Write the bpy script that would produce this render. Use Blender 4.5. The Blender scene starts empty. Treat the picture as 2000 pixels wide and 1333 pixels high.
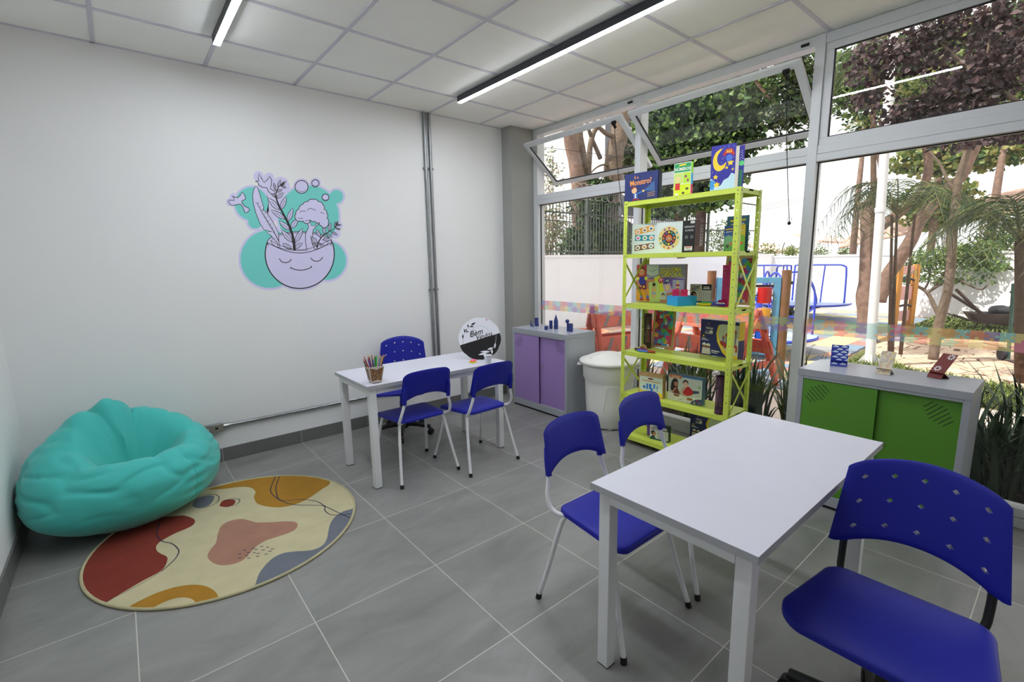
import bpy, bmesh, math, random
from mathutils import Vector, Matrix, noise
random.seed(7)
PI = math.pi
SC = bpy.context.scene
COL = SC.collection

# ------------------------------------------------------------------ camera
CAM = Vector((-2.7851, -4.2430, 1.5226)); YAW, PITCH, ROLL, FPX = 0.6910, 0.1635, -0.0181, 922.28
_f = Vector((math.sin(YAW)*math.cos(PITCH), math.cos(YAW)*math.cos(PITCH), -math.sin(PITCH)))
_r0 = Vector((math.cos(YAW), -math.sin(YAW), 0)); _u0 = _r0.cross(_f)
_r = _r0*math.cos(ROLL) + _u0*math.sin(ROLL); _u = _u0*math.cos(ROLL) - _r0*math.sin(ROLL)
cd = bpy.data.cameras.new('camera'); cam = bpy.data.objects.new('camera', cd); COL.objects.link(cam)
cd.sensor_fit = 'HORIZONTAL'; cd.sensor_width = 36.0; cd.lens = FPX/2000*36.0; cd.clip_start = 0.02; cd.clip_end = 300
M = Matrix((( _r.x, _u.x, -_f.x, CAM.x), (_r.y, _u.y, -_f.y, CAM.y), (_r.z, _u.z, -_f.z, CAM.z), (0, 0, 0, 1)))
cam.matrix_world = M
SC.camera = cam
def at(px, py, ax, val):
    """A point of the photograph carried onto the plane ax = val of the room."""
    d = _f + _r*((px-1000)/FPX) - _u*((py-666.5)/FPX)
    i = 'xyz'.index(ax)
    return CAM + d*((val-CAM[i])/d[i])
def depth(P): return (Vector(P)-CAM).dot(_f)
def proj(P):
    d = Vector(P)-CAM; k = d.dot(_f)
    return 1000+FPX*d.dot(_r)/k, 666.5-FPX*d.dot(_u)/k
def zat(P, py):
    """Height above P (vertical line) at which it shows at picture row py."""
    lo, hi = -1.0, 30.0
    for _ in range(60):
        m = (lo+hi)/2
        if proj((P[0], P[1], m))[1] > py: lo = m
        else: hi = m
    return lo

# ------------------------------------------------------------------ exposure, sky, sun
vs = SC.view_settings
vs.view_transform = 'Standard'; vs.look = 'None'; vs.gamma = 1.0; vs.use_curve_mapping = False
vs.exposure = 0.0
SC.cycles.use_denoising = True
SC.cycles.max_bounces = 10; SC.cycles.diffuse_bounces = 5; SC.cycles.glossy_bounces = 4
SC.cycles.transparent_max_bounces = 24; SC.cycles.transmission_bounces = 6
SC.cycles.sample_clamp_indirect = 6.0
SC.cycles.caustics_reflective = False; SC.cycles.caustics_refractive = False
W = bpy.data.worlds.new('sky'); SC.world = W; W.use_nodes = True
nt = W.node_tree; nt.nodes.clear()
wo = nt.nodes.new('ShaderNodeOutputWorld'); bg = nt.nodes.new('ShaderNodeBackground')
tc = nt.nodes.new('ShaderNodeTexCoord'); nz = nt.nodes.new('ShaderNodeTexNoise'); cr = nt.nodes.new('ShaderNodeValToRGB')
nz.inputs['Scale'].default_value = 2.6; nz.inputs['Detail'].default_value = 5
nt.links.new(tc.outputs['Generated'], nz.inputs['Vector']); nt.links.new(nz.outputs['Fac'], cr.inputs['Fac'])
cr.color_ramp.elements[0].position = .28; cr.color_ramp.elements[0].color = (.33, .38, .48, 1)
cr.color_ramp.elements[1].position = .41; cr.color_ramp.elements[1].color = (1.0, .985, .97, 1)
nt.links.new(cr.outputs['Color'], bg.inputs['Color']); bg.inputs['Strength'].default_value = 1.8
nt.links.new(bg.outputs[0], wo.inputs[0])
sd = bpy.data.lights.new('sun', 'SUN'); sun = bpy.data.objects.new('sun', sd); COL.objects.link(sun)
sd.energy = 6.5; sd.angle = .012; sd.color = (1.0, .93, .82)
sun.rotation_euler = Vector((-.62, .42, 1.0)).to_track_quat('Z', 'Y').to_euler()

# ------------------------------------------------------------------ materials
def lin(c):
    return tuple(((x/255)/12.92 if x/255 <= .04045 else ((x/255+.055)/1.055)**2.4) for x in c)
_mats = {}
def mat(name, rgb, rough=.5, metal=0.0, var=0.0, vscale=12.0, bump=0.0, bscale=60.0, emit=0.0, spec=.5, coat=0.0, alpha=1.0, trans=0.0, sheen=0.0):
    if name in _mats: return _mats[name]
    m = bpy.data.materials.new(name); m.use_nodes = True
    n = m.node_tree; b = n.nodes['Principled BSDF']
    c = lin(rgb)
    b.inputs['Base Color'].default_value = (*c, 1); b.inputs['Roughness'].default_value = rough
    b.inputs['Metallic'].default_value = metal; b.inputs['Specular IOR Level'].default_value = spec
    b.inputs['Coat Weight'].default_value = coat
    if sheen: b.inputs['Sheen Weight'].default_value = sheen
    if alpha < 1: b.inputs['Alpha'].default_value = alpha
    if trans: b.inputs['Transmission Weight'].default_value = trans
    if emit:
        b.inputs['Emission Color'].default_value = (*c, 1); b.inputs['Emission Strength'].default_value = emit
    if var or bump:
        t = n.nodes.new('ShaderNodeTexCoord')
    if var:
        z = n.nodes.new('ShaderNodeTexNoise'); z.inputs['Scale'].default_value = vscale; z.inputs['Detail'].default_value = 4
        n.links.new(t.outputs['Object'], z.inputs['Vector'])
        r = n.nodes.new('ShaderNodeValToRGB')
        r.color_ramp.elements[0].position = .3; r.color_ramp.elements[1].position = .7
        r.color_ramp.elements[0].color = (*[max(0, x*(1-var)) for x in c], 1)
        r.color_ramp.elements[1].color = (*[min(1, x*(1+var)) for x in c], 1)
        n.links.new(z.outputs['Fac'], r.inputs['Fac']); n.links.new(r.outputs['Color'], b.inputs['Base Color'])
    if bump:
        z2 = n.nodes.new('ShaderNodeTexNoise'); z2.inputs['Scale'].default_value = bscale; z2.inputs['Detail'].default_value = 3
        n.links.new(t.outputs['Object'], z2.inputs['Vector'])
        bp = n.nodes.new('ShaderNodeBump'); bp.inputs['Strength'].default_value = bump; bp.inputs['Distance'].default_value = .01
        n.links.new(z2.outputs['Fac'], bp.inputs['Height']); n.links.new(bp.outputs['Normal'], b.inputs['Normal'])
    _mats[name] = m
    return m
def flat(rgb, rough=.5):
    """Printed ink of one colour."""
    return mat('ink_%d_%d_%d' % tuple(rgb), rgb, rough)

# ------------------------------------------------------------------ meshes
class MB:
    def __init__(s): s.v = []; s.f = []; s.mi = []; s.mats = []
    def slot(s, m):
        if m not in s.mats: s.mats.append(m)
        return s.mats.index(m)
    def add(s, vs_, fs, m, X=None):
        k = len(s.v); i = s.slot(m)
        s.v += [tuple(X @ Vector(p)) for p in vs_] if X is not None else [tuple(p) for p in vs_]
        s.f += [tuple(k+a for a in f) for f in fs]; s.mi += [i]*len(fs)
    def box(s, x0, x1, y0, y1, z0, z1, m, X=None):
        s.add([(x0,y0,z0),(x1,y0,z0),(x1,y1,z0),(x0,y1,z0),(x0,y0,z1),(x1,y0,z1),(x1,y1,z1),(x0,y1,z1)],
              [(0,3,2,1),(4,5,6,7),(0,1,5,4),(1,2,6,5),(2,3,7,6),(3,0,4,7)], m, X)
    def prism(s, pts, z0, z1, m, X=None, m_side=None):
        n = len(pts)
        a = sum(pts[i][0]*pts[(i+1)%n][1]-pts[(i+1)%n][0]*pts[i][1] for i in range(n))
        if a < 0: pts = pts[::-1]
        V = [(p[0],p[1],z0) for p in pts]+[(p[0],p[1],z1) for p in pts]
        s.add(V, [tuple(range(n-1,-1,-1)), tuple(range(n,2*n))], m, X)
        s.add(V, [(i,(i+1)%n,n+(i+1)%n,n+i) for i in range(n)], m_side or m, X)
    def cyl(s, p0, p1, r0, m, r1=None, seg=12, caps=True):
        p0 = Vector(p0); p1 = Vector(p1); r1 = r0 if r1 is None else r1
        s.tube([p0, p1], [r0, r1], m, seg, caps)
    def tube(s, pts, r, m, seg=10, caps=True):
        pts = [Vector(p) for p in pts]; n = len(pts)
        rs = r if isinstance(r, (list, tuple)) else [r]*n
        T = []
        for i in range(n):
            a = pts[max(i-1,0)]; b = pts[min(i+1,n-1)]; T.append((b-a).normalized())
        up = Vector((0,0,1)) if abs(T[0].z) < .9 else Vector((1,0,0))
        N = (up - T[0]*up.dot(T[0])).normalized(); V = []
        for i in range(n):
            N = (N - T[i]*N.dot(T[i])).normalized(); B = T[i].cross(N)
            for k in range(seg):
                a = 2*PI*k/seg; V.append(pts[i]+(N*math.cos(a)+B*math.sin(a))*rs[i])
        F = [(i*seg+k, i*seg+(k+1)%seg, (i+1)*seg+(k+1)%seg, (i+1)*seg+k) for i in range(n-1) for k in range(seg)]
        if caps: F += [tuple(range(seg-1,-1,-1)), tuple((n-1)*seg+k for k in range(seg))]
        s.add(V, F, m)
    def lathe(s, prof, m, c=(0,0,0), seg=32, sx=1, sy=1):
        V = [(c[0]+r*math.cos(2*PI*k/seg)*sx, c[1]+r*math.sin(2*PI*k/seg)*sy, c[2]+z) for r,z in prof for k in range(seg)]
        n = len(prof)
        F = [(i*seg+k, i*seg+(k+1)%seg, (i+1)*seg+(k+1)%seg, (i+1)*seg+k) for i in range(n-1) for k in range(seg)]
        F += [tuple(range(seg-1,-1,-1)), tuple((n-1)*seg+k for k in range(seg))]
        s.add(V, F, m)
    def ball(s, c, r, m, seg=16, rings=10, sc=(1,1,1)):
        prof = [(max(1e-4, r*math.sin(PI*i/rings)), -r*math.cos(PI*i/rings)) for i in range(rings+1)]
        V = [(c[0]+q*math.cos(2*PI*k/seg)*sc[0], c[1]+q*math.sin(2*PI*k/seg)*sc[1], c[2]+z*sc[2]) for q,z in prof for k in range(seg)]
        n = len(prof)
        F = [(i*seg+k, i*seg+(k+1)%seg, (i+1)*seg+(k+1)%seg, (i+1)*seg+k) for i in range(n-1) for k in range(seg)]
        s.add(V, F, m)
    def build(s, name, parent=None, bevel=0, smooth=True, ang=35, loc=None, rotz=None, weld=False, solid=0):
        me = bpy.data.meshes.new(name); me.from_pydata(s.v, [], s.f)
        for m in s.mats: me.materials.append(m)
        me.polygons.foreach_set('material_index', s.mi)
        if smooth:
            me.polygons.foreach_set('use_smooth', [True]*len(s.f)); me.set_sharp_from_angle(angle=math.radians(ang))
        me.update()
        o = bpy.data.objects.new(name, me); COL.objects.link(o)
        if parent is not None: o.parent = parent
        if loc is not None: o.location = loc
        if rotz is not None: o.rotation_euler = (0,0,rotz)
        if solid:
            q = o.modifiers.new('s', 'SOLIDIFY'); q.thickness = solid; q.offset = 0
        if bevel:
            q = o.modifiers.new('b', 'BEVEL'); q.width = bevel; q.segments = 2; q.limit_method = 'ANGLE'; q.angle_limit = math.radians(40)
        return o
def ngon(c, r, n=24, rx=None, rot=0):
    rx = rx or r
    return [(c[0]+rx*math.cos(2*PI*k/n+rot), c[1]+r*math.sin(2*PI*k/n+rot)) for k in range(n)]
def smooth_path(pts, n=6, closed=False):
    """Catmull-Rom through points of any dimension."""
    P = [Vector(p) for p in pts]; out = []; N = len(P)
    rng = range(N if closed else N-1)
    for i in rng:
        p0 = P[(i-1)%N] if closed or i > 0 else P[0]; p1 = P[i]; p2 = P[(i+1)%N]
        p3 = P[(i+2)%N] if closed or i+2 < N else P[-1]
        for k in range(n):
            t = k/n
            out.append(.5*((2*p1)+(p2-p0)*t+(2*p0-5*p1+4*p2-p3)*t*t+(3*p1-p0-3*p2+p3)*t*t*t))
    if not closed: out.append(P[-1])
    return out

# ------------------------------------------------------------------ text and flat print
_txt = {}
def text_geo(s, bold=0.0, shear=0.0):
    k = (s, bold, shear)
    if k in _txt: return _txt[k]
    cu = bpy.data.curves.new('t', 'FONT'); cu.body = s; cu.size = 1; cu.offset = bold; cu.shear = shear
    cu.resolution_u = 2; cu.align_x = 'CENTER'
    o = bpy.data.objects.new('t', cu); COL.objects.link(o)
    dg = bpy.context.evaluated_depsgraph_get(); dg.update()
    me = bpy.data.meshes.new_from_object(o.evaluated_get(dg))
    vv = [(v.co.x, v.co.y) for v in me.vertices]; ff = [tuple(p.vertices) for p in me.polygons]
    bpy.data.objects.remove(o); bpy.data.curves.remove(cu); bpy.data.meshes.remove(me)
    _txt[k] = (vv, ff)
    return _txt[k]
def clip_convex(sub, clip):
    out = [tuple(p) for p in sub]
    n = len(clip)
    for i in range(n):
        a = clip[i]; b = clip[(i+1)%n]; inp = out; out = []
        if not inp: return []
        def side(p): return (b[0]-a[0])*(p[1]-a[1])-(b[1]-a[1])*(p[0]-a[0])
        for j in range(len(inp)):
            p = inp[j]; q = inp[(j+1)%len(inp)]; sp, sq = side(p), side(q)
            if sp >= 0: out.append(p)
            if (sp >= 0) != (sq >= 0):
                t = sp/(sp-sq); out.append((p[0]+(q[0]-p[0])*t, p[1]+(q[1]-p[1])*t))
    return out
class Art:
    """Flat print on a plane: fmap(u, v, height) gives the 3-D point; step is the thickness of one layer of ink."""
    def __init__(s, mb, fmap, step=.0003, clip=None): s.mb = mb; s.f = fmap; s.st = step; s.clip = clip
    def poly(s, pts, m, L=1):
        pts = [(p[0], p[1]) for p in pts]
        if s.clip: pts = clip_convex(pts, s.clip)
        if len(pts) < 3: return
        s.k = getattr(s, 'k', 0)+1; L = L+(s.k % 7)*.07
        V = [s.f(p[0], p[1], L*s.st) for p in pts]
        s.mb.add(V, [tuple(range(len(V)))], m)
    def rect(s, x0, y0, x1, y1, m, L=1): s.poly([(x0,y0),(x1,y0),(x1,y1),(x0,y1)], m, L)
    def disc(s, x, y, r, m, L=1, rx=None, n=28): s.poly(ngon((x,y), r, n, rx), m, L)
    def line(s, pts, w, m, L=1, closed=False, sm=0):
        P = [Vector((p[0], p[1])) for p in pts]
        if sm: P = smooth_path(P, sm, closed)
        ws = w if isinstance(w, (list, tuple)) else None
        n = len(P); Ls = []; Rs = []
        for i in range(n):
            a = P[(i-1)%n] if closed or i > 0 else P[0]; b = P[(i+1)%n] if closed or i < n-1 else P[-1]
            t = (b-a)
            if t.length < 1e-9: t = Vector((1,0))
            t.normalize(); nn = Vector((-t.y, t.x))
            ww = (ws[0]+(ws[1]-ws[0])*i/(n-1))/2 if ws else w/2
            Ls.append(P[i]+nn*ww); Rs.append(P[i]-nn*ww)
        for i in range(n if closed else n-1):
            j = (i+1)%n
            s.poly([Rs[i], Rs[j], Ls[j], Ls[i]], m, L)
    def text(s, t, x, y, size, m, L=1, bold=0.0, wide=1.0, rot=0.0, shear=0.0, sy=1.0):
        vv, ff = text_geo(t, bold, shear); c, q = math.cos(rot), math.sin(rot)
        V = [s.f(x+(a*size*wide)*c-(b*size)*q, y+(a*size*wide)*q+(b*size)*c*1.0*sy, L*s.st) for a,b in vv]
        s.mb.add(V, ff, m)
    def leaf(s, b, t, w, m, L=1, edge=None, ew=3):
        b = Vector(b); t = Vector(t); d = t-b; n = Vector((-d.y, d.x)).normalized()*w
        pts = [b, b+d*.25+n*.8, b+d*.5+n, b+d*.78+n*.6, t, b+d*.78-n*.6, b+d*.5-n, b+d*.25-n*.8]
        s.poly(pts, m, L)
        if edge: s.line(pts, ew, edge, L+.5, closed=True); s.line([b, b+d*.7], ew*.7, edge, L+.5)

# ------------------------------------------------------------------ things
def tag(o, label, cat, group=None, kind=None):
    if label: o['label'] = label
    if cat: o['category'] = cat
    if group: o['group'] = group
    if kind: o['kind'] = kind
    return o
def thing(name, label, cat, loc=(0,0,0), rotz=0, group=None):
    o = bpy.data.objects.new(name, None); COL.objects.link(o); o.empty_display_size = .1
    o.location = loc; o.rotation_euler = (0,0,rotz)
    return tag(o, label, cat, group)
def struct(o):
    o['kind'] = 'structure'; return o
_kids = {}
def copy_tree(o, parent=None):
    c = o.copy(); COL.objects.link(c)
    if parent is not None: c.parent = parent
    for ch in [x for x in COL.objects if x.parent == o]: copy_tree(ch, c)
    return c

# ================================================================== THE ROOM
XW = -3.37; H = 2.966; XG = 1.0; YB = -7.6; XF = .95   # left wall, ceiling, glass plane, rear wall, inner face of the window frames
m_wall = mat('white_wall_paint', (226, 227, 226), .85, var=.012, vscale=1.5, bump=.03, bscale=140)
m_grey = mat('grey_pillar_paint', (150, 151, 146), .8, var=.02, vscale=2)
m_alu = mat('painted_aluminium', (212, 215, 217), .35, var=.015)
m_alu_d = mat('black_gasket', (18, 18, 18), .6)
m_tile_c = mat('ceiling_panel', (250, 250, 245), .9, var=.015, vscale=6, bump=.05, bscale=300)
m_grid_c = mat('ceiling_grid', (206, 204, 214), .6)
# floor tiles: real grid of .5988 x .6052 m
mf = bpy.data.materials.new('grey_floor_tile'); mf.use_nodes = True
n = mf.node_tree; b = n.nodes['Principled BSDF']; t = n.nodes.new('ShaderNodeTexCoord'); sp = n.nodes.new('ShaderNodeSeparateXYZ')
n.links.new(t.outputs['Object'], sp.inputs[0])
def mth(op, a, b_=None):
    q = n.nodes.new('ShaderNodeMath'); q.operation = op
    for i, x in enumerate((a, b_)):
        if x is None: continue
        if isinstance(x, (int, float)): q.inputs[i].default_value = x
        else: n.links.new(x, q.inputs[i])
    return q.outputs[0]
def cell(co, off, p): return mth('DIVIDE', mth('SUBTRACT', co, off), p)
cx_, cy_ = cell(sp.outputs[0], -3.4938-.5988*4, .5988), cell(sp.outputs[1], -1.0711-.6052*20, .6052)
def near(cc, p):
    fr = mth('FRACT', cc); d = mth('MINIMUM', fr, mth('SUBTRACT', 1.0, fr)); return mth('LESS_THAN', mth('MULTIPLY', d, p), .0021)
gr = mth('MAXIMUM', near(cx_, .5988), near(cy_, .6052))
cmb = n.nodes.new('ShaderNodeCombineXYZ'); n.links.new(mth('FLOOR', cx_), cmb.inputs[0]); n.links.new(mth('FLOOR', cy_), cmb.inputs[1])
wn = n.nodes.new('ShaderNodeTexWhiteNoise'); n.links.new(cmb.outputs[0], wn.inputs['Vector'])
mp = n.nodes.new('ShaderNodeVectorMath'); mp.operation = 'ADD'
vs_ = n.nodes.new('ShaderNodeVectorMath'); vs_.operation = 'SCALE'; vs_.inputs['Scale'].default_value = 20; n.links.new(wn.outputs['Color'], vs_.inputs[0])
n.links.new(t.outputs['Object'], mp.inputs[0]); n.links.new(vs_.outputs[0], mp.inputs[1])
mpp = n.nodes.new('ShaderNodeMapping'); mpp.inputs['Scale'].default_value = (2.2, 5.0, 1); n.links.new(mp.outputs[0], mpp.inputs[0])
nz1 = n.nodes.new('ShaderNodeTexNoise'); nz1.inputs['Scale'].default_value = 1.0; nz1.inputs['Detail'].default_value = 6; nz1.inputs['Roughness'].default_value = .6; nz1.inputs['Distortion'].default_value = .6
n.links.new(mpp.outputs[0], nz1.inputs['Vector'])
rp = n.nodes.new('ShaderNodeValToRGB'); rp.color_ramp.elements[0].position = .3; rp.color_ramp.elements[1].position = .72
rp.color_ramp.elements[0].color = (*lin((118, 118, 115)), 1); rp.color_ramp.elements[1].color = (*lin((143, 143, 140)), 1)
n.links.new(nz1.outputs['Fac'], rp.inputs['Fac'])
mx = n.nodes.new('ShaderNodeMix'); mx.data_type = 'RGBA'; n.links.new(gr, mx.inputs['Factor']); n.links.new(rp.outputs['Color'], mx.inputs['A'])
mx.inputs['B'].default_value = (*lin((196, 192, 184)), 1)
n.links.new(mx.outputs['Result'], b.inputs['Base Color'])
rg = mth('ADD', mth('MULTIPLY', nz1.outputs['Fac'], .12), .27); n.links.new(mth('ADD', rg, mth('MULTIPLY', gr, .4)), b.inputs['Roughness'])

q = MB(); q.box(XW-.1, XG+.05, YB-.1, .1, -.12, 0, mf); struct(q.build('floor', smooth=False))
q = MB(); q.box(XW-.1, XG+.12, 0, .14, -.1, H+.1, m_wall); struct(q.build('wall_back', smooth=False))
q = MB(); q.box(XW-.12, XW, YB, 0, -.1, H+.1, m_wall); struct(q.build('wall_left', smooth=False))
q = MB(); q.box(XW-.1, XG+.12, YB-.12, YB, -.1, H+.1, m_wall); struct(q.build('wall_rear', smooth=False))
q = MB(); q.box(.625, XG+.12, -.155, -.001, 0, H, m_grey); struct(q.build('wall_pillar', smooth=False))
# suspended ceiling: panels laid in a T-bar grid
q = MB(); cols = [-3.3342+.6103*i for i in range(8)]; rows = [-.5285-.6204*j for j in range(12)]
xs = [XW]+[c for c in cols if XW+.05 < c < XF-.03]+[XF+.06]; ys = [0]+[r for r in rows if r > YB]+[YB]
g = .012
for i in range(len(xs)-1):
    for j in range(len(ys)-1):
        q.box(xs[i], xs[i+1], ys[j+1], ys[j], H+.004, H+.02, m_tile_c)
for x in xs[1:-1]: q.box(x-g, x+g, YB, 0, H-.002, H+.0045, m_grid_c)
for y in ys[1:-1]: q.box(XW, XF+.06, y-g, y+g, H-.0015, H+.0045, m_grid_c)
q.box(XW, XF+.06, -.018, 0, H-.002, H+.0045, m_grid_c); q.box(XW, XW+.018, YB, 0, H-.002, H+.0045, m_grid_c)
struct(q.build('ceiling', smooth=False))
q = MB(); q.box(XW-.6, XG+.12, YB-.6, 1.1, H+.12, H+.45, m_wall); struct(q.build('roof', smooth=False))
# tiled skirting, joints in line with the floor tiles
m_base = mat('grey_skirting_tile', (104, 104, 102), .4, var=.06, vscale=4)
m_grout = mat('pale_grout', (190, 186, 178), .9)
q = MB(); js = [XW]+[-3.4938+.5988*i for i in range(1, 8)]; js = [x for x in js if x < .62]+[.623]
for a, c in zip(js[:-1], js[1:]): q.box(a+.0018, c-.0018, -.011, -.0005, .001, .108, m_base)
q.box(XW, .62, -.0095, -.0004, .0005, .106, m_grout)
struct(q.build('baseboard_back', smooth=False))
q = MB(); js = [-.0]+[-1.0711-.6052*j for j in range(-0, 11)]
for a, c in zip(js[:-1], js[1:]): q.box(XW+.0005, XW+.011, c+.0018, a-.0018, .001, .108, m_base)
q.box(XW+.0004, XW+.0095, YB, 0, .0005, .106, m_grout)
struct(q.build('baseboard_left', smooth=False))

# ------------------------------------------------------------------ windows
mg = bpy.data.materials.new('window_glass'); mg.use_nodes = True
n = mg.node_tree; n.nodes.clear(); o_ = n.nodes.new('ShaderNodeOutputMaterial'); mxs = n.nodes.new('ShaderNodeMixShader')
tr = n.nodes.new('ShaderNodeBsdfTransparent'); tr.inputs[0].default_value = (.96, .97, .965, 1)
gl = n.nodes.new('ShaderNodeBsdfGlossy'); gl.inputs['Roughness'].default_value = .004
lw = n.nodes.new('ShaderNodeLayerWeight'); lw.inputs['Blend'].default_value = .5
pw = n.nodes.new('ShaderNodeMath'); pw.operation = 'POWER'; pw.inputs[1].default_value = 5; n.links.new(lw.outputs['Facing'], pw.inputs[0])
ma = n.nodes.new('ShaderNodeMath'); ma.operation = 'MULTIPLY_ADD'; ma.inputs[1].default_value = .9; ma.inputs[2].default_value = .04; n.links.new(pw.outputs[0], ma.inputs[0])
n.links.new(ma.outputs[0], mxs.inputs[0]); n.links.new(tr.outputs[0], mxs.inputs[1]); n.links.new(gl.outputs[0], mxs.inputs[2]); n.links.new(mxs.outputs[0], o_.inputs[0])
def film(name, rgb, cover):
    m = bpy.data.materials.new(name); m.use_nodes = True
    n = m.node_tree; n.nodes.clear(); o_ = n.nodes.new('ShaderNodeOutputMaterial')
    c = (*lin(rgb), 1)
    t1 = n.nodes.new('ShaderNodeBsdfTransparent'); t1.inputs[0].default_value = tuple(.62+.38*x for x in c[:3])+(1,)
    d1 = n.nodes.new('ShaderNodeBsdfDiffuse'); d1.inputs[0].default_value = c
    l1 = n.nodes.new('ShaderNodeBsdfTranslucent'); l1.inputs[0].default_value = c
    a1 = n.nodes.new('ShaderNodeMixShader'); a1.inputs[0].default_value = .45
    n.links.new(d1.outputs[0], a1.inputs[1]); n.links.new(l1.outputs[0], a1.inputs[2])
    a2 = n.nodes.new('ShaderNodeMixShader'); a2.inputs[0].default_value = cover
    n.links.new(t1.outputs[0], a2.inputs[1]); n.links.new(a1.outputs[0], a2.inputs[2]); n.links.new(a2.outputs[0], o_.inputs[0])
    return m
FILM = [film('film_%s' % nm, c, .48) for nm, c in (('pink', (232, 150, 176)), ('violet', (176, 150, 205)), ('mint', (172, 218, 180)), ('sky', (160, 200, 225)),
        ('apricot', (240, 190, 140)), ('lemon', (238, 228, 160)), ('coral', (236, 150, 140)), ('periwinkle', (165, 175, 225)), ('aqua', (170, 222, 222)))]
def knob(a, b_, s, r=.16):
    """Edge a-b of a jigsaw piece with a round tab on side s."""
    a = Vector(a); b_ = Vector(b_); d = b_-a; nn = Vector((-d.y, d.x)); out = [a]
    if s:
        c = a+d*.5+nn*s*.17
        out.append(a+d*.42)
        for k in range(7):
            th = math.radians(-125+k*(250/6)); out.append(c+(nn*s*math.cos(th)+d*math.sin(th)*1.0)*r*1.0)
        out.append(a+d*.58)
    return out
def puzzle_film(q, y0, y1, z0, z1, x):
    rng = random.Random(int(abs(y0)*100)); nr = 2; h = (z1-z0)/nr; nc = max(1, round(abs(y1-y0)/(h*1.15))); w = (y1-y0)/nc
    V = [[rng.choice((-1, 1)) for _ in range(nc+1)] for _ in range(nr)]; Hh = [[rng.choice((-1, 1)) for _ in range(nc)] for _ in range(nr+1)]
    last = None
    for r in range(nr):
        for c in range(nc):
            def P(u, v): return (y0+u*w, z0+v*h)
            e = []
            def conv(pts): return [(p[0], p[1]) for p in pts]
            bt = 0 if r == 0 else Hh[r][c]; tp = 0 if r == nr-1 else Hh[r+1][c]
            lf = 0 if c == 0 else V[r][c]; rt = 0 if c == nc-1 else V[r][c+1]
            uv = knob((c, r), (c+1, r), bt)+knob((c+1, r), (c+1, r+1), -rt)+knob((c+1, r+1), (c, r+1), -tp)+knob((c, r+1), (c, r), lf)
            pts = [P(*p) for p in uv]; k = rng.choice([i for i in range(len(FILM)) if i != last]); last = k
            q.add([(x, p[0], p[1]) for p in pts], [tuple(range(len(pts)))], FILM[k])
YM = [-.19, -1.545, -2.96, -4.375, -5.79, -7.2]     # mullion centres
ZT = 2.165; ZS = .11
def bay(i, hopper, outer=True):
    ya, yb = YM[i], YM[i+1]; w = thing('window_%d' % (i+1), None, None); w['kind'] = 'structure'
    q = MB(); hw = .03
    ys_ = [ya] + ([yb] if i == len(YM)-2 else [])
    # this bay's mullion, transom, head, sill, glazing beads
    for y in ys_: q.box(XF, XG+.06, y-hw, y+hw, 0, H, m_alu)
    if i == 0: q.box(XF, XG+.06, -.16, -.155, 0, H, m_alu)
    q.box(XF+.004, XG+.055, yb+hw, ya-hw, ZT, ZT+.048, m_alu); q.box(XF+.008, XG+.05, yb+hw, ya-hw, ZT+.05, ZT+.105, m_alu)
    q.box(XF+.004, XG+.055, yb+hw, ya-hw, H-.062, H, m_alu); q.box(XF, XG+.055, yb+hw, ya-hw, 0, ZS-.055, m_alu); q.box(XF+.01, XG+.05, yb+hw, ya-hw, ZS-.052, ZS, m_alu)
    q.build('window_frame', w, bevel=.0015)
    ga, gb = yb+hw, ya-hw
    q = MB(); q.box(XG-.003, XG+.003, ga, gb, ZS, ZT, mg); q.build('glass_pane', w, smooth=False)
    q = MB()
    for a, c in ((ga, ga+.006), (gb-.006, gb)): q.box(XG-.006, XG+.006, a, c, ZS, ZT, m_alu_d)
    q.box(XG-.006, XG+.006, ga, gb, ZT-.006, ZT, m_alu_d); q.build('gasket', w, smooth=False)
    q = MB(); puzzle_film(q, gb, ga, .985, 1.09, XG-.0045); q.build('puzzle_film', w, smooth=False)
    z0, z1 = ZT+.105, H-.062; zc = (z0+z1)/2+(.005 if hopper else 0); hh = (z1-z0)/2-.008 if hopper else (z1-z0)/2+.003
    s = bpy.data.objects.new('hopper_sash' if hopper else 'closed_sash', None); COL.objects.link(s); s.parent = w; s.location = (XG-.008 if hopper else XG-.018, 0, zc)
    s.rotation_euler = (0, math.radians(-52 if hopper else 0), 0)
    # sash built in its own plane: local z up, local x thickness
    q = MB(); fw = .048; th = .016; a0, b0 = (ga+.008, gb-.008) if hopper else (ga+.001, gb-.001)
    q.box(-th, th, a0, b0, hh-fw, hh, m_alu); q.box(-th, th, a0, b0, -hh, -hh+fw, m_alu)
    q.box(-th, th, a0, a0+fw, -hh+fw, hh-fw, m_alu); q.box(-th, th, b0-fw, b0, -hh+fw, hh-fw, m_alu)
    q.box(-.007, .007, a0+fw-.001, a0+fw+.007, -hh+fw, hh-fw, m_alu_d); q.box(-.007, .007, b0-fw-.007, b0-fw+.001, -hh+fw, hh-fw, m_alu_d)
    q.box(-.007, .007, a0+fw, b0-fw, -hh+fw-.001, -hh+fw+.007, m_alu_d); q.box(-.007, .007, a0+fw, b0-fw, hh-fw-.007, hh-fw+.001, m_alu_d)
    o = q.build('sash_frame', s, bevel=.0015)
    q = MB(); q.box(-.002, .002, a0+fw, b0-fw, -hh+fw, hh-fw, mg); q.build('sash_pane', s, smooth=False)
    if hopper:
        q = MB(); yc = a0+.09; q.box(-th-.02, -th, yc-.02, yc+.02, hh-.055, hh-.03, m_alu_d); q.box(-th-.032, -th-.012, yc-.008, yc+.008, hh-.09, hh-.035, m_alu_d)
        q.build('latch', s)
        q = MB(); q.box(XF-.004, XF+.006, yc-.06, yc-.01, H-.045, H-.028, m_alu_d); q.build('catch_plate', w)
    return w, s, (ga, gb, zc, hh)
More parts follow.
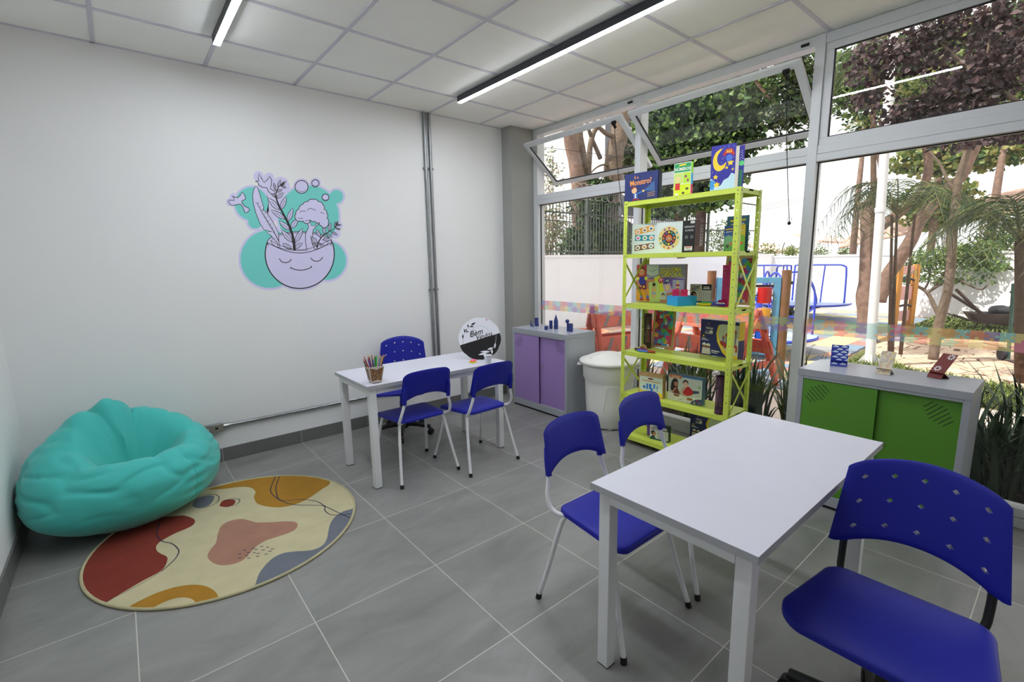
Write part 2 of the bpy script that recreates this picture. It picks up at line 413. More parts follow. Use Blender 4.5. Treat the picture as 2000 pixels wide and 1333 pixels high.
wins = [bay(0, True), bay(1, True), bay(2, False), bay(3, False), bay(4, False)]
# bead chains hanging from the open sashes
m_chain = mat('dark_bead_chain', (40, 36, 40), .4, .6)
for k, zb, ox in ((1, 1.78, .0), (0, 1.85, 0)):
    w, s, (ga, gb, zc, hh) = wins[k]; yc = ga+.098; a = math.radians(52)
    x0 = XG-.008-math.sin(a)*(hh-.06)-.02; z0 = zc+math.cos(a)*(hh-.06)-.02; q = MB()
    P0 = Vector((x0, yc, z0)); P1 = Vector((XF-.03, yc-.03, zb)); N_ = 110
    for i in range(N_):
        t_ = i/(N_-1); p = P0.lerp(P1, t_); p.x += -.02*math.sin(PI*t_)
        q.ball(p, .0042, m_chain, 6, 4)
    q.ball(P1+Vector((0, 0, -.014)), .012, m_chain, 12, 8)
    q.tube([P1+Vector((0, .016*math.cos(t), .012+.016*math.sin(t))) for t in [2*PI*i/14 for i in range(15)]], .0015, m_chain, 5)
    q.build('bead_chain', w)

# ------------------------------------------------------------------ light strips
m_house = mat('dark_lamp_housing', (52, 54, 60), .5)
m_led = mat('led_diffuser', (243, 246, 255), .5, emit=98.0)
def strip(label, x, y0, y1):
    t = thing('linear_ceiling_light', label, 'ceiling light', (x, y0, H-.002), group='LED light strips on the ceiling')
    q = MB(); L = y1-y0
    q.box(-.021, -.0185, L, 0, -.05, 0, m_house); q.box(.0185, .021, L, 0, -.05, 0, m_house); q.box(-.021, .021, L, L+.003, -.05, 0, m_house); q.box(-.021, .021, -.003, 0, -.05, 0, m_house); q.box(-.0185, .0185, L+.003, -.003, -.006, 0, m_house)
    q.build('housing', t, smooth=False)
    q = MB(); q.box(-.0183, .0183, L+.004, -.004, -.053, -.03, m_led); q.build('diffuser', t, smooth=False)
    return t
strip('slim LED ceiling light strip nearer to the windows', -.30, -.575, -3.48)
strip('slim LED ceiling light strip farther from the windows, above the rug side', -2.125, -.575, -3.48)

# ------------------------------------------------------------------ conduits on the back wall
m_galv = mat('galvanised_steel', (150, 154, 156), .32, .85, var=.08, vscale=30)
def conduit(label, pts, clamps, r=.0135):
    t = thing('electrical_conduit', label, 'conduit', pts[0]); o0 = Vector(pts[0])
    q = MB(); q.tube([Vector(p)-o0 for p in pts], r, m_galv, 14); q.build('pipe', t)
    for c in clamps:
        q = MB(); c = Vector(c)-o0
        q.tube([c+Vector((0, 0, -.012)), c+Vector((0, 0, .012))], r*1.35, m_galv, 14); q.box(c.x-.03, c.x+.03, .0, .012, c.z-.009, c.z+.009, m_galv); q.build('clamp', t)
    return t
for lb, xx in (('galvanised vertical conduit on the white wall, farther from the pillar', -.338), ('galvanised vertical conduit on the white wall, nearer to the pillar', -.283)):
    t = conduit(lb, [(xx, -.0195, .25 if xx < -.3 else .2), (xx, -.0195, H-.004)], [(xx, -.0195, 1.27), (xx, -.0195, 2.45)])
t = thing('electrical_conduit', 'long galvanised conduit running low above the skirting, ending in a socket box', 'conduit', (-2.36, -.0195, .292))
q = MB(); q.cyl((.1, 0, 0), (1.99, 0, 0), .0135, m_galv, seg=14); q.build('pipe', t)
q = MB(); q.cyl((.085, 0, 0), (.125, 0, 0), .02, m_galv, seg=10); q.build('coupling', t)
q = MB(); q.box(-.05, .085, -.028, .016, -.027, .027, m_galv); q.box(-.054, .089, -.033, -.028, -.031, .031, m_galv)
o = q.build('socket_box', t, bevel=.003)
q = MB(); q.box(.03, .05, -.0345, -.033, -.008, .008, m_alu_d); q.build('socket_hole', o)
q = MB(); q.cyl((-.02, -.035, 0), (-.02, -.033, 0), .009, mat('socket_white', (225, 225, 220), .4), seg=12)
q.cyl((-.02, -.0358, 0), (-.02, -.035, 0), .004, m_alu_d, seg=8); q.build('cover_screw', o)

# ================================================================== FURNITURE
m_blue = mat('blue_moulded_plastic', (27, 33, 148), .46, bump=.06, bscale=420, spec=.28)
m_white_st = mat('white_powder_coated_steel', (222, 224, 226), .4)
m_white_lam = mat('white_laminate', (207, 208, 219), .45, var=.01, spec=.4)
m_edge = mat('grey_edge_band', (166, 168, 172), .5)
m_blk = mat('black_plastic', (16, 16, 17), .5)
m_cap = mat('black_rubber_tip', (12, 12, 12), .7)

def shell(name, parent, X, zt, zb, yc, th, nu=28, nv=12, holes=(), m=m_blue, us=None, vs_=None):
    """Curved plastic back: X(u,v) half-width position, zt(u)/zb(u) top and bottom, yc(u,v) plan curve; small diamond holes at given cells."""
    us = us or [-1+2*i/nu for i in range(nu+1)]; vs_ = vs_ or [j/nv for j in range(nv+1)]
    def e(u, v): return max(.12, ((1-abs(u)**10)*(1-abs(2*v-1)**14))**.5)
    def pt(u, v, s):
        z = zb(u)+(zt(u)-zb(u))*v
        return (X(u, v), yc(u, v)+s*th/2*e(u, v), z)
    q = MB(); U = len(us); Vn = len(vs_)
    V = [pt(u, v, s) for s in (-1, 1) for v in vs_ for u in us]; o = U*Vn
    F = []; HV = []
    def idx(i, j, s): return (o if s > 0 else 0)+j*U+i
    hs = set(holes)
    for j in range(Vn-1):
        for i in range(U-1):
            if (i, j) in hs:
                um, vm = (us[i]+us[i+1])/2, (vs_[j]+vs_[j+1])/2; du, dv = (us[i+1]-us[i])/2, (vs_[j+1]-vs_[j])/2
                D = []
                for s in (-1, 1):
                    k = len(V); V += [pt(um, vm-dv, s), pt(um+du, vm, s), pt(um, vm+dv, s), pt(um-du, vm, s)]; D.append(k)
                    c = [idx(i, j, s), idx(i+1, j, s), idx(i+1, j+1, s), idx(i, j+1, s)]
                    tr_ = [(c[0], k, k+3), (c[1], k+1, k), (c[2], k+2, k+1), (c[3], k+3, k+2)]
                    F += tr_ if s < 0 else [t[::-1] for t in tr_]
                for a in range(4):
                    b_ = (a+1) % 4; F.append((D[0]+a, D[0]+b_, D[1]+b_, D[1]+a))
            else:
                f = (idx(i, j, -1), idx(i+1, j, -1), idx(i+1, j+1, -1), idx(i, j+1, -1)); F.append(f)
                F.append(tuple(x+o for x in f[::-1]))
    for i in range(U-1):
        F.append((idx(i, 0, -1), idx(i, 0, 1), idx(i+1, 0, 1), idx(i+1, 0, -1))); F.append((idx(i, Vn-1, -1), idx(i+1, Vn-1, -1), idx(i+1, Vn-1, 1), idx(i, Vn-1, 1)))
    for j in range(Vn-1):
        F.append((idx(0, j, -1), idx(0, j+1, -1), idx(0, j+1, 1), idx(0, j, 1))); F.append((idx(U-1, j, -1), idx(U-1, j, 1), idx(U-1, j+1, 1), idx(U-1, j+1, -1)))
    q.add(V, F, m)
    return q.build(name, parent, ang=50)
def pad(name, parent, out, zf, th, m=m_blue, edge=.022):
    """Moulded seat: outline, height function zf(x,y), rounded rim turned down by th."""
    cx = sum(p[0] for p in out)/len(out); cy = sum(p[1] for p in out)/len(out); n = len(out); V = []; F = []
    rings = []
    prof = [(1.0, -th), (1.0, -th*.45), (.985, -th*.16), (.955, -.002), (.90, 0), (.75, 0), (.55, 0), (.3, 0)]
    for s, dz in prof:
        for p in out:
            x, y = cx+(p[0]-cx)*s, cy+(p[1]-cy)*s; V.append((x, y, zf(x, y)+dz))
    V.append((cx, cy, zf(cx, cy)))
    R = len(prof)
    for r in range(R-1):
        for k in range(n): F.append((r*n+k, r*n+(k+1)%n, (r+1)*n+(k+1)%n, (r+1)*n+k))
    for k in range(n): F.append(((R-1)*n+k, (R-1)*n+(k+1)%n, R*n))
    k0 = len(V)
    for s, dz in ((.97, -th), (.93, -.012), (.5, -.010)):
        for p in out:
            x, y = cx+(p[0]-cx)*s, cy+(p[1]-cy)*s; V.append((x, y, zf(x, y)+dz))
    V.append((cx, cy, zf(cx, cy)-.012)); e = len(V)-1
    for k in range(n):
        j = (k+1) % n
        F += [(j, k, k0+k, k0+j), (k0+j, k0+k, k0+n+k, k0+n+j), (k0+n+j, k0+n+k, k0+2*n+k, k0+2*n+j), (k0+2*n+j, k0+2*n+k, e)]
    q = MB(); q.add(V, F, m)
    return q.build(name, parent, ang=55)
def rrect(x0, x1, y0, y1, r, n=6, xr0=None, xr1=None):
    """Rounded outline; xr0, xr1: half-widths at y0 and y1 when they differ."""
    w0 = xr0 or (x1-x0)/2; w1 = xr1 or (x1-x0)/2; cx = (x0+x1)/2; out = []
    for (sx, yy, a0, w) in ((1, y0, -90, w0), (1, y1, 0, w1), (-1, y1, 90, w1), (-1, y0, 180, w0)):
        ccx = cx+sx*(w-r); ccy = yy+r if yy == y0 else yy-r
        for k in range(n+1):
            a = math.radians(a0+90*k/n); out.append((ccx+r*math.cos(a), ccy+r*math.sin(a)))
    return out

def student_chair(label):
    t = thing('student_chair', label, 'chair')
    SZ = .455
    def zf(x, y): return SZ + .010*((y-.17)/.2)**2*(1 if y < .17 else -1.4) - .006*(1-(x/.2)**2)
    pad('seat', t, rrect(-.2, .2, 0, .375, .045, 6, .178, .205), zf, .026)
    # backrest: curved shell, arch cut in its lower edge
    zt = lambda u: .818-.018*u*u-.024*abs(u)**10
    zb = lambda u: .577+.064*(1-abs(u)**2.4)+.012*abs(u)**14
    X = lambda u, v: u*(.197-.013*v)
    yc = lambda u, v: -.032-.034*(1-u*u)-.042*v
    shell('backrest', t, X, zt, zb, yc, .014, 26, 12)
    for s in (-1, 1):
        q = MB()   # hollow sockets of the backrest
        q.tube([(s*.174, -.052, .585), (s*.172, -.064, .66), (s*.169, -.073, .71)], [.0145, .0145, .010], m_blue, 12); q.build('backrest_socket', t)
        q = MB(); P = smooth_path([(s*.135, .055, .430), (s*.180, .03, .432), (s*.199, -.014, .455), (s*.194, -.040, .51), (s*.177, -.050, .575), (s*.174, -.062, .65)], 5)
        q.tube(P, .0105, m_white_st, 12); q.build('back_upright', t)
        for nm, yt, yf in (('rear', .045, -.065), ('front', .30, .415)):
            q = MB(); P = smooth_path([(s*.06, yt, .428), (s*.135, yt, .428), (s*.172, yt+(yf-yt)*.06, .418), (s*.186, yt+(yf-yt)*.2, .36), (s*.212, yt+(yf-yt)*.62, .16), (s*.231, yf+(yt-yf)*.02, .018)], 5)
            q.tube(P, .0105, m_white_st, 12); lg = q.build('leg', t)
            q = MB(); q.tube([(s*.2298, yf+(yt-yf)*.04, .026), (s*.2325, yf, 0.0)], [.0125, .0135], m_cap, 12); q.build('foot_cap', lg)
    q = MB()
    for y in (.045, .30): q.cyl((-.07, y, .428), (.07, y, .428), .0105, m_white_st)
    for x in (-.06, .06): q.box(x-.012, x+.012, .03, .32, .434, .4395, m_white_st)
    q.build('under_frame', t)
    return t
ch = student_chair('blue plastic chair pushed up to the desk, nearer to the pencil pot')
GR = 'blue plastic student chairs with white tube legs'
ch['group'] = GR; ch.location = (-1.208, -1.336, 0); ch.rotation_euler.z = math.radians(0)
for x, y, a, lb in ((-.752, -1.495, 2, 'blue plastic chair pushed up to the desk, nearer to the purple cabinet'),
        (-1.232, -2.868, 180, 'blue plastic chair at the empty white table, farther from the lime shelf'),
        (-.705, -2.868, 181, 'blue plastic chair at the empty white table, just in front of the lime shelf')):
    c = copy_tree(ch); c.location = (x, y, 0); c.rotation_euler.z = math.radians(a); c['label'] = lb

def table(label, x0, x1, y0, y1):
    cx, cy = (x0+x1)/2, (y0+y1)/2
    t = thing('white_table', label, 'table', (cx, cy, 0), group='white rectangular tables'); hx, hy = (x1-x0)/2, (y1-y0)/2; HT = .737
    q = MB(); q.box(-hx, hx, -hy, hy, HT-.025, HT, m_white_lam)
    q.add([(-hx-.0006, -hy-.0006, HT-.0252), (hx+.0006, -hy-.0006, HT-.0252), (hx+.0006, -hy-.0006, HT-.001), (-hx-.0006, -hy-.0006, HT-.001)], [(0, 1, 2, 3)], m_edge)
    q.add([(-hx-.0006, hy+.0006, HT-.0252), (hx+.0006, hy+.0006, HT-.0252), (hx+.0006, hy+.0006, HT-.001), (-hx-.0006, hy+.0006, HT-.001)], [(3, 2, 1, 0)], m_edge)
    for sx in (-1, 1):
        q.add([(sx*(hx+.0006), -hy, HT-.0252), (sx*(hx+.0006), hy, HT-.0252), (sx*(hx+.0006), hy, HT-.001), (sx*(hx+.0006), -hy, HT-.001)], [(0, 1, 2, 3)], m_edge)
    q.build('tabletop', t, smooth=False)
    L = .048; a, c = hx-.022, hy-.022; ZA = HT-.0255
    q = MB()
    for s in (-1, 1):
        q.box(-a+L, a-L, s*c-(L*.5 if s > 0 else 0)-.0, s*c+(L*.5 if s < 0 else 0), ZA-.042, ZA, m_white_st)
        q.box(s*a-(.024 if s > 0 else 0), s*a+(.024 if s < 0 else 0), -c+L, c-L, ZA-.042, ZA, m_white_st)
    q.build('apron', t, bevel=.002)
    for sx in (-1, 1):
        for sy in (-1, 1):
            q = MB(); x_ = sorted((sx*a, sx*(a-L))); y_ = sorted((sy*c, sy*(c-L)))
            q.box(x_[0], x_[1], y_[0], y_[1], .004, ZA, m_white_st); lg = q.build('leg', t, bevel=.0025)
            q = MB(); q.box(x_[0]+.001, x_[1]-.001, y_[0]+.001, y_[1]-.001, 0, .0045, m_cap); q.build('foot_cap', lg, smooth=False)
    return t
table('long white desk standing by the back wall, with the pencil pot on it', -1.602, -.425, -1.312, -.706)
table('empty white table with nothing on it, in front of the green cabinet', -1.556, -.346, -3.772, -3.188)

def task_chair(label, loc, rz, arm0=.3):
    t = thing('swivel_chair', label, 'chair', loc, rz, 'blue swivel chairs on black star bases')
    SZ = .452   # seat faces +y; centre of the base at the origin
    def zf(x, y): return SZ+.016*(x/.23)**2 - .006 + (.012*((-y)/.2)**2 if y < 0 else -.020*(y/.21)**2)
    pad('seat', t, rrect(-.24, .24, -.165, .215, .075, 8, .215, .248), zf, .026)
    zt = lambda u: .862-.045*u*u-.012*abs(u)**10
    zb = lambda u: .512+.074*(1-abs(u)**2.2)+.026*abs(u)**12
    X = lambda u, v: u*(.226-.028*v)
    yc = lambda u, v: -.175-.050*(1-u*u)-.045*v
    NU, NV = 27, 17; hw = .046
    us = sorted(set([-1, 1]+[round(c+s*hw, 4) for c in (-.74, -.37, 0, .37, .74) for s in (-1, 1)]+[-.97, .97, -.92, .92, -.83, .83, -.65, -.55, -.46, -.28, -.18, -.09, .09, .18, .28, .46, .55, .65]))
    hv = .031; vs_ = sorted(set([0, 1]+[round(c+s*hv, 4) for c in (.19, .50, .80) for s in (-1, 1)]+[.03, .07, .12, .27, .34, .42, .58, .66, .73, .88, .94, .98]))
    holes = []
    for c in (-.74, -.37, 0, .37, .74):
        for v in (.19, .50, .80):
            i = us.index(round(c-hw, 4)); j = vs_.index(round(v-hv, 4)); holes.append((i, j))
    shell('backrest', t, X, zt, zb, yc, .016, holes=holes, us=us, vs_=vs_)
    for s in (-1, 1):
        q = MB(); P = smooth_path([(s*.10, -.06, .424), (s*.15, -.12, .424), (s*.180, -.175, .436), (s*.186, -.196, .49), (s*.186, -.206, .56), (s*.182, -.222, .66)], 5)
        q.tube(P, .0115, m_blk, 12); q.build('back_upright', t)
        q = MB(); q.tube([(s*.186, -.203, .540), (s*.184, -.213, .61), (s*.181, -.226, .69)], [.013, .013, .010], m_blue, 12); q.build('backrest_socket', t)
    q = MB(); q.box(-.10, .10, -.08, .09, .405, .438, m_blk); q.box(-.14, .14, -.06, -.03, .425, .438, m_blk); q.box(-.14, .14, .05, .08, .425, .438, m_blk); q.build('mechanism', t, bevel=.006)
    q = MB(); q.tube([(.10, .02, .42), (.17, .03, .418), (.21, .035, .412)], [.005, .005, .009], m_blk, 8); q.build('lever', t)
    q = MB(); q.lathe([(.028, .08), (.030, .12), (.028, .20), (.024, .22), (.024, .30), (.020, .31), (.020, .41)], m_blk, seg=20); q.lathe([(.042, .055), (.045, .07), (.045, .10), (.035, .115)], m_blk, seg=20); q.build('gas_column', t)
    for k in range(5):
        a = arm0+2*PI*k/5; c, s = math.cos(a), math.sin(a)
        q = MB(); q.tube([(c*.03, s*.03, .095), (c*.14, s*.14, .090), (c*.255, s*.255, .072)], [.027, .022, .018], m_blk, 10); leg = q.build('base_arm', t)
        q = MB(); cx, cy = c*.26, s*.26; d = Vector((-s, c, 0))
        for w in (-1, 1):
            p = Vector((cx, cy, .026))+d*(w*.013); q.cyl(p-d*.008, p+d*.008, .026, m_blk, seg=16)
        q.tube([(cx, cy, .03), (cx, cy, .062)], .011, m_blk, 8); q.ball((cx, cy, .046), .02, m_blk, 10, 6); q.build('caster', leg)
    return t
t1 = task_chair('blue swivel chair behind the desk, against the white wall', (-.915, -.400, 0), math.radians(146), .35)
t2 = task_chair('blue swivel chair with black uprights beside the empty white table', (-1.118, -3.99, 0), PI/2, .0)

# ------------------------------------------------------------------ cabinets with sliding doors
m_cabg = mat('grey_cabinet_steel', (158, 163, 168), .38, var=.01)
m_cabtop = mat('light_grey_cabinet_top', (176, 180, 192), .22, spec=.6)
m_purple = mat('lilac_cabinet_door', (152, 124, 182), .4)
m_green = mat('green_cabinet_door', (82, 138, 40), .4)
m_chrome = mat('chrome', (210, 210, 210), .15, 1.0)
def cabinet(name, label, x0, x1, y0, y1, h, md, lock_side):
    """Front faces -x; y1 is the left end as one looks at it."""
    t = thing(name, label, 'cabinet', ((x0+x1)/2, (y0+y1)/2, 0)); hx, hy = (x1-x0)/2, (y1-y0)/2
    q = MB(); F = -hx; wl = .03; zb, zt = .085, h-.058
    q.box(F+.03, hx, hy-wl, hy, .02, h-.04, m_cabg); q.box(F+.03, hx, -hy, -hy+wl, .02, h-.04, m_cabg); q.box(hx-.01, hx, -hy+wl, hy-wl, .02, h-.04, m_cabg)
    q.box(F, F+.03, hy-wl, hy, .02, h-.04, m_cabg); q.box(F, F+.03, -hy, -hy+wl, .02, h-.04, m_cabg)
    q.box(F, F+.03, -hy+wl, hy-wl, .02, zb, m_cabg); q.box(F, F+.03, -hy+wl, hy-wl, zt, h-.04, m_cabg); q.box(F+.02, hx, -hy+wl, hy-wl, .02, .04, m_cabg)
    q.box(F+.03, hx-.012, -hy+wl, hy-wl, .38, .385, m_cabg)
    q.build('carcass', t, bevel=.002)
    q = MB(); q.box(F+.012, hx-.01, -hy+.01, hy-.01, 0, .02, m_cap); q.build('plinth', t, smooth=False)
    q = MB(); q.box(F-.002, hx, -hy-.002, hy+.002, h-.04, h, m_cabtop); q.box(F-.0026, F-.002, -hy-.002, hy+.002, h-.04, h-.0005, m_cabg)
    q.box(F-.0026, hx, -hy-.0026, -hy-.002, h-.04, h-.0005, m_cabg); q.build('top_panel', t, smooth=False)
    mid = .0
    for k, (a, c, xo) in enumerate(((mid-.014, hy-wl-.001, .003), (-hy+wl+.001, mid+.05, .020))):
        q = MB(); q.box(F+xo, F+xo+.009, a, c, zb+.003, zt-.003, md)
        q.box(F+xo, F+xo+.010, a, a+.0, zb+.003, zt-.003, md)
        vy = c-.115 if k == 0 else a+.05; vz = zt-.12; xx = F+xo-.0006
        for i in range(7):      # slanted vent slots
            s = (i-3)*.0155
            p0 = (vy+max(0, s)+.0, vz+max(0, -s)); L_ = .075-abs(s)*.8
            for1 = 1 if k == 0 else -1
            ay, az = (vy+.075-p0[0]+vy if False else p0[0]), p0[1]
            y_a, y_b = (ay, ay+L_); z_a, z_b = (az, az+L_)
            if k == 0: y_a, y_b = 2*vy+.075-y_a, 2*vy+.075-y_b
            dy, dz = .0013, .0013
            if k == 0: q.add([(xx, y_a-dy, z_b+0-(z_b-z_a)), (xx, y_b-dy, z_b), (xx, y_b+dy, z_b), (xx, y_a+dy, z_a)], [(0, 1, 2, 3)], m_cap) if False else None
            sg = 1 if k == 0 else -1
            base = (vy+.0375, vz+.0375)
            off = (i-3)*.0142
            half = .034-abs(i-3)*.0052
            # slot direction: (1, sg) in (y, z); offset perpendicular
            cyy, czz = base[0]+off*(1 if sg > 0 else 1), base[1]-off*sg
            q.add([(xx, cyy-half-dy, czz-sg*half+dz*sg), (xx, cyy+half-dy, czz+sg*half+dz*sg), (xx, cyy+half+dy, czz+sg*half-dz*sg), (xx, cyy-half+dy, czz-sg*half-dz*sg)], [(0, 1, 2, 3)], m_cap)
        if k == 0: q.box(F+xo-.006, F+xo, a, a+.012, zb+.003, zt-.003, md)
        d = q.build('sliding_door', t, smooth=False)
        if k == 1:
            q = MB(); yy = c-.105; q.cyl((F+xo-.007, yy, .49), (F+xo, yy, .49), .0105, m_chrome, seg=20); q.box(F+xo-.0078, F+xo-.007, yy-.0012, yy+.0012, .485, .495, m_cap); q.build('lock', d)
    return t
cabinet('storage_cabinet', 'low grey steel cabinet with two lilac sliding doors beside the pillar', .412, .815, -1.19, -.385, .845, m_purple, 1)
cabinet('storage_cabinet', 'low grey steel cabinet with two green sliding doors by the window', .398, .792, -3.955, -3.175, .85, m_green, 1)

# ------------------------------------------------------------------ white bin
m_bin = mat('white_bin_plastic', (226, 226, 220), .42, bump=.04, bscale=20)
t = thing('trash_bin', 'tall round white plastic bin with domed lid between the purple cabinet and the lime shelf', 'bin', (.648, -1.505, 0))
q = MB(); seg = 48
prof = [(.195, .012), (.205, .02), (.214, .2), (.222, .42), (.224, .44), (.240, .47), (.244, .56), (.246, .60), (.256, .602), (.256, .614), (.23, .614), (.22, .58), (.2, .05), (.0005, .04)]
V = []; F = []
for i, (r, z) in enumerate(prof):
    for k in range(seg):
        a = 2*PI*k/seg; rr = r
        if z < .44: rr = r*(1-.025*max(0, math.cos(a*5+.6))**2*(1-z/.44))
        V.append((rr*math.cos(a), rr*math.sin(a), z))
for i in range(len(prof)-1):
    for k in range(seg): F.append((i*seg+k, i*seg+(k+1)%seg, (i+1)*seg+(k+1)%seg, (i+1)*seg+k))
F.append(tuple(range(seg-1, -1, -1))); q.add(V, F, m_bin); q.box(-.14, .14, -.14, .14, 0, .014, m_bin)
bd = q.build('body', t, ang=60)
q = MB()
for da in (-.55, ):
    aa = math.atan2(CAM.y+1.505, CAM.x-.648)+.12
    P = []
    for i in range(15):
        v = i/14; off = (-.055 if v < .5 else .055)*(1 - .2*abs(v-.5)) if False else 0
    pts = [(-.075, .17), (-.06, .28), (-.05, .36), (-.035, .395), (0, .41), (.035, .395), (.05, .36), (.06, .28), (.075, .17)]
    for s_, z in pts:
        r = .2135+.0088*(z-.2)/.22*1.0; a = aa+s_/r; P.append((r*math.cos(a), r*math.sin(a), z))
    q.tube(smooth_path(P, 5), .0035, m_bin, 8)
q.build('moulded_rib', bd)
q = MB(); q.lathe([(.270, .600), (.276, .606), (.276, .622), (.268, .630), (.235, .640), (.17, .668), (.08, .690), (.001, .696)], m_bin, seg=48)
for k in range(4):
    a = PI/4+k*PI/2+.5; q.tube([(.20*math.cos(a), .20*math.sin(a), .652), (.10*math.cos(a), .10*math.sin(a), .684)], [.012, .006], m_bin, 8)
q.build('lid', t, ang=50)
for sgn in (1, -1):
    a = math.radians(-62) if sgn > 0 else math.radians(118)
    c, s = math.cos(a), math.sin(a); q = MB()
    q.tube(smooth_path([(.24*c-.05*s, .24*s+.05*c, .575), (.285*c-.045*s, .285*s+.045*c, .57), (.288*c+.045*s, .288*s-.045*c, .57), (.24*c+.05*s, .24*s-.05*c, .575)], 5), .009, m_bin, 10); q.build('handle', t)

# ------------------------------------------------------------------ beanbag
m_bean = mat('turquoise_twill', (58, 178, 170), .8, bump=.12, bscale=500, sheen=.2)
t = thing('beanbag', 'large slumped turquoise beanbag in the corner, overlapping the round rug', 'beanbag', (-2.862, -.535, 0))
q = MB(); NU, NV = 160, 96; V = []; F = []
A0 = math.radians(-62)     # the hollow opens towards the room
def sst(a, b, x):
    x = max(0, min(1, (x-a)/(b-a))); return x*x*(3-2*x)
for j in range(NV+1):
    ph = PI*j/NV
    for i in range(NU):
        th = 2*PI*i/NU; d = (th-A0+PI) % (2*PI)-PI
        cph, sph = math.cos(ph), math.sin(ph)
        R = .490+.015*math.cos(2*(th-.5))
        sup = 2.35
        rr = (abs(sph)**sup+abs(cph)**sup)**(-1/sup)
        x, y = R*rr*sph*math.cos(th), R*rr*sph*math.sin(th)
        back = .5-.5*math.cos(d)            # 0 in front, 1 at the back
        top = .50+.215*back**1.3
        zc = .25
        z = zc+(top-zc)*rr*cph if cph > 0 else zc+zc*rr*cph*1.02
        # lean of the back towards the hollow's far side
        hx, hy = .10*math.cos(A0), .10*math.sin(A0)
        # hollow
        dx, dy = x-hx*1.0, y-hy*1.0
        la, lb = dx*math.cos(A0)+dy*math.sin(A0), -dx*math.sin(A0)+dy*math.cos(A0)
        g_ = math.exp(-(((la/.16)**2+(lb/.21)**2)**1.5)) if cph > -.1 else 0
        z -= g_*.30*sst(-.1, .5, cph)
        # creases: folds fanning out of the hollow and puckers along the seams
        rad = math.hypot(la, lb); an = math.atan2(lb, la)
        w_ = math.exp(-((rad-.22)/.15)**2)*sst(.0, .5, cph)
        bk_ = .25+.75*(.5-.5*math.cos(an)); fold = ((abs(math.sin(an*2.5+.5+.9*math.sin(an*2)))**.42-.62)*.085+(abs(math.sin(an*6+2+rad*9))**.5-.6)*.022)*bk_
        z += w_*fold
        for sa, dp in ((A0+.25, .016), (A0+2.25, .02), (A0-1.9, .02)):
            dd = (th-sa+PI) % (2*PI)-PI
            k_ = 1-dp*math.exp(-(dd/.045)**2)*sst(.0, .25, sph)
            x *= k_; y *= k_
            pk = .006*math.sin(z*95)*math.exp(-(dd/.16)**2)*sph
            x += pk*math.cos(th); y += pk*math.sin(th)
        nz_ = noise.noise(Vector((x*3.2, y*3.2, z*3.2)))*.022-.016*(1-min(1, abs(noise.noise(Vector((x*4, y*4, z*11+3))))*5))*sst(-.5, .4, cph)+noise.noise(Vector((x*9, y*9, z*14)))*.006
        x += nz_*math.cos(th)*sph; y += nz_*math.sin(th)*sph; z += nz_*.6*max(0, cph)
        if z < .004 or (cph < 0 and z < .03): z = max(.0158, z*.6)
        V.append((x, y, z))
for j in range(NV):
    for i in range(NU): F.append((j*NU+i, (j+1)*NU+i, (j+1)*NU+(i+1)%NU, j*NU+(i+1)%NU))
q.add(V, F, m_bean); q.build('cover', t, ang=180)
for sa in (A0+.25, A0+2.25, A0-1.9):
    q = MB(); i = int(round((sa % (2*PI))/(2*PI)*NU)) % NU
    P = [Vector(V[j*NU+i])*1.002 for j in range(30, 82, 2)]; q.tube(P, .0016, m_bean, 6); q.build('seam', t)

# ================================================================== RUG
def rugm(nm, c): return mat('rug_'+nm, c, .95, var=.07, vscale=9, bump=.35, bscale=700)
rc, rm, rt, rp_, rgy, rn = rugm('cream', (192, 184, 148)), rugm('mustard', (160, 116, 26)), rugm('rust', (122, 42, 26)), rugm('clay', (160, 118, 98)), rugm('slate', (104, 110, 120)), rugm('navy', (32, 34, 62))
RC = (-2.419, -1.182); RR = .684
q = MB(); q.prism(ngon(RC, RR-.008, 96), 0.0, .0095, rc); q.tube([(RC[0]+RR*math.cos(2*PI*k/96)*.992, RC[1]+RR*math.sin(2*PI*k/96)*.992, .0072) for k in range(97)], .0072, rugm('border', (182, 176, 140)), 8)
clipc = ngon(RC, RR-.013, 80)
A = Art(q, lambda u, v, h: (u, v, .0095+h), .0004, clipc)
def rg_(pts): return [(p.x, p.y) for p in (at(a*.36, 740+b*.36, 'z', .01) for a, b in pts)]
def blob(pts, m, L=1, n=5): A.poly([tuple(p) for p in smooth_path(rg_(pts), n, True)], m, L)
def curve(pts, w, m, L=2): A.line([tuple(p) for p in smooth_path(rg_(pts), 5)], w, m, L)
blob([(1080, 560), (1125, 598), (1200, 600), (1300, 588), (1360, 592), (1386, 615), (1378, 645), (1400, 680), (1480, 698), (1560, 693), (1650, 663), (1740, 605), (1790, 560), (1700, 500), (1400, 490)], rm)
blob([(1045, 680), (1085, 645), (1150, 634), (1162, 650), (1130, 690), (1070, 700)], rgy)
blob([(1192, 690), (1215, 660), (1270, 657), (1272, 680), (1235, 697)], rt)
curve([(1050, 665), (1090, 640), (1150, 628), (1187, 640), (1178, 672), (1130, 695), (1080, 702), (1045, 690)], .005, rn)
curve([(1215, 665), (1255, 652), (1295, 655), (1298, 672), (1270, 688), (1240, 690)], .005, rn)
blob([(960, 745), (1010, 746), (1055, 765), (1050, 792), (1010, 815), (950, 840), (880, 878), (850, 905), (850, 932), (872, 950), (903, 965), (908, 985), (893, 1022), (860, 1052), (770, 1100), (650, 1170), (560, 1223), (440, 1260), (360, 1150), (420, 950), (560, 840), (760, 770)], rt)
blob([(1126, 965), (1140, 930), (1172, 890), (1182, 840), (1203, 798), (1250, 772), (1310, 762), (1360, 772), (1395, 781), (1460, 780), (1540, 775), (1600, 778), (1615, 796), (1600, 820), (1560, 840), (1500, 860), (1440, 880), (1385, 915), (1350, 955), (1310, 990), (1250, 1010), (1190, 1012), (1145, 993)], rp_)
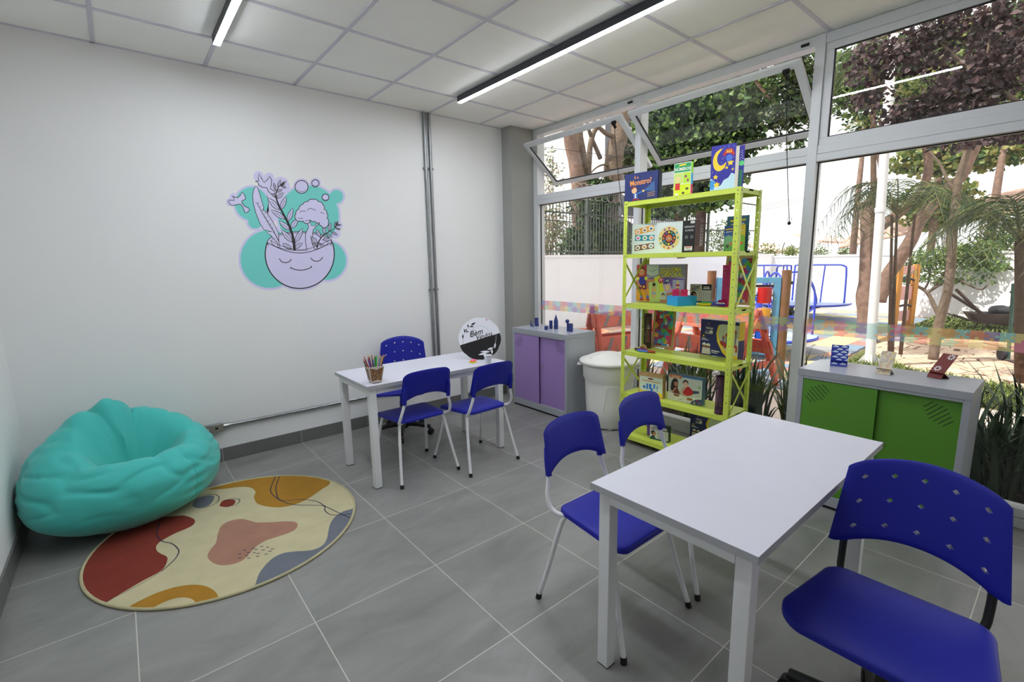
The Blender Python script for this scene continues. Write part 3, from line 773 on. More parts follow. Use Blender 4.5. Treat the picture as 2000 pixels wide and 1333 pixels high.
blob([(1960, 690), (1905, 708), (1860, 722), (1820, 748), (1793, 785), (1783, 820), (1775, 865), (1755, 900), (1720, 922), (1670, 934), (1600, 938), (1535, 948), (1480, 975), (1435, 1018), (1405, 1060), (1390, 1105), (1375, 1180), (1550, 1190), (1800, 1050), (1990, 850)], rgy)
blob([(660, 1290), (700, 1240), (770, 1200), (860, 1160), (950, 1132), (1040, 1119), (1110, 1125), (1160, 1150), (1185, 1185), (1180, 1230), (1120, 1275), (1064, 1235), (1058, 1212), (1035, 1195), (985, 1188), (925, 1200), (860, 1228), (800, 1265), (770, 1310)], rm)
curve([(1502, 515), (1478, 570), (1468, 610), (1490, 640), (1530, 665), (1600, 685), (1750, 690), (1762, 715), (1792, 738), (1850, 740), (1920, 733)], .006, rn)
curve([(1524, 515), (1500, 575), (1500, 620), (1525, 660), (1640, 656), (1720, 668), (1762, 692), (1830, 725), (1910, 762)], .006, rn)
curve([(868, 780), (850, 835), (860, 865), (885, 885), (930, 895), (960, 918), (970, 942), (945, 985), (875, 1048)], .006, rn)
curve([(870, 1050), (770, 1112), (560, 1218)], .003, rn)
for a, b_ in ((1300, 953), (1300, 974), (1328, 932), (1350, 975), (1398, 965), (1445, 953), (1420, 912), (1452, 915), (1478, 925), (1375, 922), (1390, 928), (1348, 945), (1380, 945), (1400, 950), (1428, 930), (1465, 938), (1338, 962)):
    P = rg_([(a-9, b_+1), (a+9, b_-1)]); A.line(P, .006, rn, 2)
tag(q.build('round_rug', smooth=False), 'round cream rug with rust, mustard, clay and slate abstract shapes on the floor', 'rug')

# ================================================================== WALL STICKER
def stk(nm, c): return mat('sticker_'+nm, c, .55)
kt, kl, kb = stk('teal', (110, 204, 196)), stk('lilac', (205, 202, 232)), stk('black', (22, 20, 26))
q = MB()
def mw(u, v, h): p = at(420+u*.19499, 320+v*.19505, 'y', 0); return (p.x, -.0008-h, p.z)
A = Art(q, mw, .00012)
TC = [(365, 400, 165), (402, 578, 72), (935, 522, 305), (1215, 330, 68), (545, 955, 290), (1118, 970, 195)]
for x, y, r in TC: A.disc(x, y, r+22, kl, 1, n=56)
A.disc(848, 912, 362, kl, 1, n=64); A.poly([(520, 150), (720, 150), (760, 260), (640, 560), (520, 500)], kl, 1)
for x, y, r in ((435, 125, 52), (540, 140, 52), (500, 220, 75), (620, 250, 70), (655, 200, 70), (700, 215, 45), (866, 232, 84), (1004, 197, 56), (1105, 338, 50), (150, 385, 42), (270, 300, 38), (185, 335, 42), (220, 430, 30), (1225, 620, 52), (1200, 700, 55)): A.disc(x, y, r, kl, 1.4, n=28)
for x, y, r in TC: A.disc(x, y, r, kt, 2, n=56)
A.poly([tuple(p) for p in smooth_path([(545, 250), (620, 200), (700, 160), (722, 250), (690, 330), (690, 420), (640, 500), (590, 590), (545, 520), (535, 400), (525, 330)], 5, True)], kl, 3)
def outl(pts, m=kl, L=4, w=7, sm=0):
    P = [tuple(p) for p in smooth_path(pts, sm, True)] if sm else pts
    A.poly(P, m, L); A.line(P, w, kb, L+.6, closed=True)
# bowl
body = [(848+346*math.cos(a), 905+345*math.sin(a)) for a in [math.radians(-24+k*(228/40)) for k in range(41)]]
outl(body, L=4, w=11)
A.disc(845, 788, 107, kl, 5, rx=322); A.line(ngon((845, 788), 107, 56, 322), 7, kb, 5.5, closed=True); A.line(ngon((848, 782), 88, 56, 285), 5, kb, 5.5, closed=True)
# feather
outl([(405, 225), (425, 235), (442, 285), (460, 350), (487, 440), (480, 475), (497, 470), (530, 510), (570, 570), (610, 640), (636, 700), (638, 780), (650, 838), (632, 838), (622, 790), (560, 720), (513, 686), (566, 682), (490, 662), (450, 600), (410, 500), (383, 400), (375, 330), (385, 260)], L=6, w=6)
A.line([(418, 385), (480, 505), (580, 665), (640, 780)], [4, 9], kb, 7.2)
for t_ in range(9): x0, y0 = 430+t_*20, 410+t_*36; A.line([(x0, y0), (x0-26, y0-26)], 2.5, kb, 7.2); A.line([(x0, y0), (x0+12, y0-34)], 2.5, kb, 7.2)
# leafy branches
def leaves(L, lst):
    for (b0, b1, t0, t1, w) in lst: A.leaf((b0, b1), (t0, t1), w, kl, L, kb, 6.5)
leaves(6.5, [(800, 800, 877, 645, 24), (775, 790, 665, 662, 26), (790, 852, 877, 793, 20), (770, 857, 673, 798, 20), (755, 668, 640, 573, 24), (760, 648, 828, 555, 26), (725, 582, 780, 443, 24), (705, 557, 560, 463, 24), (655, 467, 713, 328, 24), (648, 467, 526, 338, 26), (615, 352, 685, 290, 18), (605, 342, 545, 258, 12), (612, 285, 675, 257, 12), (605, 272, 588, 190, 12), (630, 242, 655, 160, 14), (660, 217, 710, 175, 10), (662, 222, 712, 242, 10), (655, 225, 690, 190, 8)])
A.line([(795, 868), (782, 745), (742, 620), (692, 520), (640, 420), (612, 340), (615, 280), (650, 218), (698, 210)], [28, 5], kb, 8, sm=5)
# tree
A.poly([(920, 868), (905, 775), (908, 700), (934, 640), (925, 602), (880, 555), (895, 548), (940, 592), (945, 560), (965, 622), (1000, 622), (1040, 570), (1042, 600), (985, 662), (975, 720), (965, 780), (1000, 862)], kl, 6.2)
A.line([(920, 866), (905, 775), (908, 700), (934, 640), (925, 602), (878, 556)], 6, kb, 7, sm=3); A.line([(1000, 860), (966, 780), (976, 720), (985, 662), (1042, 598)], 6, kb, 7, sm=3); A.line([(945, 562), (965, 622), (1000, 622), (1042, 568)], 5, kb, 7)
crown = [(812, 560), (808, 505), (838, 455), (880, 405), (930, 380), (975, 357), (1035, 378), (1080, 412), (1090, 455), (1120, 500), (1118, 545), (1135, 590), (1105, 640), (1065, 622), (1045, 590), (1000, 578), (950, 560), (925, 600), (880, 570), (850, 572)]
cp = []
for i in range(len(crown)):
    a_, b_ = Vector(crown[i]), Vector(crown[(i+1) % len(crown)]); mid = (a_+b_)/2; nn = Vector((b_.y-a_.y, -(b_.x-a_.x))).normalized()*9
    cp += [tuple(a_), tuple(a_.lerp(mid, .5)+nn*.9), tuple(mid+nn*1.25), tuple(b_.lerp(mid, .5)+nn*.9)]
A.poly(cp, kl, 7.5); A.line(cp, 7, kb, 8.1, closed=True)
for pts in ([(925, 470), (945, 448), (970, 452), (1010, 468)], [(848, 490), (865, 474), (905, 475)], [(1052, 495), (1070, 488), (1090, 503)], [(830, 540), (850, 550), (880, 545)], [(900, 575), (930, 568), (960, 572)]): A.line(pts, 5, kb, 8.1, sm=3)
leaves(6.6, [(1055, 742, 1015, 655, 16), (1093, 712, 1092, 618, 16), (1140, 682, 1156, 588, 15), (1075, 762, 1167, 758, 16), (1110, 702, 1177, 735, 12), (1160, 682, 1228, 716, 12), (1198, 642, 1206, 580, 9), (1210, 645, 1257, 662, 8), (1216, 620, 1230, 574, 7), (1225, 618, 1260, 612, 7), (1030, 800, 953, 728, 18), (1040, 795, 1122, 856, 14), (1030, 832, 972, 790, 10)])
A.line([(1020, 845), (1040, 780), (1080, 722), (1140, 682), (1200, 645), (1232, 600)], [13, 5], kb, 7.6, sm=5)
# front rim and face
rim = [(848+346*math.cos(math.radians(a)), 905+345*math.sin(math.radians(a))) for a in (204, 200)]
fr_ = [(523+ (1167-523)*k/30, 790+105*math.sin(PI*k/30)) for k in range(31)]
lo_ = [(1167-(1167-523)*k/30, 790+40+105*math.sin(PI*k/30)) for k in range(31)]
A.poly(fr_[1:-1]+[(1160, 840)]+lo_[1:-1]+[(530, 840)], kl, 9); A.line(fr_, 7, kb, 9.5); A.line([(550+590*k/30, 770+92*math.sin(PI*k/30)) for k in range(31)], 5, kb, 8.6)
A.line([(643, 950), (665, 980), (705, 992), (745, 980), (763, 955)], 8, kb, 9.5, sm=4); A.line([(958, 943), (980, 968), (1018, 977), (1055, 965), (1078, 937)], 8, kb, 9.5, sm=4)
A.line([(757, 1042), (800, 1060), (860, 1067), (920, 1057), (968, 1035)], 8, kb, 9.5, sm=4); A.line([(752, 1050), (764, 1034)], 7, kb, 9.5); A.line([(956, 1024), (970, 1040)], 7, kb, 9.5)
outl([(400, 175), (428, 185), (436, 212), (470, 235), (518, 242), (535, 280), (560, 302), (600, 300), (592, 275), (552, 250), (563, 210), (566, 165), (545, 123), (532, 152), (490, 190), (468, 150), (435, 98), (432, 150), (442, 172), (418, 172)], L=9, w=7)
outl([(170, 320), (188, 343), (195, 367), (150, 365), (130, 372), (148, 402), (165, 420), (212, 412), (250, 404), (276, 430), (300, 492), (322, 488), (347, 465), (330, 440), (300, 430), (268, 390), (266, 376), (305, 355), (300, 320), (270, 285), (250, 320), (225, 342), (190, 332)], L=9, w=7)
for x, y, r in ((866, 232, 65), (1004, 197, 36), (1105, 338, 34)):
    A.disc(x, y, r, kl, 9); A.line(ngon((x, y), r, 36), 8, kb, 9.6, closed=True); A.line([(x+r*.75*math.cos(a), y+r*.75*math.sin(a)) for a in [math.radians(40+k*14) for k in range(9)]], 4, kb, 9.6)
tag(q.build('wall_sticker', smooth=False), 'teal and lilac wall sticker of a smiling bowl planted with leafy stems', 'wall sticker')

# ================================================================== ON THE DESK
HT = .737
P = at(733, 747, 'z', HT); t = thing('pencil_pot', 'square flared pot with brown glittery patterned sides on the long desk', 'pencil holder', (P.x, P.y, HT), math.radians(-8))
mpot = mat('cream_pot', (206, 196, 188), .6, bump=.3, bscale=80); mglit = mat('patterned_brown_paper', (128, 88, 52), .5, var=.5, vscale=60)
q = MB()
def fr4(h0, h1, r0, r1, m, ins=0.0):
    V = []
    for h, r in ((h0, r0), (h1, r1)):
        V += [(-r, -r, h), (r, -r, h), (r, r, h), (-r, r, h)]
    return V
V = fr4(.006, .118, .036, .054, None)+fr4(.010, .117, .032, .050, None)
F = [(0, 1, 5, 4), (1, 2, 6, 5), (2, 3, 7, 6), (3, 0, 4, 7), (9, 8, 12, 13), (10, 9, 13, 14), (11, 10, 14, 15), (8, 11, 15, 12), (4, 5, 13, 12), (5, 6, 14, 13), (6, 7, 15, 14), (7, 4, 12, 15), (3, 2, 1, 0), (8, 9, 10, 11)]
q.add(V, F, mpot)
for sx in (-1, 1):
    for sy in (-1, 1): q.box(sx*.030-.006, sx*.030+.006, sy*.030-.006, sy*.030+.006, 0, .008, mpot)
q.build('pot_body', t, bevel=.002)
q = MB(); rp2 = random.Random(3)
for sd_ in range(4):
    X = Matrix.Rotation(sd_*PI/2, 4, 'Z')
    def pf(u, v, h, X=X):
        r = .036+(.054-.036)*(v-.006)/.112+.0006+h; return tuple(X @ Vector((u, -r, v)))
    a_ = Art(q, pf, .0002)
    w0 = lambda v: (.036+.018*(v-.006)/.112)*.84
    top = [(w0(.108)*(1-2*k/12), .108-.010*math.sin(PI*k/12)**2-(.006 if k == 6 else 0)) for k in range(13)]; bot = [(-w0(.016)*(1-2*k/8), .014+.008*math.sin(PI*k/8)) for k in range(9)]
    a_.poly(top+bot, mglit, 1)
    for _ in range(46):
        v = rp2.uniform(.02, .095); u = rp2.uniform(-1, 1)*w0(v)*.92; a_.disc(u, v, rp2.uniform(.0008, .0022), flat(rp2.choice([(230, 220, 120), (190, 220, 130), (235, 150, 160), (150, 200, 200), (240, 240, 225), (120, 150, 50)])), 2, n=6)
q.build('patterned_panel', t, smooth=False)
pens = [((30, 26, 26), 0, 'dark'), ((150, 58, 52), 0, 'brick red'), ((210, 60, 110), 1, 'pink'), ((92, 60, 150), 1, 'purple'), ((196, 110, 60), 0, 'orange-brown'), ((120, 40, 36), 0, 'maroon'), ((36, 70, 140), 0, 'blue'), ((150, 112, 84), 0, 'tan'), ((80, 120, 50), 0, 'olive green'), ((40, 190, 60), 1, 'bright green'), ((24, 28, 30), 1, 'black'), ((90, 140, 220), 0, 'sky blue'), ((210, 160, 50), 0, 'golden yellow'), ((170, 120, 50), 0, 'ochre'), ((60, 34, 50), 0, 'dark plum'), ((226, 190, 90), 0, 'pale yellow')]
for i, (c, mk, nm) in enumerate(pens):
    u = (i+.5)/len(pens); ang = 2*PI*(i*.618 % 1); tx = (u-.5)*.15; ty = .03*math.sin(ang); bx, by = tx*.22, ty*.5
    L_ = .150+.022*((i*37) % 10)/10
    d = Vector((tx-bx, ty-by, .15)).normalized(); p0 = Vector((bx, by, .014))
    g_ = 'pencils and pens standing in the pot'
    root = thing('felt_pen' if mk else 'pencil', '%s %s standing in the patterned pencil pot' % (nm, 'felt pen' if mk else 'pencil'), 'felt pen' if mk else 'pencil', (P.x, P.y, HT), math.radians(-8), g_)
    q = MB(); r = .0052 if mk else .0038; mc = flat(c, .35)
    q.cyl(p0, p0+d*L_, r, mc, seg=6 if not mk else 10); q.build('barrel', root)
    q = MB()
    if mk: q.cyl(p0+d*L_, p0+d*(L_+.014), r*.8, mc, r*.5, seg=10); q.build('cap', root)
    else: q.cyl(p0+d*L_, p0+d*(L_+.012), r, mat('raw_pencil_wood', (214, 176, 128), .7), .0014, seg=6); q.cyl(p0+d*(L_+.012), p0+d*(L_+.017), .0014, mc, .0003, seg=6); q.build('sharpened_tip', root)
# sticky notes
P = at(924, 709, 'z', HT)
for i, (c, nm, dz, dx, rr) in enumerate((((190, 220, 40), 'lime green sticky note pad at the bottom of the small stack', 0, 0, .5), ((250, 196, 40), 'yellow orange sticky note pad in the middle of the small stack', .008, -.003, .3), ((255, 110, 150), 'pink sticky note pad on top of the small stack', .016, .004, .62))):
    q = MB(); q.box(-.025, .025, -.019, .019, 0, .0075, flat(c, .7)); o = q.build('sticky_note_pad', loc=(P.x+dx, P.y, HT+dz), rotz=rr, smooth=False); tag(o, nm, 'sticky notes', 'stack of sticky note pads on the desk')
P = at(955, 711, 'z', HT); q = MB(); q.lathe([(.0205, 0), (.0215, .002), (.0315, .066), (.034, .067), (.034, .070), (.030, .070), (.020, .004), (.0003, .004)], mat('white_cup', (236, 238, 240), .35), seg=28)
tag(q.build('plastic_cup', loc=(P.x, P.y+.012, HT)), 'small white plastic cup in front of the welcome plaque', 'cup')
# welcome plaque
PB = at(938, 703, 'z', HT); dirv = Vector((CAM.x-PB.x, CAM.y-PB.y, 0)).normalized(); az = math.atan2(dirv.y, dirv.x)+PI/2-.05
t = thing('welcome_plaque', 'round wavy-edged black and white welcome plaque standing on the desk', 'plaque', (PB.x, PB.y, HT), az)
Rq = .172; tilt = math.radians(-9)
XM = Matrix.Rotation(tilt, 4, 'X')
def scal(k, n=120):
    a = 2*PI*k/n; return Rq*(1+.035*abs(math.cos(a*5.0+.4))**.5*math.copysign(1, 1)-.012)
outp = [(scal(k)*math.cos(2*PI*k/120), scal(k)*math.sin(2*PI*k/120)) for k in range(120)]
zmin = min(p[1] for p in outp); mwht, mblk = mat('plaque_white', (232, 234, 240), .3), mat('plaque_black', (22, 22, 24), .35)
def pq(u, v, h): return tuple(XM @ Vector((u, -.004-h, v-zmin)))
q = MB(); V = [tuple(XM @ Vector((u, y, v-zmin))) for y in (-.004, .002) for u, v in outp]; n_ = 120
q.add(V, [tuple(range(n_)), tuple(range(2*n_-1, n_-1, -1))]+[(i, n_+i, n_+(i+1) % n_, (i+1) % n_) for i in range(n_)], mwht)
A = Art(q, pq, .0003)
sl = math.radians(16); half = [p for p in outp]
def clip_half(pts):
    out = []
    f = lambda p: p[1]-math.tan(sl)*p[0]+.004
    for i in range(len(pts)):
        p, r_ = pts[i], pts[(i+1) % len(pts)]; a, b_ = f(p), f(r_)
        if a <= 0: out.append(p)
        if (a <= 0) != (b_ <= 0): t_ = a/(a-b_); out.append((p[0]+(r_[0]-p[0])*t_, p[1]+(r_[1]-p[1])*t_))
    return out
A.poly(clip_half([(x*.999, y*.999) for x, y in outp]), mblk, 1)
for pts in ([(-.052, .02), (-.062, .04), (-.05, .058), (-.030, .055), (-.028, .038), (-.045, .030)], ): pass
ring = [(.085*math.cos(math.radians(a)), .03+.075*math.sin(math.radians(a))) for a in range(10, 200, 8)]
A.line(ring, .0016, flat((150, 150, 150)), 1)
A.text('Bem', -.028, .028, .062, mblk, 2, bold=.012, shear=.45, rot=.28); A.text('Vindos', .035, .006, .052, mblk, .6, bold=.008, shear=.45, rot=.28)
A.line(smooth_path([(-.078, .032), (-.070, .060), (-.045, .072), (-.028, .060), (-.040, .030), (-.062, .015), (-.078, .026)], 5), .003, mblk, 2); A.line(smooth_path([(-.012, .018), (-.022, .0), (-.004, -.012), (.006, .004), (.02, .035)], 5), .003, mblk, .6)
stem = [(-.140, -.045), (-.138, .0), (-.128, .045), (-.100, .085), (-.062, .118)]
A.line(smooth_path(stem, 5), .0018, mblk, 2)
for b0, b1, t0, t1, w in ((-.138, -.0, -.141, .040, .006), (-.122, .05, -.128, .088, .005), (-.118, .058, -.106, .085, .005), (-.115, .055, -.088, .064, .005), (-.092, .094, -.098, .122, .006), (-.082, .100, -.045, .102, .006), (-.070, .112, -.032, .135, .008)): A.leaf((b0, b1), (t0, t1), w, mblk, 2)
stem = [(.135, .028), (.130, -.03), (.110, -.075), (.070, -.115), (.03, -.125)]
A.line(smooth_path(stem, 5), .0022, mwht, 2.5)
for b0, b1, t0, t1, w in ((.128, -.035, .122, -.085, .007), (.108, -.078, .06, -.092, .008), (.098, -.09, .100, -.13, .008), (.08, -.108, .0, -.108, .008), (.06, -.118, -.018, -.135, .009)): A.leaf((b0, b1), (t0, t1), w, mwht, 2.5)
A.disc(.058, .155, .0055, flat((190, 30, 40)), 2.5, n=14)
o = q.build('plate', t, smooth=False)
q = MB(); q.box(-.035, .035, .0035, .10, 0, .004, mblk); q.box(-.012, .012, .02, .026, 0, .10, mblk); q.build('stand', t, smooth=False)

# ================================================================== ON THE LILAC CABINET: geometric solids
m_sol = mat('navy_blue_wood', (34, 52, 116), .55)
CZ = .845; gs = 'blue geometric solids on the lilac cabinet'
def zc_(px, py): return at(px, py, 'z', CZ)
def pxs(a, b_): return 1020+a*.06, 610+b_*.06
solids = [
 ('cone', (286, 455), 62, 225, 'thin blue cone at the pillar end of the lilac cabinet top'),
 ('prism', (425, 462), 118, 275, 'broad blue rectangular prism between the thin cone and a pyramid'),
 ('pyramid', (512, 448), 80, 220, 'blue pyramid beside the broad prism, in front of the window frame'),
 ('low_pyramid', (420, 470), 95, 100, 'low blue pyramid in front of the broad prism on the lilac cabinet'),
 ('cylinder', (888, 545), 112, 265, 'blue upright cylinder behind the small cube on the lilac cabinet'),
 ('cube', (855, 562), 118, 120, 'small blue cube in the middle cluster on the lilac cabinet'),
 ('hexprism', (1098, 548), 142, 270, 'tall blue hexagonal prism with a pyramid balanced on top'),
 ('prism', (1495, 628), 92, 270, 'blue prism under the ball on the lilac cabinet'),
 ('prism', (1590, 640), 118, 270, 'blue square prism beside the prism that carries the ball')]
for kind, (bx, by), wpx, hpx, lb in solids:
    P = zc_(*pxs(bx, by)); dd = depth(P)/FPX*.06; w = wpx*dd; h = hpx*dd; q = MB()
    if kind == 'cone': q.cyl((0, 0, 0), (0, 0, h), w/2, m_sol, .0005, seg=24)
    elif kind == 'cylinder': q.cyl((0, 0, 0), (0, 0, h), w/2, m_sol, seg=28)
    elif kind == 'hexprism': q.cyl((0, 0, 0), (0, 0, h), w/2, m_sol, seg=6)
    elif kind in ('pyramid', 'low_pyramid'): q.cyl((0, 0, 0), (0, 0, h), w/2*1.15, m_sol, .0005, seg=4)
    else: s = w/2/1.25; q.box(-s, s, -s, s, 0, h, m_sol)
    y = P.y; x = P.x+ (0 if kind not in ('prism', 'cylinder') or bx > 1400 else .02)
    if kind == 'low_pyramid': x -= .035
    if kind == 'cube': x -= .03
    nm = {'cone': 'blue_cone', 'cylinder': 'blue_cylinder', 'hexprism': 'blue_hexagonal_prism', 'pyramid': 'blue_pyramid', 'low_pyramid': 'blue_pyramid', 'cube': 'blue_cube', 'prism': 'blue_prism'}[kind]
    o = q.build(nm, loc=(x, y, CZ), rotz=.35 if kind in ('prism', 'cube') else 0, smooth=kind in ('cone', 'cylinder')); tag(o, lb, 'wooden solid', gs)
    if kind == 'hexprism':
        q = MB(); h2 = 215*dd; q.cyl((0, 0, 0), (0, 0, h2), w/2, m_sol, .0005, seg=6); tag(q.build('blue_pyramid', loc=(x, y, CZ+h), smooth=False), 'blue hexagonal pyramid standing on top of the tall prism', 'wooden solid', gs)
    if bx == 1495:
        r = 65*dd; q = MB(); q.ball((0, 0, 0), r, m_sol, 24, 16); tag(q.build('blue_ball', loc=(x-.004, y+.008, CZ+h+r-.001), ang=180), 'blue ball resting on top of a prism on the lilac cabinet', 'wooden solid', gs)

# ================================================================== ON THE GREEN CABINET: phone stands
GZ = .85
def phone_stand(label, L, R, hpx, yaw, art, mcol, lean=28):
    """Folded board: long back rest, short front lip, two feet."""
    a, b_ = at(*L, 'z', GZ), at(*R, 'z', GZ); c = (a+b_)/2; w = (b_-a).length
    th = .003; q = MB(); bh = hpx*depth(c)/FPX; l = math.radians(lean); hk = bh*.26
    # back leg from the floor behind up to the hinge, lip, then the tall rest leaning back
    fx = w/2
    def slab(p0, p1):
        p0 = Vector(p0); p1 = Vector(p1); d = (p1-p0).normalized(); nn = Vector((0, -d.z, d.y))*th/2
        V = [(-fx, *(p0+nn).yz), (fx, *(p0+nn).yz), (fx, *(p1+nn).yz), (-fx, *(p1+nn).yz), (-fx, *(p0-nn).yz), (fx, *(p0-nn).yz), (fx, *(p1-nn).yz), (-fx, *(p1-nn).yz)]
        q.add(V, [(0, 1, 2, 3), (7, 6, 5, 4), (0, 4, 5, 1), (1, 5, 6, 2), (2, 6, 7, 3), (3, 7, 4, 0)], mcol)
        return p0, p1, nn
    f0 = Vector((0, -.004, .001)); k = Vector((0, .014, hk)); top = k+Vector((0, math.sin(l), math.cos(l)))*(bh-hk)/math.cos(l)*1.0
    slab(f0, k); q_art = slab(k, top); slab(k, (0, .055, .001)); slab(k+Vector((0, -.0, 0)), k+Vector((0, -.022, .004)))
    d = (top-k).normalized(); nn = Vector((0, -d.z, d.y)); Ln = (top-k).length
    def fm(u, v, h):
        p = k+d*v+nn*(th/2+.0002+h) if nn.y < 0 else k+d*v-nn*(th/2+.0002+h); return (u, p.y, p.z)
    d2 = (k-f0).normalized(); n2 = Vector((0, -d2.z, d2.y))
    def fm2(u, v, h): p = f0+d2*v+n2*(th/2+.0002+h); return (u, p.y, p.z)
    art(Art(q, fm, .0002), w, Ln, 0); art(Art(q, fm2, .0002), w, (k-f0).length, 1)
    tag(q.build('phone_stand', loc=(c.x, c.y, GZ), rotz=yaw, smooth=False), label, 'phone stand', 'folded phone stands on the green cabinet')
def clouds(A, w, h, lip):
    mc = flat((205, 226, 240)); r = h/5.5 if not lip else h/1.6; row = 0; y = h-r*.5 if not lip else h*.45
    while y > r*.2:
        for x in ((-.25, .25) if row % 2 == 0 else (0, .49)):
            s = w*.17; cx_ = x*w
            pts = [(cx_-s, y-s*.32), (cx_-s*.95, y+s*.05), (cx_-s*.55, y+s*.12), (cx_-s*.4, y+s*.42), (cx_+s*.05, y+s*.5), (cx_+s*.35, y+s*.28), (cx_+s*.8, y+s*.22), (cx_+s, y-s*.1), (cx_+s*.8, y-s*.35)]
            A.poly(clip_convex([tuple(p) for p in smooth_path(pts, 4, True)], [(-w/2, 0), (w/2, 0), (w/2, h), (-w/2, h)]), mc, 1)
        y -= r*.92; row += 1
def flowers(A, w, h, lip):
    rr = random.Random(5)
    for _ in range(34):
        x, y = rr.uniform(-.42, .42)*w, rr.uniform(.06, .94)*h; c = rr.choice([(200, 186, 160), (186, 176, 150), (214, 172, 150), (220, 200, 120), (196, 190, 176)])
        A.poly(ngon((x, y), rr.uniform(.004, .011), 7, rr.uniform(.004, .009), rr.uniform(0, 3)), flat(c), 1)
def damask(A, w, h, lip):
    if lip: return
    mc = flat((225, 225, 225))
    for cx_, cy_ in ((.2*w, .84*h), (-.12*w, .18*h)):
        for k in range(9):
            a = 2*PI*k/9; A.leaf((cx_+.006*math.cos(a), cy_+.006*math.sin(a)), (cx_+.020*math.cos(a+.4), cy_+.020*math.sin(a+.4)), .003, mc, 1)
    for k in range(4): A.disc(.36*w+.006*k, .93*h-.003*k, .0015, mc, 1, n=8); A.disc(-.36*w-.004*k+.02, .10*h, .0015, mc, 1, n=8)
mm = mat('stand_blue', (38, 52, 160), .6); phone_stand('blue phone stand printed with white clouds on the green cabinet', (1623, 716), (1652, 716), 41, math.radians(-76), clouds, mm, 6)
mm = mat('stand_cream', (214, 206, 188), .7); phone_stand('cream phone stand with faded flower print on the green cabinet', (1709, 730), (1739, 733), 43, math.radians(-98), flowers, mm, 26)
mm = mat('stand_maroon', (112, 36, 34), .6); phone_stand('maroon phone stand with white damask motifs on the green cabinet', (1812, 736), (1838, 742), 45, math.radians(-116), damask, mm, 42)

# ================================================================== LIME STEEL SHELVING
m_lime = mat('lime_enamel', (204, 222, 84), .32, spec=.6)
m_bolt = mat('zinc_bolt', (170, 172, 170), .3, .9)
SX0, SX1, SY0, SY1 = .368, .680, -2.765, -1.852     # front, back, right end, left end
TZ = [1.980, 1.577, 1.180, .790, .432, .075]
t = thing('metal_shelving_unit', 'tall lime green slotted steel shelving unit with six shelves in front of the window', 'shelving unit', ((SX0+SX1)/2, (SY0+SY1)/2, 0))
ox, oy = (SX0+SX1)/2, (SY0+SY1)/2; hx, hy = (SX1-SX0)/2, (SY1-SY0)/2
def holed_flange(q, O, U, w, z0, z1, m, pitch=.05, r=.0042):
    """Upright strip of width w from O along U with a row of real round holes."""
    O = Vector(O); U = Vector(U); zz = z0; k0 = 0
    n_h = int((z1-z0)/pitch); zs = [z0+pitch*.5+i*pitch for i in range(n_h)]
    def P(u, z): return tuple(O+U*u+Vector((0, 0, z-0)))
    cur = z0
    for zc in zs:
        a, c = zc-.008, zc+.008; q.add([P(0, cur), P(w, cur), P(w, a), P(0, a)], [(0, 1, 2, 3)], m)
        x0, x1 = w*.5-.008, w*.5+.008
        q.add([P(0, a), P(x0, a), P(x0, c), P(0, c)], [(0, 1, 2, 3)], m); q.add([P(x1, a), P(w, a), P(w, c), P(x1, c)], [(0, 1, 2, 3)], m)
        ring = [(w*.5+r*math.cos(2*PI*k/8+PI/8), zc+r*math.sin(2*PI*k/8+PI/8)) for k in range(8)]
        cor = [(x1, c), (x0, c), (x0, a), (x1, a)]; V = [P(*p) for p in ring]+[P(*p) for p in cor]
        q.add(V, [(8, 9, 2, 1), (8, 1, 0), (9, 10, 4, 3), (9, 3, 2), (10, 11, 6, 5), (10, 5, 4), (11, 8, 0, 7), (11, 7, 6)], m)
        cur = c
    q.add([P(0, cur), P(w, cur), P(w, z1), P(0, z1)], [(0, 1, 2, 3)], m)
for sx in (-1, 1):
    for sy in (-1, 1):
        q = MB(); c = (sx*hx, sy*hy, 0)
        holed_flange(q, c, (-sx, 0, 0), .034, .012, 1.985, m_lime); holed_flange(q, c, (0, -sy, 0), .034, .012, 1.985, m_lime)
        p = q.build('post', t, smooth=False, solid=.0018)
        q = MB(); q.box(min(c[0], c[0]-sx*.036), max(c[0], c[0]-sx*.036), min(c[1], c[1]-sy*.036), max(c[1], c[1]-sy*.036), 0, .014, m_cap); q.build('foot_cap', p, smooth=False)
for z in TZ:
    q = MB(); a, c = hx-.0025, hy-.0025
    q.box(-a, a, -c, c, z-.001, z, m_lime)
    q.box(-a, -a+.001, -c, c, z-.032, z, m_lime); q.box(a-.001, a, -c, c, z-.032, z, m_lime); q.box(-a, a, -c, -c+.001, z-.032, z, m_lime); q.box(-a, a, c-.001, c, z-.032, z, m_lime)
    q.box(-a, -a+.014, -c, c, z-.033, z-.032, m_lime); q.box(a-.014, a, -c, c, z-.033, z-.032, m_lime)
    q.box(-.03, .03, -c, c, z-.012, z-.001, m_lime)
    for sx in (-1, 1):
        for sy in (-1, 1):
            y = sy*(hy-.017); q.cyl((sx*(hx+.0045), y, z-.016), (sx*(hx-.001), y, z-.016), .005, m_bolt, seg=8)
            x = sx*(hx-.017); q.cyl((x, sy*(hy+.0045), z-.016), (x, sy*(hy-.001), z-.016), .005, m_bolt, seg=8)
    q.cyl((-hx+.0015, 0, z-.016), (-hx+.0025, 0, z-.016), .003, m_cap, seg=8)
    q.build('shelf', t, smooth=False)
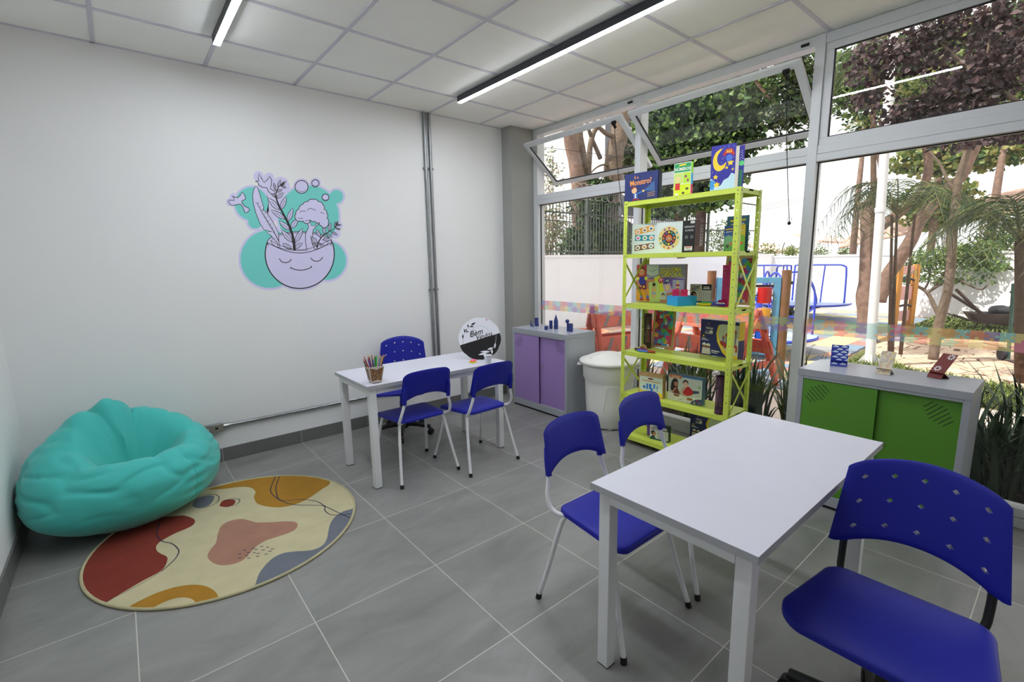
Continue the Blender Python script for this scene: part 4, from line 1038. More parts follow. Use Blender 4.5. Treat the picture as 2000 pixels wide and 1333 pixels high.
for sy in (-1, 1):
    for za, zb in ((1.20, 1.53), (.46, .745)):
        for d in (0, 1):
            q = MB(); z0, z1 = (za, zb) if d else (zb, za); y = sy*(hy+.003+.002*d); p0, p1 = Vector((-hx+.017, y, z0)), Vector((hx-.017, y, z1)); dd = (p1-p0).normalized(); nn = Vector((-dd.z, 0, dd.x))*.0095; e = Vector((0, .001, 0))
            V = [p0+nn-e, p1+nn-e, p1-nn-e, p0-nn-e, p0+nn+e, p1+nn+e, p1-nn+e, p0-nn+e]
            q.add(V, [(0, 1, 2, 3), (7, 6, 5, 4), (0, 4, 5, 1), (1, 5, 6, 2), (2, 6, 7, 3), (3, 7, 4, 0)], m_lime)
            for p in (p0, p1): q.cyl(p+Vector((0, sy*.001, 0)), p+Vector((0, sy*.005, 0)), .0045, m_bolt, seg=8)
            q.build('cross_brace', t, smooth=False)

# ------------------------------------------------------------------ things on the shelves
m_card = mat('white_board', (226, 224, 216), .6); m_page = mat('page_block', (222, 216, 204), .85)
BL, WH, YE, RE = flat((20, 20, 22)), flat((232, 230, 222)), flat((240, 206, 44)), flat((196, 34, 36))
def item(name, label, cat, tz, L, R, top, d, yaw=None, base=m_card, art=None, tilt=0, group=None, side=None, X_=None):
    """Box or book standing on shelf height tz; L, R its front bottom corners in the photograph, top its top edge."""
    a, b_ = at(*L, 'z', tz+.0012), at(*R, 'z', tz+.0012); c = (a+b_)/2; v = b_-a
    if X_ is not None:
        a, b_ = at(*L, 'x', X_), at(*R, 'x', X_); rz = math.radians(-90 if yaw is None else yaw); w = abs(a.y-b_.y); c = Vector((X_, (a.y+b_.y)/2, tz))
    elif yaw is None: rz = math.atan2(v.y, v.x); w = v.length
    else:
        rz = math.radians(yaw); dirn = Vector((math.cos(rz), math.sin(rz))); vv = (at(*R, 'z', tz)-CAM)
        # meet the right-hand sight line with the chosen facing
        A_ = Vector((a.x, a.y)); r_ = Vector((vv.x, vv.y)); C_ = Vector((CAM.x, CAM.y)); den = dirn.x*r_.y-dirn.y*r_.x
        w = abs(((C_.x-A_.x)*r_.y-(C_.y-A_.y)*r_.x)/den); c2 = A_+dirn*w/2; c = Vector((c2.x, c2.y, tz))
    h = zat(c, top)-tz; h /= max(.5, math.cos(math.radians(tilt)))
    q = MB(); X = Matrix.Rotation(math.radians(-tilt), 4, 'X')
    q.box(-w/2, w/2, 0, d, 0, h, base, X)
    if side: side(q, w, h, d, X)
    if art:
        S = h/1.0
        art(Art(q, lambda u, v, hh: tuple(X @ Vector((u, -hh, v))), .0003), w, h)
    o = q.build(name, loc=(c.x, c.y, tz+.0012), rotz=rz, smooth=False)
    return tag(o, label, cat, group)
def adopt(c, p):
    M_ = Matrix.Translation(p.location) @ Matrix.Rotation(p.rotation_euler.z, 4, 'Z')
    c.parent = p; c.matrix_parent_inverse = M_.inverted()
def bk(A, w, h, m): A.rect(-w/2, 0, w/2, h, m, 1)

# --- top shelf
def art_monster(A, w, h):
    bk(A, w, h, flat((28, 44, 104)))
    A.text('É o', -.14*w, .80*h, .13*h, flat((238, 158, 80)), 3, bold=.01); A.text('Monstro?', -.01*w, .59*h, .26*h, flat((240, 158, 72)), 3, bold=.02, rot=.05, wide=.86)
    A.poly([(.08*w, .36*h), (.40*w, .66*h), (.42*w, .30*h)], flat((58, 98, 150)), 2)
    A.disc(-.20*w, .40*h, .105*h, flat((226, 186, 140)), 4); A.poly([(-.30*w, .42*h), (-.29*w, .52*h), (-.20*w, .56*h), (-.12*w, .50*h), (-.20*w, .50*h), (-.26*w, .45*h)], flat((120, 50, 40)), 5)
    A.poly([(-.22*w, .31*h), (-.12*w, .30*h), (-.08*w, .10*h), (-.22*w, .10*h)], flat((56, 110, 190)), 3); A.line([(-.13*w, .27*h), (.06*w, .35*h)], .05*h, flat((56, 110, 190)), 3); A.disc(.08*w, .355*h, .04*h, flat((240, 200, 90)), 4)
    A.rect(-.18*w, .11*h, -.14*w, .28*h, WH, 4); A.line([(-.24*w, .08*h), (-.15*w, .11*h), (-.04*w, .06*h)], .05*h, flat((150, 40, 50)), 4); A.line([(-.26*w, .03*h), (-.20*w, .08*h)], .03*h, flat((150, 40, 50)), 4)
    for i in range(3): A.line([(.20*w, (.27-.06*i)*h), (.42*w, (.28-.06*i)*h)], .018*h, flat((190, 150, 110)), 3)
bk1 = item('standing_book', 'dark blue picture book with orange lettering on the top lime shelf', 'book', TZ[0], (1222, 395), (1282, 387), 337, .012, base=flat((24, 36, 84)), art=art_monster, X_=.44, yaw=-84, group='books on the top shelf')
adopt(item('back_cover', None, None, TZ[0], (1284, 386), (1291, 384), 334, .01, yaw=-68, X_=.47, base=flat((18, 30, 40))), bk1)
def art_num(A, w, h):
    bk(A, w, h, WH); A.rect(-.48*w, .72*h, .48*w, .98*h, flat((22, 150, 84)), 2); A.text('NÚMEROS', 0, .77*h, .125*h, WH, 3, bold=.02, wide=.86); A.line([(-.2*w, .925*h), (.2*w, .935*h)], .04*h, YE, 3)
    A.rect(.05*w, .38*h, .48*w, .70*h, flat((176, 216, 50)), 2); A.rect(-.48*w, .0, .48*w, .36*h, flat((206, 224, 30)), 2); A.rect(-.48*w, .38*h, .03*w, .70*h, flat((190, 214, 110)), 2)
    for x, y in ((.20, .60), (.33, .48)): A.disc(x*w, y*h, .03*h, flat((150, 40, 130)), 3, n=10); A.rect((x-.06)*w, (y-.05)*h, (x+.06)*w, (y-.02)*h, flat((150, 40, 130)), 3)
    for x, y in ((.30, .22), (.08, .10)): A.disc(x*w, y*h, .035*h, flat((70, 60, 50)), 3, n=10, rx=.05*h); A.disc((x+.09)*w, (y+.05)*h, .015*h, WH, 3, n=8)
    A.disc(-.24*w, .52*h, .09*h, flat((216, 204, 140)), 3); A.rect(-.40*w, .20*h, -.12*w, .40*h, flat((206, 40, 40)), 3); A.disc(-.3*w, .07*h, .035*h, WH, 3, rx=.06*h)
def side_num(q, w, h, d, X):
    for i, c in enumerate(((130, 200, 40), (40, 150, 200), (190, 30, 80))): q.box(w/2, w/2+.012, .002, .008, h*(.66-.33*i)+.004, h*(.985-.33*i), flat(c), X)
item('standing_book', 'green and yellow numbers board book with index tabs on the top lime shelf', 'book', TZ[0], (1316, 382.5), (1347, 378), 318, .02, yaw=-82, X_=.46, base=m_page, art=art_num, side=side_num, group='books on the top shelf')
def art_night(A, w, h):
    bk(A, w, h, flat((42, 40, 150)))
    A.poly([(-.5*w, 0), (.5*w, 0), (.5*w, .34*h), (.36*w, .38*h), (.24*w, .28*h), (.06*w, .24*h), (-.04*w, .14*h), (-.2*w, .10*h), (-.3*w, .22*h), (-.42*w, .28*h), (-.5*w, .30*h)], flat((190, 220, 240)), 2)
    A.poly([(-.5*w, .06*h), (-.34*w, .05*h), (-.28*w, .2*h), (-.4*w, .26*h), (-.5*w, .26*h)], flat((60, 150, 220)), 3)
    moon = [(-.05*w, .92*h), (-.30*w, .86*h), (-.42*w, .70*h), (-.36*w, .52*h), (-.16*w, .44*h), (.06*w, .50*h), (.12*w, .62*h), (-.02*w, .56*h), (-.16*w, .58*h), (-.25*w, .68*h), (-.22*w, .80*h)]
    A.poly([tuple(p) for p in smooth_path(moon, 4, True)], YE, 3)
    A.poly([(-.02*w, .80*h), (.12*w, .90*h), (.34*w, .90*h), (.46*w, .78*h), (.40*w, .74*h), (.28*w, .80*h), (.12*w, .80*h), (.02*w, .74*h)], flat((190, 40, 30)), 4); A.text('365', .22*w, .815*h, .085*h, YE, 5, bold=.02)
    A.disc(.24*w, .70*h, .075*h, flat((70, 110, 210)), 4, rx=.13*w)
    for x, y, r in ((.30, .60, .075), (-.28, .32, .06), (-.22, .15, .075), (.16, .50, .04), (.40, .45, .03)):
        A.poly([(x*w+(r if k % 2 == 0 else r*.5)*h*math.cos(PI/2+k*PI/5), y*h+(r if k % 2 == 0 else r*.5)*h*math.sin(PI/2+k*PI/5)) for k in range(10)], YE, 4)
    rr = random.Random(2)
    for _ in range(26): A.disc(rr.uniform(-.46, .46)*w, rr.uniform(.4, .96)*h, .006*h, WH, 3, n=6)
bk2 = item('standing_book', 'tall violet-blue book with a yellow moon and red banner on the top lime shelf', 'book', TZ[0], (1388, 373), (1432, 368.5), 283, .006, yaw=-78, X_=.46, base=flat((44, 42, 140)), art=art_night, group='books on the top shelf')
def art_back(A, w, h):
    bk(A, w, h, flat((44, 40, 150))); A.rect(-.4*w, .1*h, .3*w, .45*h, flat((40, 110, 90)), 2); A.disc(0, .6*h, .06*h, flat((90, 200, 120)), 3)
    for k in range(8): A.disc((-.3+.08*k)*w, (.7+.03*(k*5 % 7))*h, .01*h, WH, 3, n=6)
adopt(item('page_block', None, None, TZ[0], (1434, 369), (1440, 368), 286, .004, yaw=-62, X_=.475, base=m_page), bk2)
adopt(item('back_cover', None, None, TZ[0], (1441, 366.5), (1450, 366), 284, .004, yaw=-74, X_=.49, base=flat((40, 38, 140)), art=art_back), bk2)

# --- second shelf
def art_cards(A, w, h):
    bk(A, w, h, flat((218, 230, 222)))
    for y, c, rt_ in ((.70, (222, 158, 40), .16), (.44, (30, 134, 150), -.03), (.14, (120, 82, 50), .10)):
        x0, x1, hh = -.38*w, .40*w, .18*h; s, cc = math.sin(rt_), math.cos(rt_)
        f = lambda u, v, y=y, s=s, cc=cc: (u*cc-v*s, y*h+u*s+v*cc)
        A.poly([f(x0, -.01*h), f(x1, -.01*h), f(x1, hh), f(x0, hh)], flat(c), 2)
        for k, kk in enumerate((-.25, .02, .28)):
            A.poly([f(kk*w+.1*w*math.cos(a), .085*h+.075*h*math.sin(a)) for a in [2*PI*i/16 for i in range(16)]], WH, 3)
            col = {.70: ((230, 140, 70), (110, 90, 50), (50, 90, 110)), .44: ((210, 90, 170), (60, 160, 90), (230, 130, 50)), .14: ((100, 90, 70), (200, 130, 50), (130, 160, 170))}[y][k]
            A.poly([f(kk*w+.055*w*math.cos(a), .08*h+.035*h*math.sin(a)) for a in [2*PI*i/8 for i in range(8)]], flat(col), 4)
item('game_box', 'pale green game box showing rows of picture cards on the second lime shelf', 'game box', TZ[1], (1235.5, 492.5), (1281, 491), 437.5, .045, yaw=-84, X_=.47, base=flat((206, 220, 210)), art=art_cards)
def art_clock(A, w, h):
    bk(A, w, h, flat((218, 230, 222))); A.rect(.17*w, 0, .5*w, h, BL, 2); c = (-.17*w, .48*h); r = .385*h
    A.disc(*c, r, flat((222, 206, 140)), 2, n=40); A.disc(*c, r*.66, flat((44, 34, 34)), 3, n=36); A.disc(*c, r*.32, flat((190, 90, 40)), 4, n=10); A.disc(*c, r*.2, flat((200, 120, 60)), 5)
    pal = [(90, 160, 90), (60, 150, 190), (210, 130, 50), (200, 60, 70), (140, 80, 150), (230, 200, 60)]
    for k in range(12):
        a = 2*PI*k/12; A.disc(c[0]+r*.83*math.cos(a), c[1]+r*.83*math.sin(a), r*.10, flat(pal[k % 6]), 4, n=6); A.disc(c[0]+r*.5*math.cos(a), c[1]+r*.5*math.sin(a), r*.10, flat(pal[(k*5+2) % 6]), 4, n=8)
    A.line([c, (c[0]-.3*r, c[1]-.12*r)], .05*r, flat((90, 150, 200)), 6); A.line([c, (c[0]+.34*r, c[1]-.16*r)], .05*r, flat((120, 200, 120)), 6)
    A.text('APRENDENDO', .335*w, .77*h, .085*h, WH, 3, wide=.62); A.text('AS HORAS', .335*w, .66*h, .085*h, WH, 3, wide=.72)
    for x in (.27, .40): A.line(ngon((x*w, .48*h), .04*h, 16), .008*h, WH, 3, closed=True)
    A.rect(.23*w, .06*h, .42*w, .19*h, WH, 3); A.text('TOLA', .325*w, .075*h, .075*h, flat((60, 100, 90)), 4, bold=.02, wide=.8); A.rect(.25*w, .15*h, .40*w, .175*h, RE, 4); A.rect(.36*w, .90*h, .46*w, .98*h, WH, 3)
item('game_box', 'clock learning game box, half pale green and half black, on the second lime shelf', 'game box', TZ[1], (1282, 491), (1357.5, 490.5), 433, .05, yaw=-88, X_=.47, base=flat((30, 60, 40)), art=art_clock)
def mesh_tube(label, tz, B, top, r, m, X_=None, yaw=0.0):
    """Tall pencil cup whose wall is pierced by diamond-shaped holes."""
    P = at(*B, 'x', X_-r) if X_ else at(*B, 'z', tz+.0012); P = P+Vector((P.x-CAM.x, P.y-CAM.y, 0)).normalized()*r; h = zat(P, top)-tz
    t = thing('perforated_pencil_cup', label, 'pencil holder', (P.x, P.y, tz+.0012), yaw, 'perforated plastic tube cups on the lime shelf')
    q = MB(); n_ = 30; rows_ = 20; zs = [.0, .035*h/.25]+[.035*h/.25+(h*.93-.035*h/.25)*(k+1)/rows_ for k in range(rows_)]+[h]
    def rad(z): return r*(1.0-.10*math.sin(PI*z/h)**1.0*.6+.04*(1 if z < .02 else 0))
    def Pp(k, z): a = 2*PI*k/n_; return (rad(z)*math.cos(a)*1.0, rad(z)*math.sin(a), z)
    for j in range(len(zs)-1):
        for k in range(n_):
            a, c = zs[j], zs[j+1]; off = (j % 2)*.5
            quad = [Pp(k+off, a), Pp(k+1+off, a), Pp(k+1+off, c), Pp(k+off, c)]
            if 0 < j < len(zs)-2 and True:
                m_ = (a+c)/2; dz = (c-a)*.42; dk = .40
                D = [Pp(k+.5+off, m_-dz), Pp(k+.5+dk+off, m_), Pp(k+.5+off, m_+dz), Pp(k+.5-dk+off, m_)]
                q.add(quad+D, [(0, 4, 7), (0, 1, 4), (1, 5, 4), (1, 2, 5), (2, 6, 5), (2, 3, 6), (3, 7, 6), (3, 0, 7)], m)
            else: q.add(quad, [(0, 1, 2, 3)], m)
    o = q.build('perforated_wall', t, solid=.0012, smooth=False)
    q = MB(); q.lathe([(r*1.05, 0), (r*1.05, .006), (r*1.01, .02), (r*.98, .03), (.0005, .003)], m, seg=40); q.build('base', t)
    q = MB(); q.tube([(rad(h)*1.01*math.cos(2*PI*k/36), rad(h)*1.01*math.sin(2*PI*k/36), h) for k in range(37)], .0022, m, 6, caps=False); q.build('rim', t)
m_brn, m_pnk, m_plm = mat('brown_plastic_tube', (86, 62, 52), .55), mat('magenta_plastic_tube', (196, 34, 120), .5), mat('plum_plastic_tube', (72, 40, 66), .5)
mesh_tube('brown perforated plastic tube cup in front of the black clock box, second lime shelf', TZ[1], (1366, 490.5), 415, .0345, m_brn, X_=.425)
def art_cover(c0, c1, c2):
    def f(A, w, h):
        bk(A, w, h, flat(c0)); A.rect(-.5*w, 0, .5*w, .45*h, flat(c1), 2); A.disc(0, .45*h, .18*h, flat(c2), 3); A.line([(-.35*w, .86*h), (.35*w, .88*h)], .05*h, YE, 3); A.line([(-.3*w, .76*h), (.3*w, .78*h)], .03*h, WH, 3)
        A.disc(-.1*w, .2*h, .06*h, flat((60, 50, 60)), 4, n=10); A.disc(.2*w, .3*h, .05*h, flat((220, 90, 60)), 4, n=10)
    return f
item('standing_book', 'teal book, tallest of the three on the second lime shelf', 'book', TZ[1], (1418, 484), (1459, 487), 422, .008, yaw=-86, X_=.62, base=flat((52, 108, 128)), art=art_cover((52, 112, 132), (44, 92, 110), (60, 120, 140)), group='books by the right-hand post')
item('standing_book', 'yellow and green book with red border in front of the teal one, second lime shelf', 'book', TZ[1], (1436, 487.5), (1453, 489), 439, .006, yaw=-86, X_=.585, base=flat((206, 190, 50)), art=art_cover((232, 206, 50), (96, 170, 50), (130, 190, 60)), group='books by the right-hand post')
item('standing_book', 'blue storybook with a green landscape, frontmost of the three books on the second lime shelf', 'book', TZ[1], (1413.5, 488), (1431, 489.5), 442, .006, yaw=-76, X_=.54, base=flat((50, 80, 140)), art=art_cover((48, 84, 150), (90, 150, 80), (110, 160, 120)), group='books by the right-hand post')

# --- third shelf
def art_body(A, w, h):
    bk(A, w, h, flat((150, 150, 168))); SK, HR, OUT = flat((206, 146, 86)), flat((60, 28, 26)), BL
    A.rect(-.495*w, .01*h, -.28*w, .99*h, flat((176, 60, 42)), 2); A.poly([(-.495*w, .01*h), (.0, .01*h), (-.1*w, .30*h), (-.28*w, .36*h), (-.495*w, .32*h)], flat((232, 164, 26)), 2.4)
    A.poly([(-.28*w, .62*h), (.49*w, .62*h), (.49*w, .01*h), (-.1*w, .01*h), (-.28*w, .3*h)], flat((186, 120, 80)), 2.1); A.poly([(.49*w, .62*h), (.05*w, .70*h), (-.28*w, .62*h), (.49*w, .30*h)], flat((110, 80, 150)), 2.2)
    A.poly([(-.275*w, .98*h), (-.03*w, .98*h), (-.03*w, .76*h), (-.08*w, .70*h), (-.2*w, .70*h), (-.275*w, .76*h)], flat((214, 226, 214)), 3); A.line([(-.24*w, .84*h), (-.15*w, .82*h), (-.08*w, .86*h)], .012*h, flat((80, 150, 90)), 4)
    for tx, yy, x in (('ESQUEMA', .80, .22), ('CORPORAL', .67, .22)):
        A.text(tx, x*w+.006*w, yy*h-.008*h, .17*h, flat((60, 40, 90)), 4, bold=.03, wide=.80, rot=.05); A.text(tx, x*w, yy*h, .17*h, flat((236, 226, 44)), 5, bold=.02, wide=.80, rot=.05)
    A.poly([(-.12*w, .66*h), (.0, .70*h), (.14*w, .30*h), (.05*w, .06*h), (-.06*w, .2*h)], flat((214, 220, 40)), 2.6)
    A.poly([(-.23*w, .52*h), (-.02*w, .56*h), (.02*w, .02*h), (-.20*w, .0), ], flat((186, 214, 120)), 4)
    A.disc(-.115*w, .47*h, .05*h, HR, 6, n=14); A.poly([(-.16*w, .40*h), (-.07*w, .40*h), (-.06*w, .22*h), (-.09*w, .04*h), (-.12*w, .20*h), (-.15*w, .04*h), (-.165*w, .22*h)], flat((214, 180, 110)), 5); A.rect(-.15*w, .21*h, -.08*w, .26*h, flat((110, 170, 220)), 6)
    A.disc(.02*w, .58*h, .075*h, RE, 5); A.text('77', .02*w, .55*h, .1*h, WH, 6, bold=.03); A.disc(.15*w, .57*h, .075*h, flat((34, 44, 110)), 5); A.text('+3', .15*w, .545*h, .09*h, WH, 6, bold=.03)
    A.poly([(.06*w, .46*h), (.20*w, .52*h), (.28*w, .30*h), (.13*w, .24*h)], flat((206, 170, 200)), 4.4); A.disc(.165*w, .38*h, .05*h, flat((232, 206, 130)), 5, n=10)
    for k in range(5): A.line([(.165*w, .38*h), (.165*w+.09*h*math.cos(1.0+k*.35), .38*h+.09*h*math.sin(1.0+k*.35))], .022*h, flat((232, 206, 130)), 5.2)
    A.rect(.02*w, .08*h, .14*w, .28*h, flat((176, 206, 200)), 4.8); A.disc(.08*w, .20*h, .05*h, BL, 5.4, n=14); A.disc(.08*w, .175*h, .04*h, flat((220, 180, 120)), 6, n=14)
    A.rect(.26*w, .30*h, .48*w, .60*h, flat((170, 170, 196)), 3); A.disc(.36*w, .54*h, .04*h, flat((220, 200, 110)), 5, n=12); A.rect(.33*w, .36*h, .39*w, .50*h, flat((224, 200, 120)), 4.5); A.rect(.325*w, .44*h, .395*w, .49*h, flat((180, 30, 110)), 5); A.rect(.335*w, .35*h, .385*w, .39*h, flat((180, 30, 110)), 5)
    # the boy with the green and blue vest
    A.disc(-.385*w, .83*h, .105*h, HR, 4.5, n=20); A.disc(-.38*w, .795*h, .09*h, SK, 5.2, n=20); A.disc(-.41*w, .80*h, .012*h, BL, 6, n=8); A.disc(-.345*w, .80*h, .012*h, BL, 6, n=8); A.line([(-.40*w, .755*h), (-.36*w, .75*h)], .01*h, BL, 6)
    A.poly([(-.47*w, .66*h), (-.28*w, .68*h), (-.30*w, .46*h), (-.43*w, .44*h)], flat((38, 48, 130)), 5.4); A.disc(-.465*w, .62*h, .05*h, flat((220, 226, 60)), 5.6, n=12); A.disc(-.29*w, .63*h, .05*h, flat((220, 226, 60)), 5.6, n=12)
    A.line([(-.29*w, .61*h), (-.19*w, .575*h), (-.10*w, .60*h)], .055*h, SK, 5.5); A.line([(-.47*w, .58*h), (-.44*w, .44*h), (-.38*w, .40*h)], .05*h, SK, 5.5)
    A.poly([(-.44*w, .46*h), (-.29*w, .47*h), (-.27*w, .33*h), (-.35*w, .32*h), (-.37*w, .38*h), (-.39*w, .32*h), (-.45*w, .33*h)], flat((120, 30, 50)), 5.4); A.disc(-.33*w, .40*h, .03*h, YE, 6, n=10)
    for x0, x1 in ((-.41, -.38), (-.30, -.25)): A.line([(x0*w, .33*h), (x1*w, .14*h)], .06*h, SK, 5.1)
    for x in (-.375, -.235): A.rect((x-.03)*w, .09*h, (x+.02)*w, .17*h, flat((40, 110, 200)), 6); A.disc(x*w, .06*h, .035*h, flat((190, 70, 40)), 6, rx=.06*h)
item('game_box', 'wide colourful body-parts game box with yellow title letters, on the third lime shelf', 'game box', TZ[2], (1242.5, 590), (1336, 591.5), 517, .03, yaw=-89, X_=.642, base=flat((90, 50, 40)), art=art_body)
# blue block box with two magenta cubes
a, b_, c_ = at(1298, 592.5, 'x', .53), at(1323, 595.5, 'x', .425), at(1357, 593, 'x', .47)
for p_ in (a, b_, c_): p_.z = TZ[2]+.001
w1, w2 = (b_-a).length, (c_-b_).length; ctr = (a+c_)/2; rz = math.atan2((c_-b_).y, (c_-b_).x); hb = zat(b_, 580)-TZ[2]
dx_ = (c_-b_).normalized(); dy_ = Vector((-dx_.y, dx_.x, 0)); w1 = .14; rz = math.radians(-25); w2 = .166
q = MB(); q.box(0, w2, 0, w1, 0, hb, flat((26, 150, 222), .5)); o = q.build('blue_box', loc=(b_.x, b_.y, TZ[2]+.001), rotz=rz, bevel=.001); tag(o, 'bright blue closed box on the third lime shelf, carrying two magenta cubes', 'box')
for k, (px, lb) in enumerate(((1320, 'small magenta cube on the bright blue box, nearer to the body-parts game box'), (1336, 'small magenta cube on the bright blue box, nearer to the picture cube box'))):
    P = at(px, 578, 'x', .50); q = MB(); s = .0245; q.box(-s, s, -s, s, 0, .049, flat((196, 26, 84), .5))
    Aq = Art(q, lambda u, v, h: (u, -s-h, v), .0003); Aq.line(smooth_path([(-.008, .020), (-.002, .030), (.006, .024), (.010, .026)], 4) if k == 0 else ngon((.0, .025), .008, 12), .002, flat((90, 20, 50)), 1, closed=bool(k))
    tag(q.build('magenta_cube', loc=(P.x, P.y, TZ[2]+hb+.001), rotz=math.radians(-62+4*k), smooth=False), lb, 'cube', 'magenta cubes on the blue box')
def art_cube(A, w, h):
    bk(A, w, h, flat((206, 210, 196))); A.rect(.06*w, .68*h, .5*w, 1.0*h, BL, 2); A.text('GAME', -.2*w, .80*h, .15*h, BL, 3, bold=.02, wide=.9)
    for k, (c, ch_) in enumerate((((150, 60, 60), 'C'), ((60, 80, 150), 'U'), ((60, 130, 90), 'B'), ((190, 130, 60), 'E'))): x = (-.38+.11*k)*w; A.rect(x-.045*w, .64*h, x+.045*w, .78*h, flat(c), 3); A.text(ch_, x, .655*h, .12*h, WH, 4, bold=.02)
    A.line([(.14*w, .86*h), (.42*w, .86*h)], .05*h, WH, 3); A.line([(.12*w, .77*h), (.44*w, .77*h)], .05*h, WH, 3)
    A.rect(-.5*w, 0, .5*w, .10*h, flat((30, 96, 84)), 2)
    A.disc(-.32*w, .46*h, .15*h, flat((44, 30, 28)), 4, n=20); A.poly([(-.34*w, .50*h), (-.20*w, .50*h), (-.17*w, .40*h), (-.20*w, .28*h), (-.32*w, .26*h)], flat((190, 130, 96)), 5); A.poly([(-.48*w, .10*h), (-.16*w, .10*h), (-.26*w, .28*h), (-.38*w, .26*h)], flat((24, 60, 50)), 5.5); A.line([(-.30*w, .43*h), (-.18*w, .43*h)], .015*h, BL, 6)
    rr = random.Random(9); pal = [(60, 60, 60), (160, 60, 50), (60, 110, 80), (110, 80, 50), (50, 70, 120)]
    for i in range(6):
        for j in range(5):
            A.poly(ngon(((-.04+.10*i+rr.uniform(-.01, .01))*w, (.17+.10*j)*h), .026*h, rr.choice([4, 5, 6, 8]), .03*h, rr.uniform(0, 3)), flat(rr.choice(pal)), 3)
item('game_box', 'picture cube game box with black title block on the third lime shelf', 'game box', TZ[2], (1347, 591), (1388, 591.5), 556, .035, yaw=-80, base=flat((30, 40, 36)), art=art_cube, group='picture cube game boxes')
TET = ['AABBBCCDD', 'EAABFCCGD', 'EHHIIIGGG', 'EHJJKKKLG', 'MHWJKNNLL', 'MMOOPPNNL', 'MQQOPWRRS', 'TQQUUWRSS', 'TTVUXXRYS', 'TVVUXXZYY', 'aaVbbbZZc', 'adddbeeZc', 'ffdgggeec', 'ffhhhgicc', 'jjjhkkiil', 'mjnnkkoil', 'mmnnpooll', 'mqqqpppWl']
PAL = [(196, 60, 60), (60, 140, 190), (90, 180, 60), (220, 160, 60), (150, 60, 110), (70, 180, 180), (200, 40, 120), (100, 110, 180), (140, 44, 60)]
def art_tetris(A, w, h, brand=False):
    bk(A, w, h, flat((190, 160, 96))); x0, y0, cw, chh = -.40*w, .05*h, .80*w/9, (.84 if brand else .90)*h/18
    for r_, row in enumerate(TET):
        for c_2, k in enumerate(row):
            col = (226, 220, 206) if k == 'W' else PAL[(ord(k)*7) % 9]
            A.rect(x0+c_2*cw, y0+(17-r_)*chh, x0+(c_2+1)*cw, y0+(18-r_)*chh, flat(col), 2)
    if brand: A.rect(.08*w, .925*h, .36*w, .985*h, flat((176, 190, 150)), 2); A.text('TOLA', .22*w, .935*h, .05*h, flat((50, 60, 60)), 3, bold=.02)
item('block_puzzle_tray', 'tall wooden tray of coloured block pieces leaning behind cross braces, third lime shelf', 'puzzle', TZ[2], (1409, 594), (1465, 599), 494, .012, yaw=-84, base=mat('tray_wood', (176, 146, 92), .6, var=.15), art=lambda A, w, h: art_tetris(A, w, h, True), tilt=9, group='wooden block puzzle trays')
mesh_tube('magenta perforated tube cup beside the wooden block tray, third lime shelf', TZ[2], (1416, 598), 519, .028, m_pnk)
def soft(name, label, cat, tz, pts, parts, group=None):
    """Loose flat bundle: several folded closed loops of ribbon or cloth lying on a shelf."""
    c = at(*pts, 'z', tz+.001); t = thing(name, label, cat, (c.x, c.y, tz+.001), group=group)
    for k, (P, r, col, nm) in enumerate(parts):
        q = MB(); q.tube(smooth_path([(Vector((p[0], p[1], p[2]))) for p in P], 6, True)+[Vector(P[0])], r, flat(col, .7), 8, caps=False)
        q.build(nm, t, ang=180)
    return t
def loop(rx, ry, z, cx=0, cy=0, n=8, seed=0, dz=.004):
    rr = random.Random(seed); return [(cx+rx*math.cos(2*PI*k/n)*rr.uniform(.75, 1.1), cy+ry*math.sin(2*PI*k/n)*rr.uniform(.75, 1.1), z+rr.uniform(0, dz)) for k in range(n)]
soft('toy_bundle', 'jumble of yellow, green and purple bendy toys on the third lime shelf', 'toys', TZ[2], (1388, 598), [
    (loop(.022, .062, .009, 0, .035, 8, 1), .008, (236, 216, 30), 'yellow_ribbon'), (loop(.016, .045, .018, .02, .04, 8, 2), .008, (80, 180, 60), 'green_ribbon'),
    (loop(.020, .050, .010, 0, -.055, 8, 3), .008, (70, 50, 160), 'purple_ribbon'), (loop(.018, .035, .024, .03, -.01, 8, 4), .006, (80, 110, 200), 'blue_ribbon'), (loop(.012, .03, .020, .01, -.07, 8, 6), .005, (226, 226, 230), 'white_ribbon')])
q = MB(); q.box(-.03, .03, -.022, .022, 0, .004, flat((206, 24, 96), .6)); q.add([(-.03, .018, .004), (.03, .018, .004), (.03, .045, .045), (-.03, .045, .045)], [(0, 1, 2, 3), (3, 2, 1, 0)], flat((206, 24, 96), .6))
P = at(1417, 600, 'z', TZ[2]); tag(q.build('folded_pink_card', loc=(P.x+.01, P.y+.02, TZ[2]+.001), rotz=-.9, smooth=False), 'folded magenta card lying in front of the magenta tube cup', 'card')
q = MB(); q.tube([(0, .042*math.cos(2*PI*k/36), .044+.042*math.sin(2*PI*k/36)) for k in range(37)], .0022, flat((240, 160, 40), .5), 8, caps=False); P = at(1342, 588, 'z', TZ[2]); tag(q.build('orange_ring', loc=(P.x+.03, P.y, TZ[2]+.0), rotz=.3), 'thin orange ring standing behind the bright blue box', 'ring')

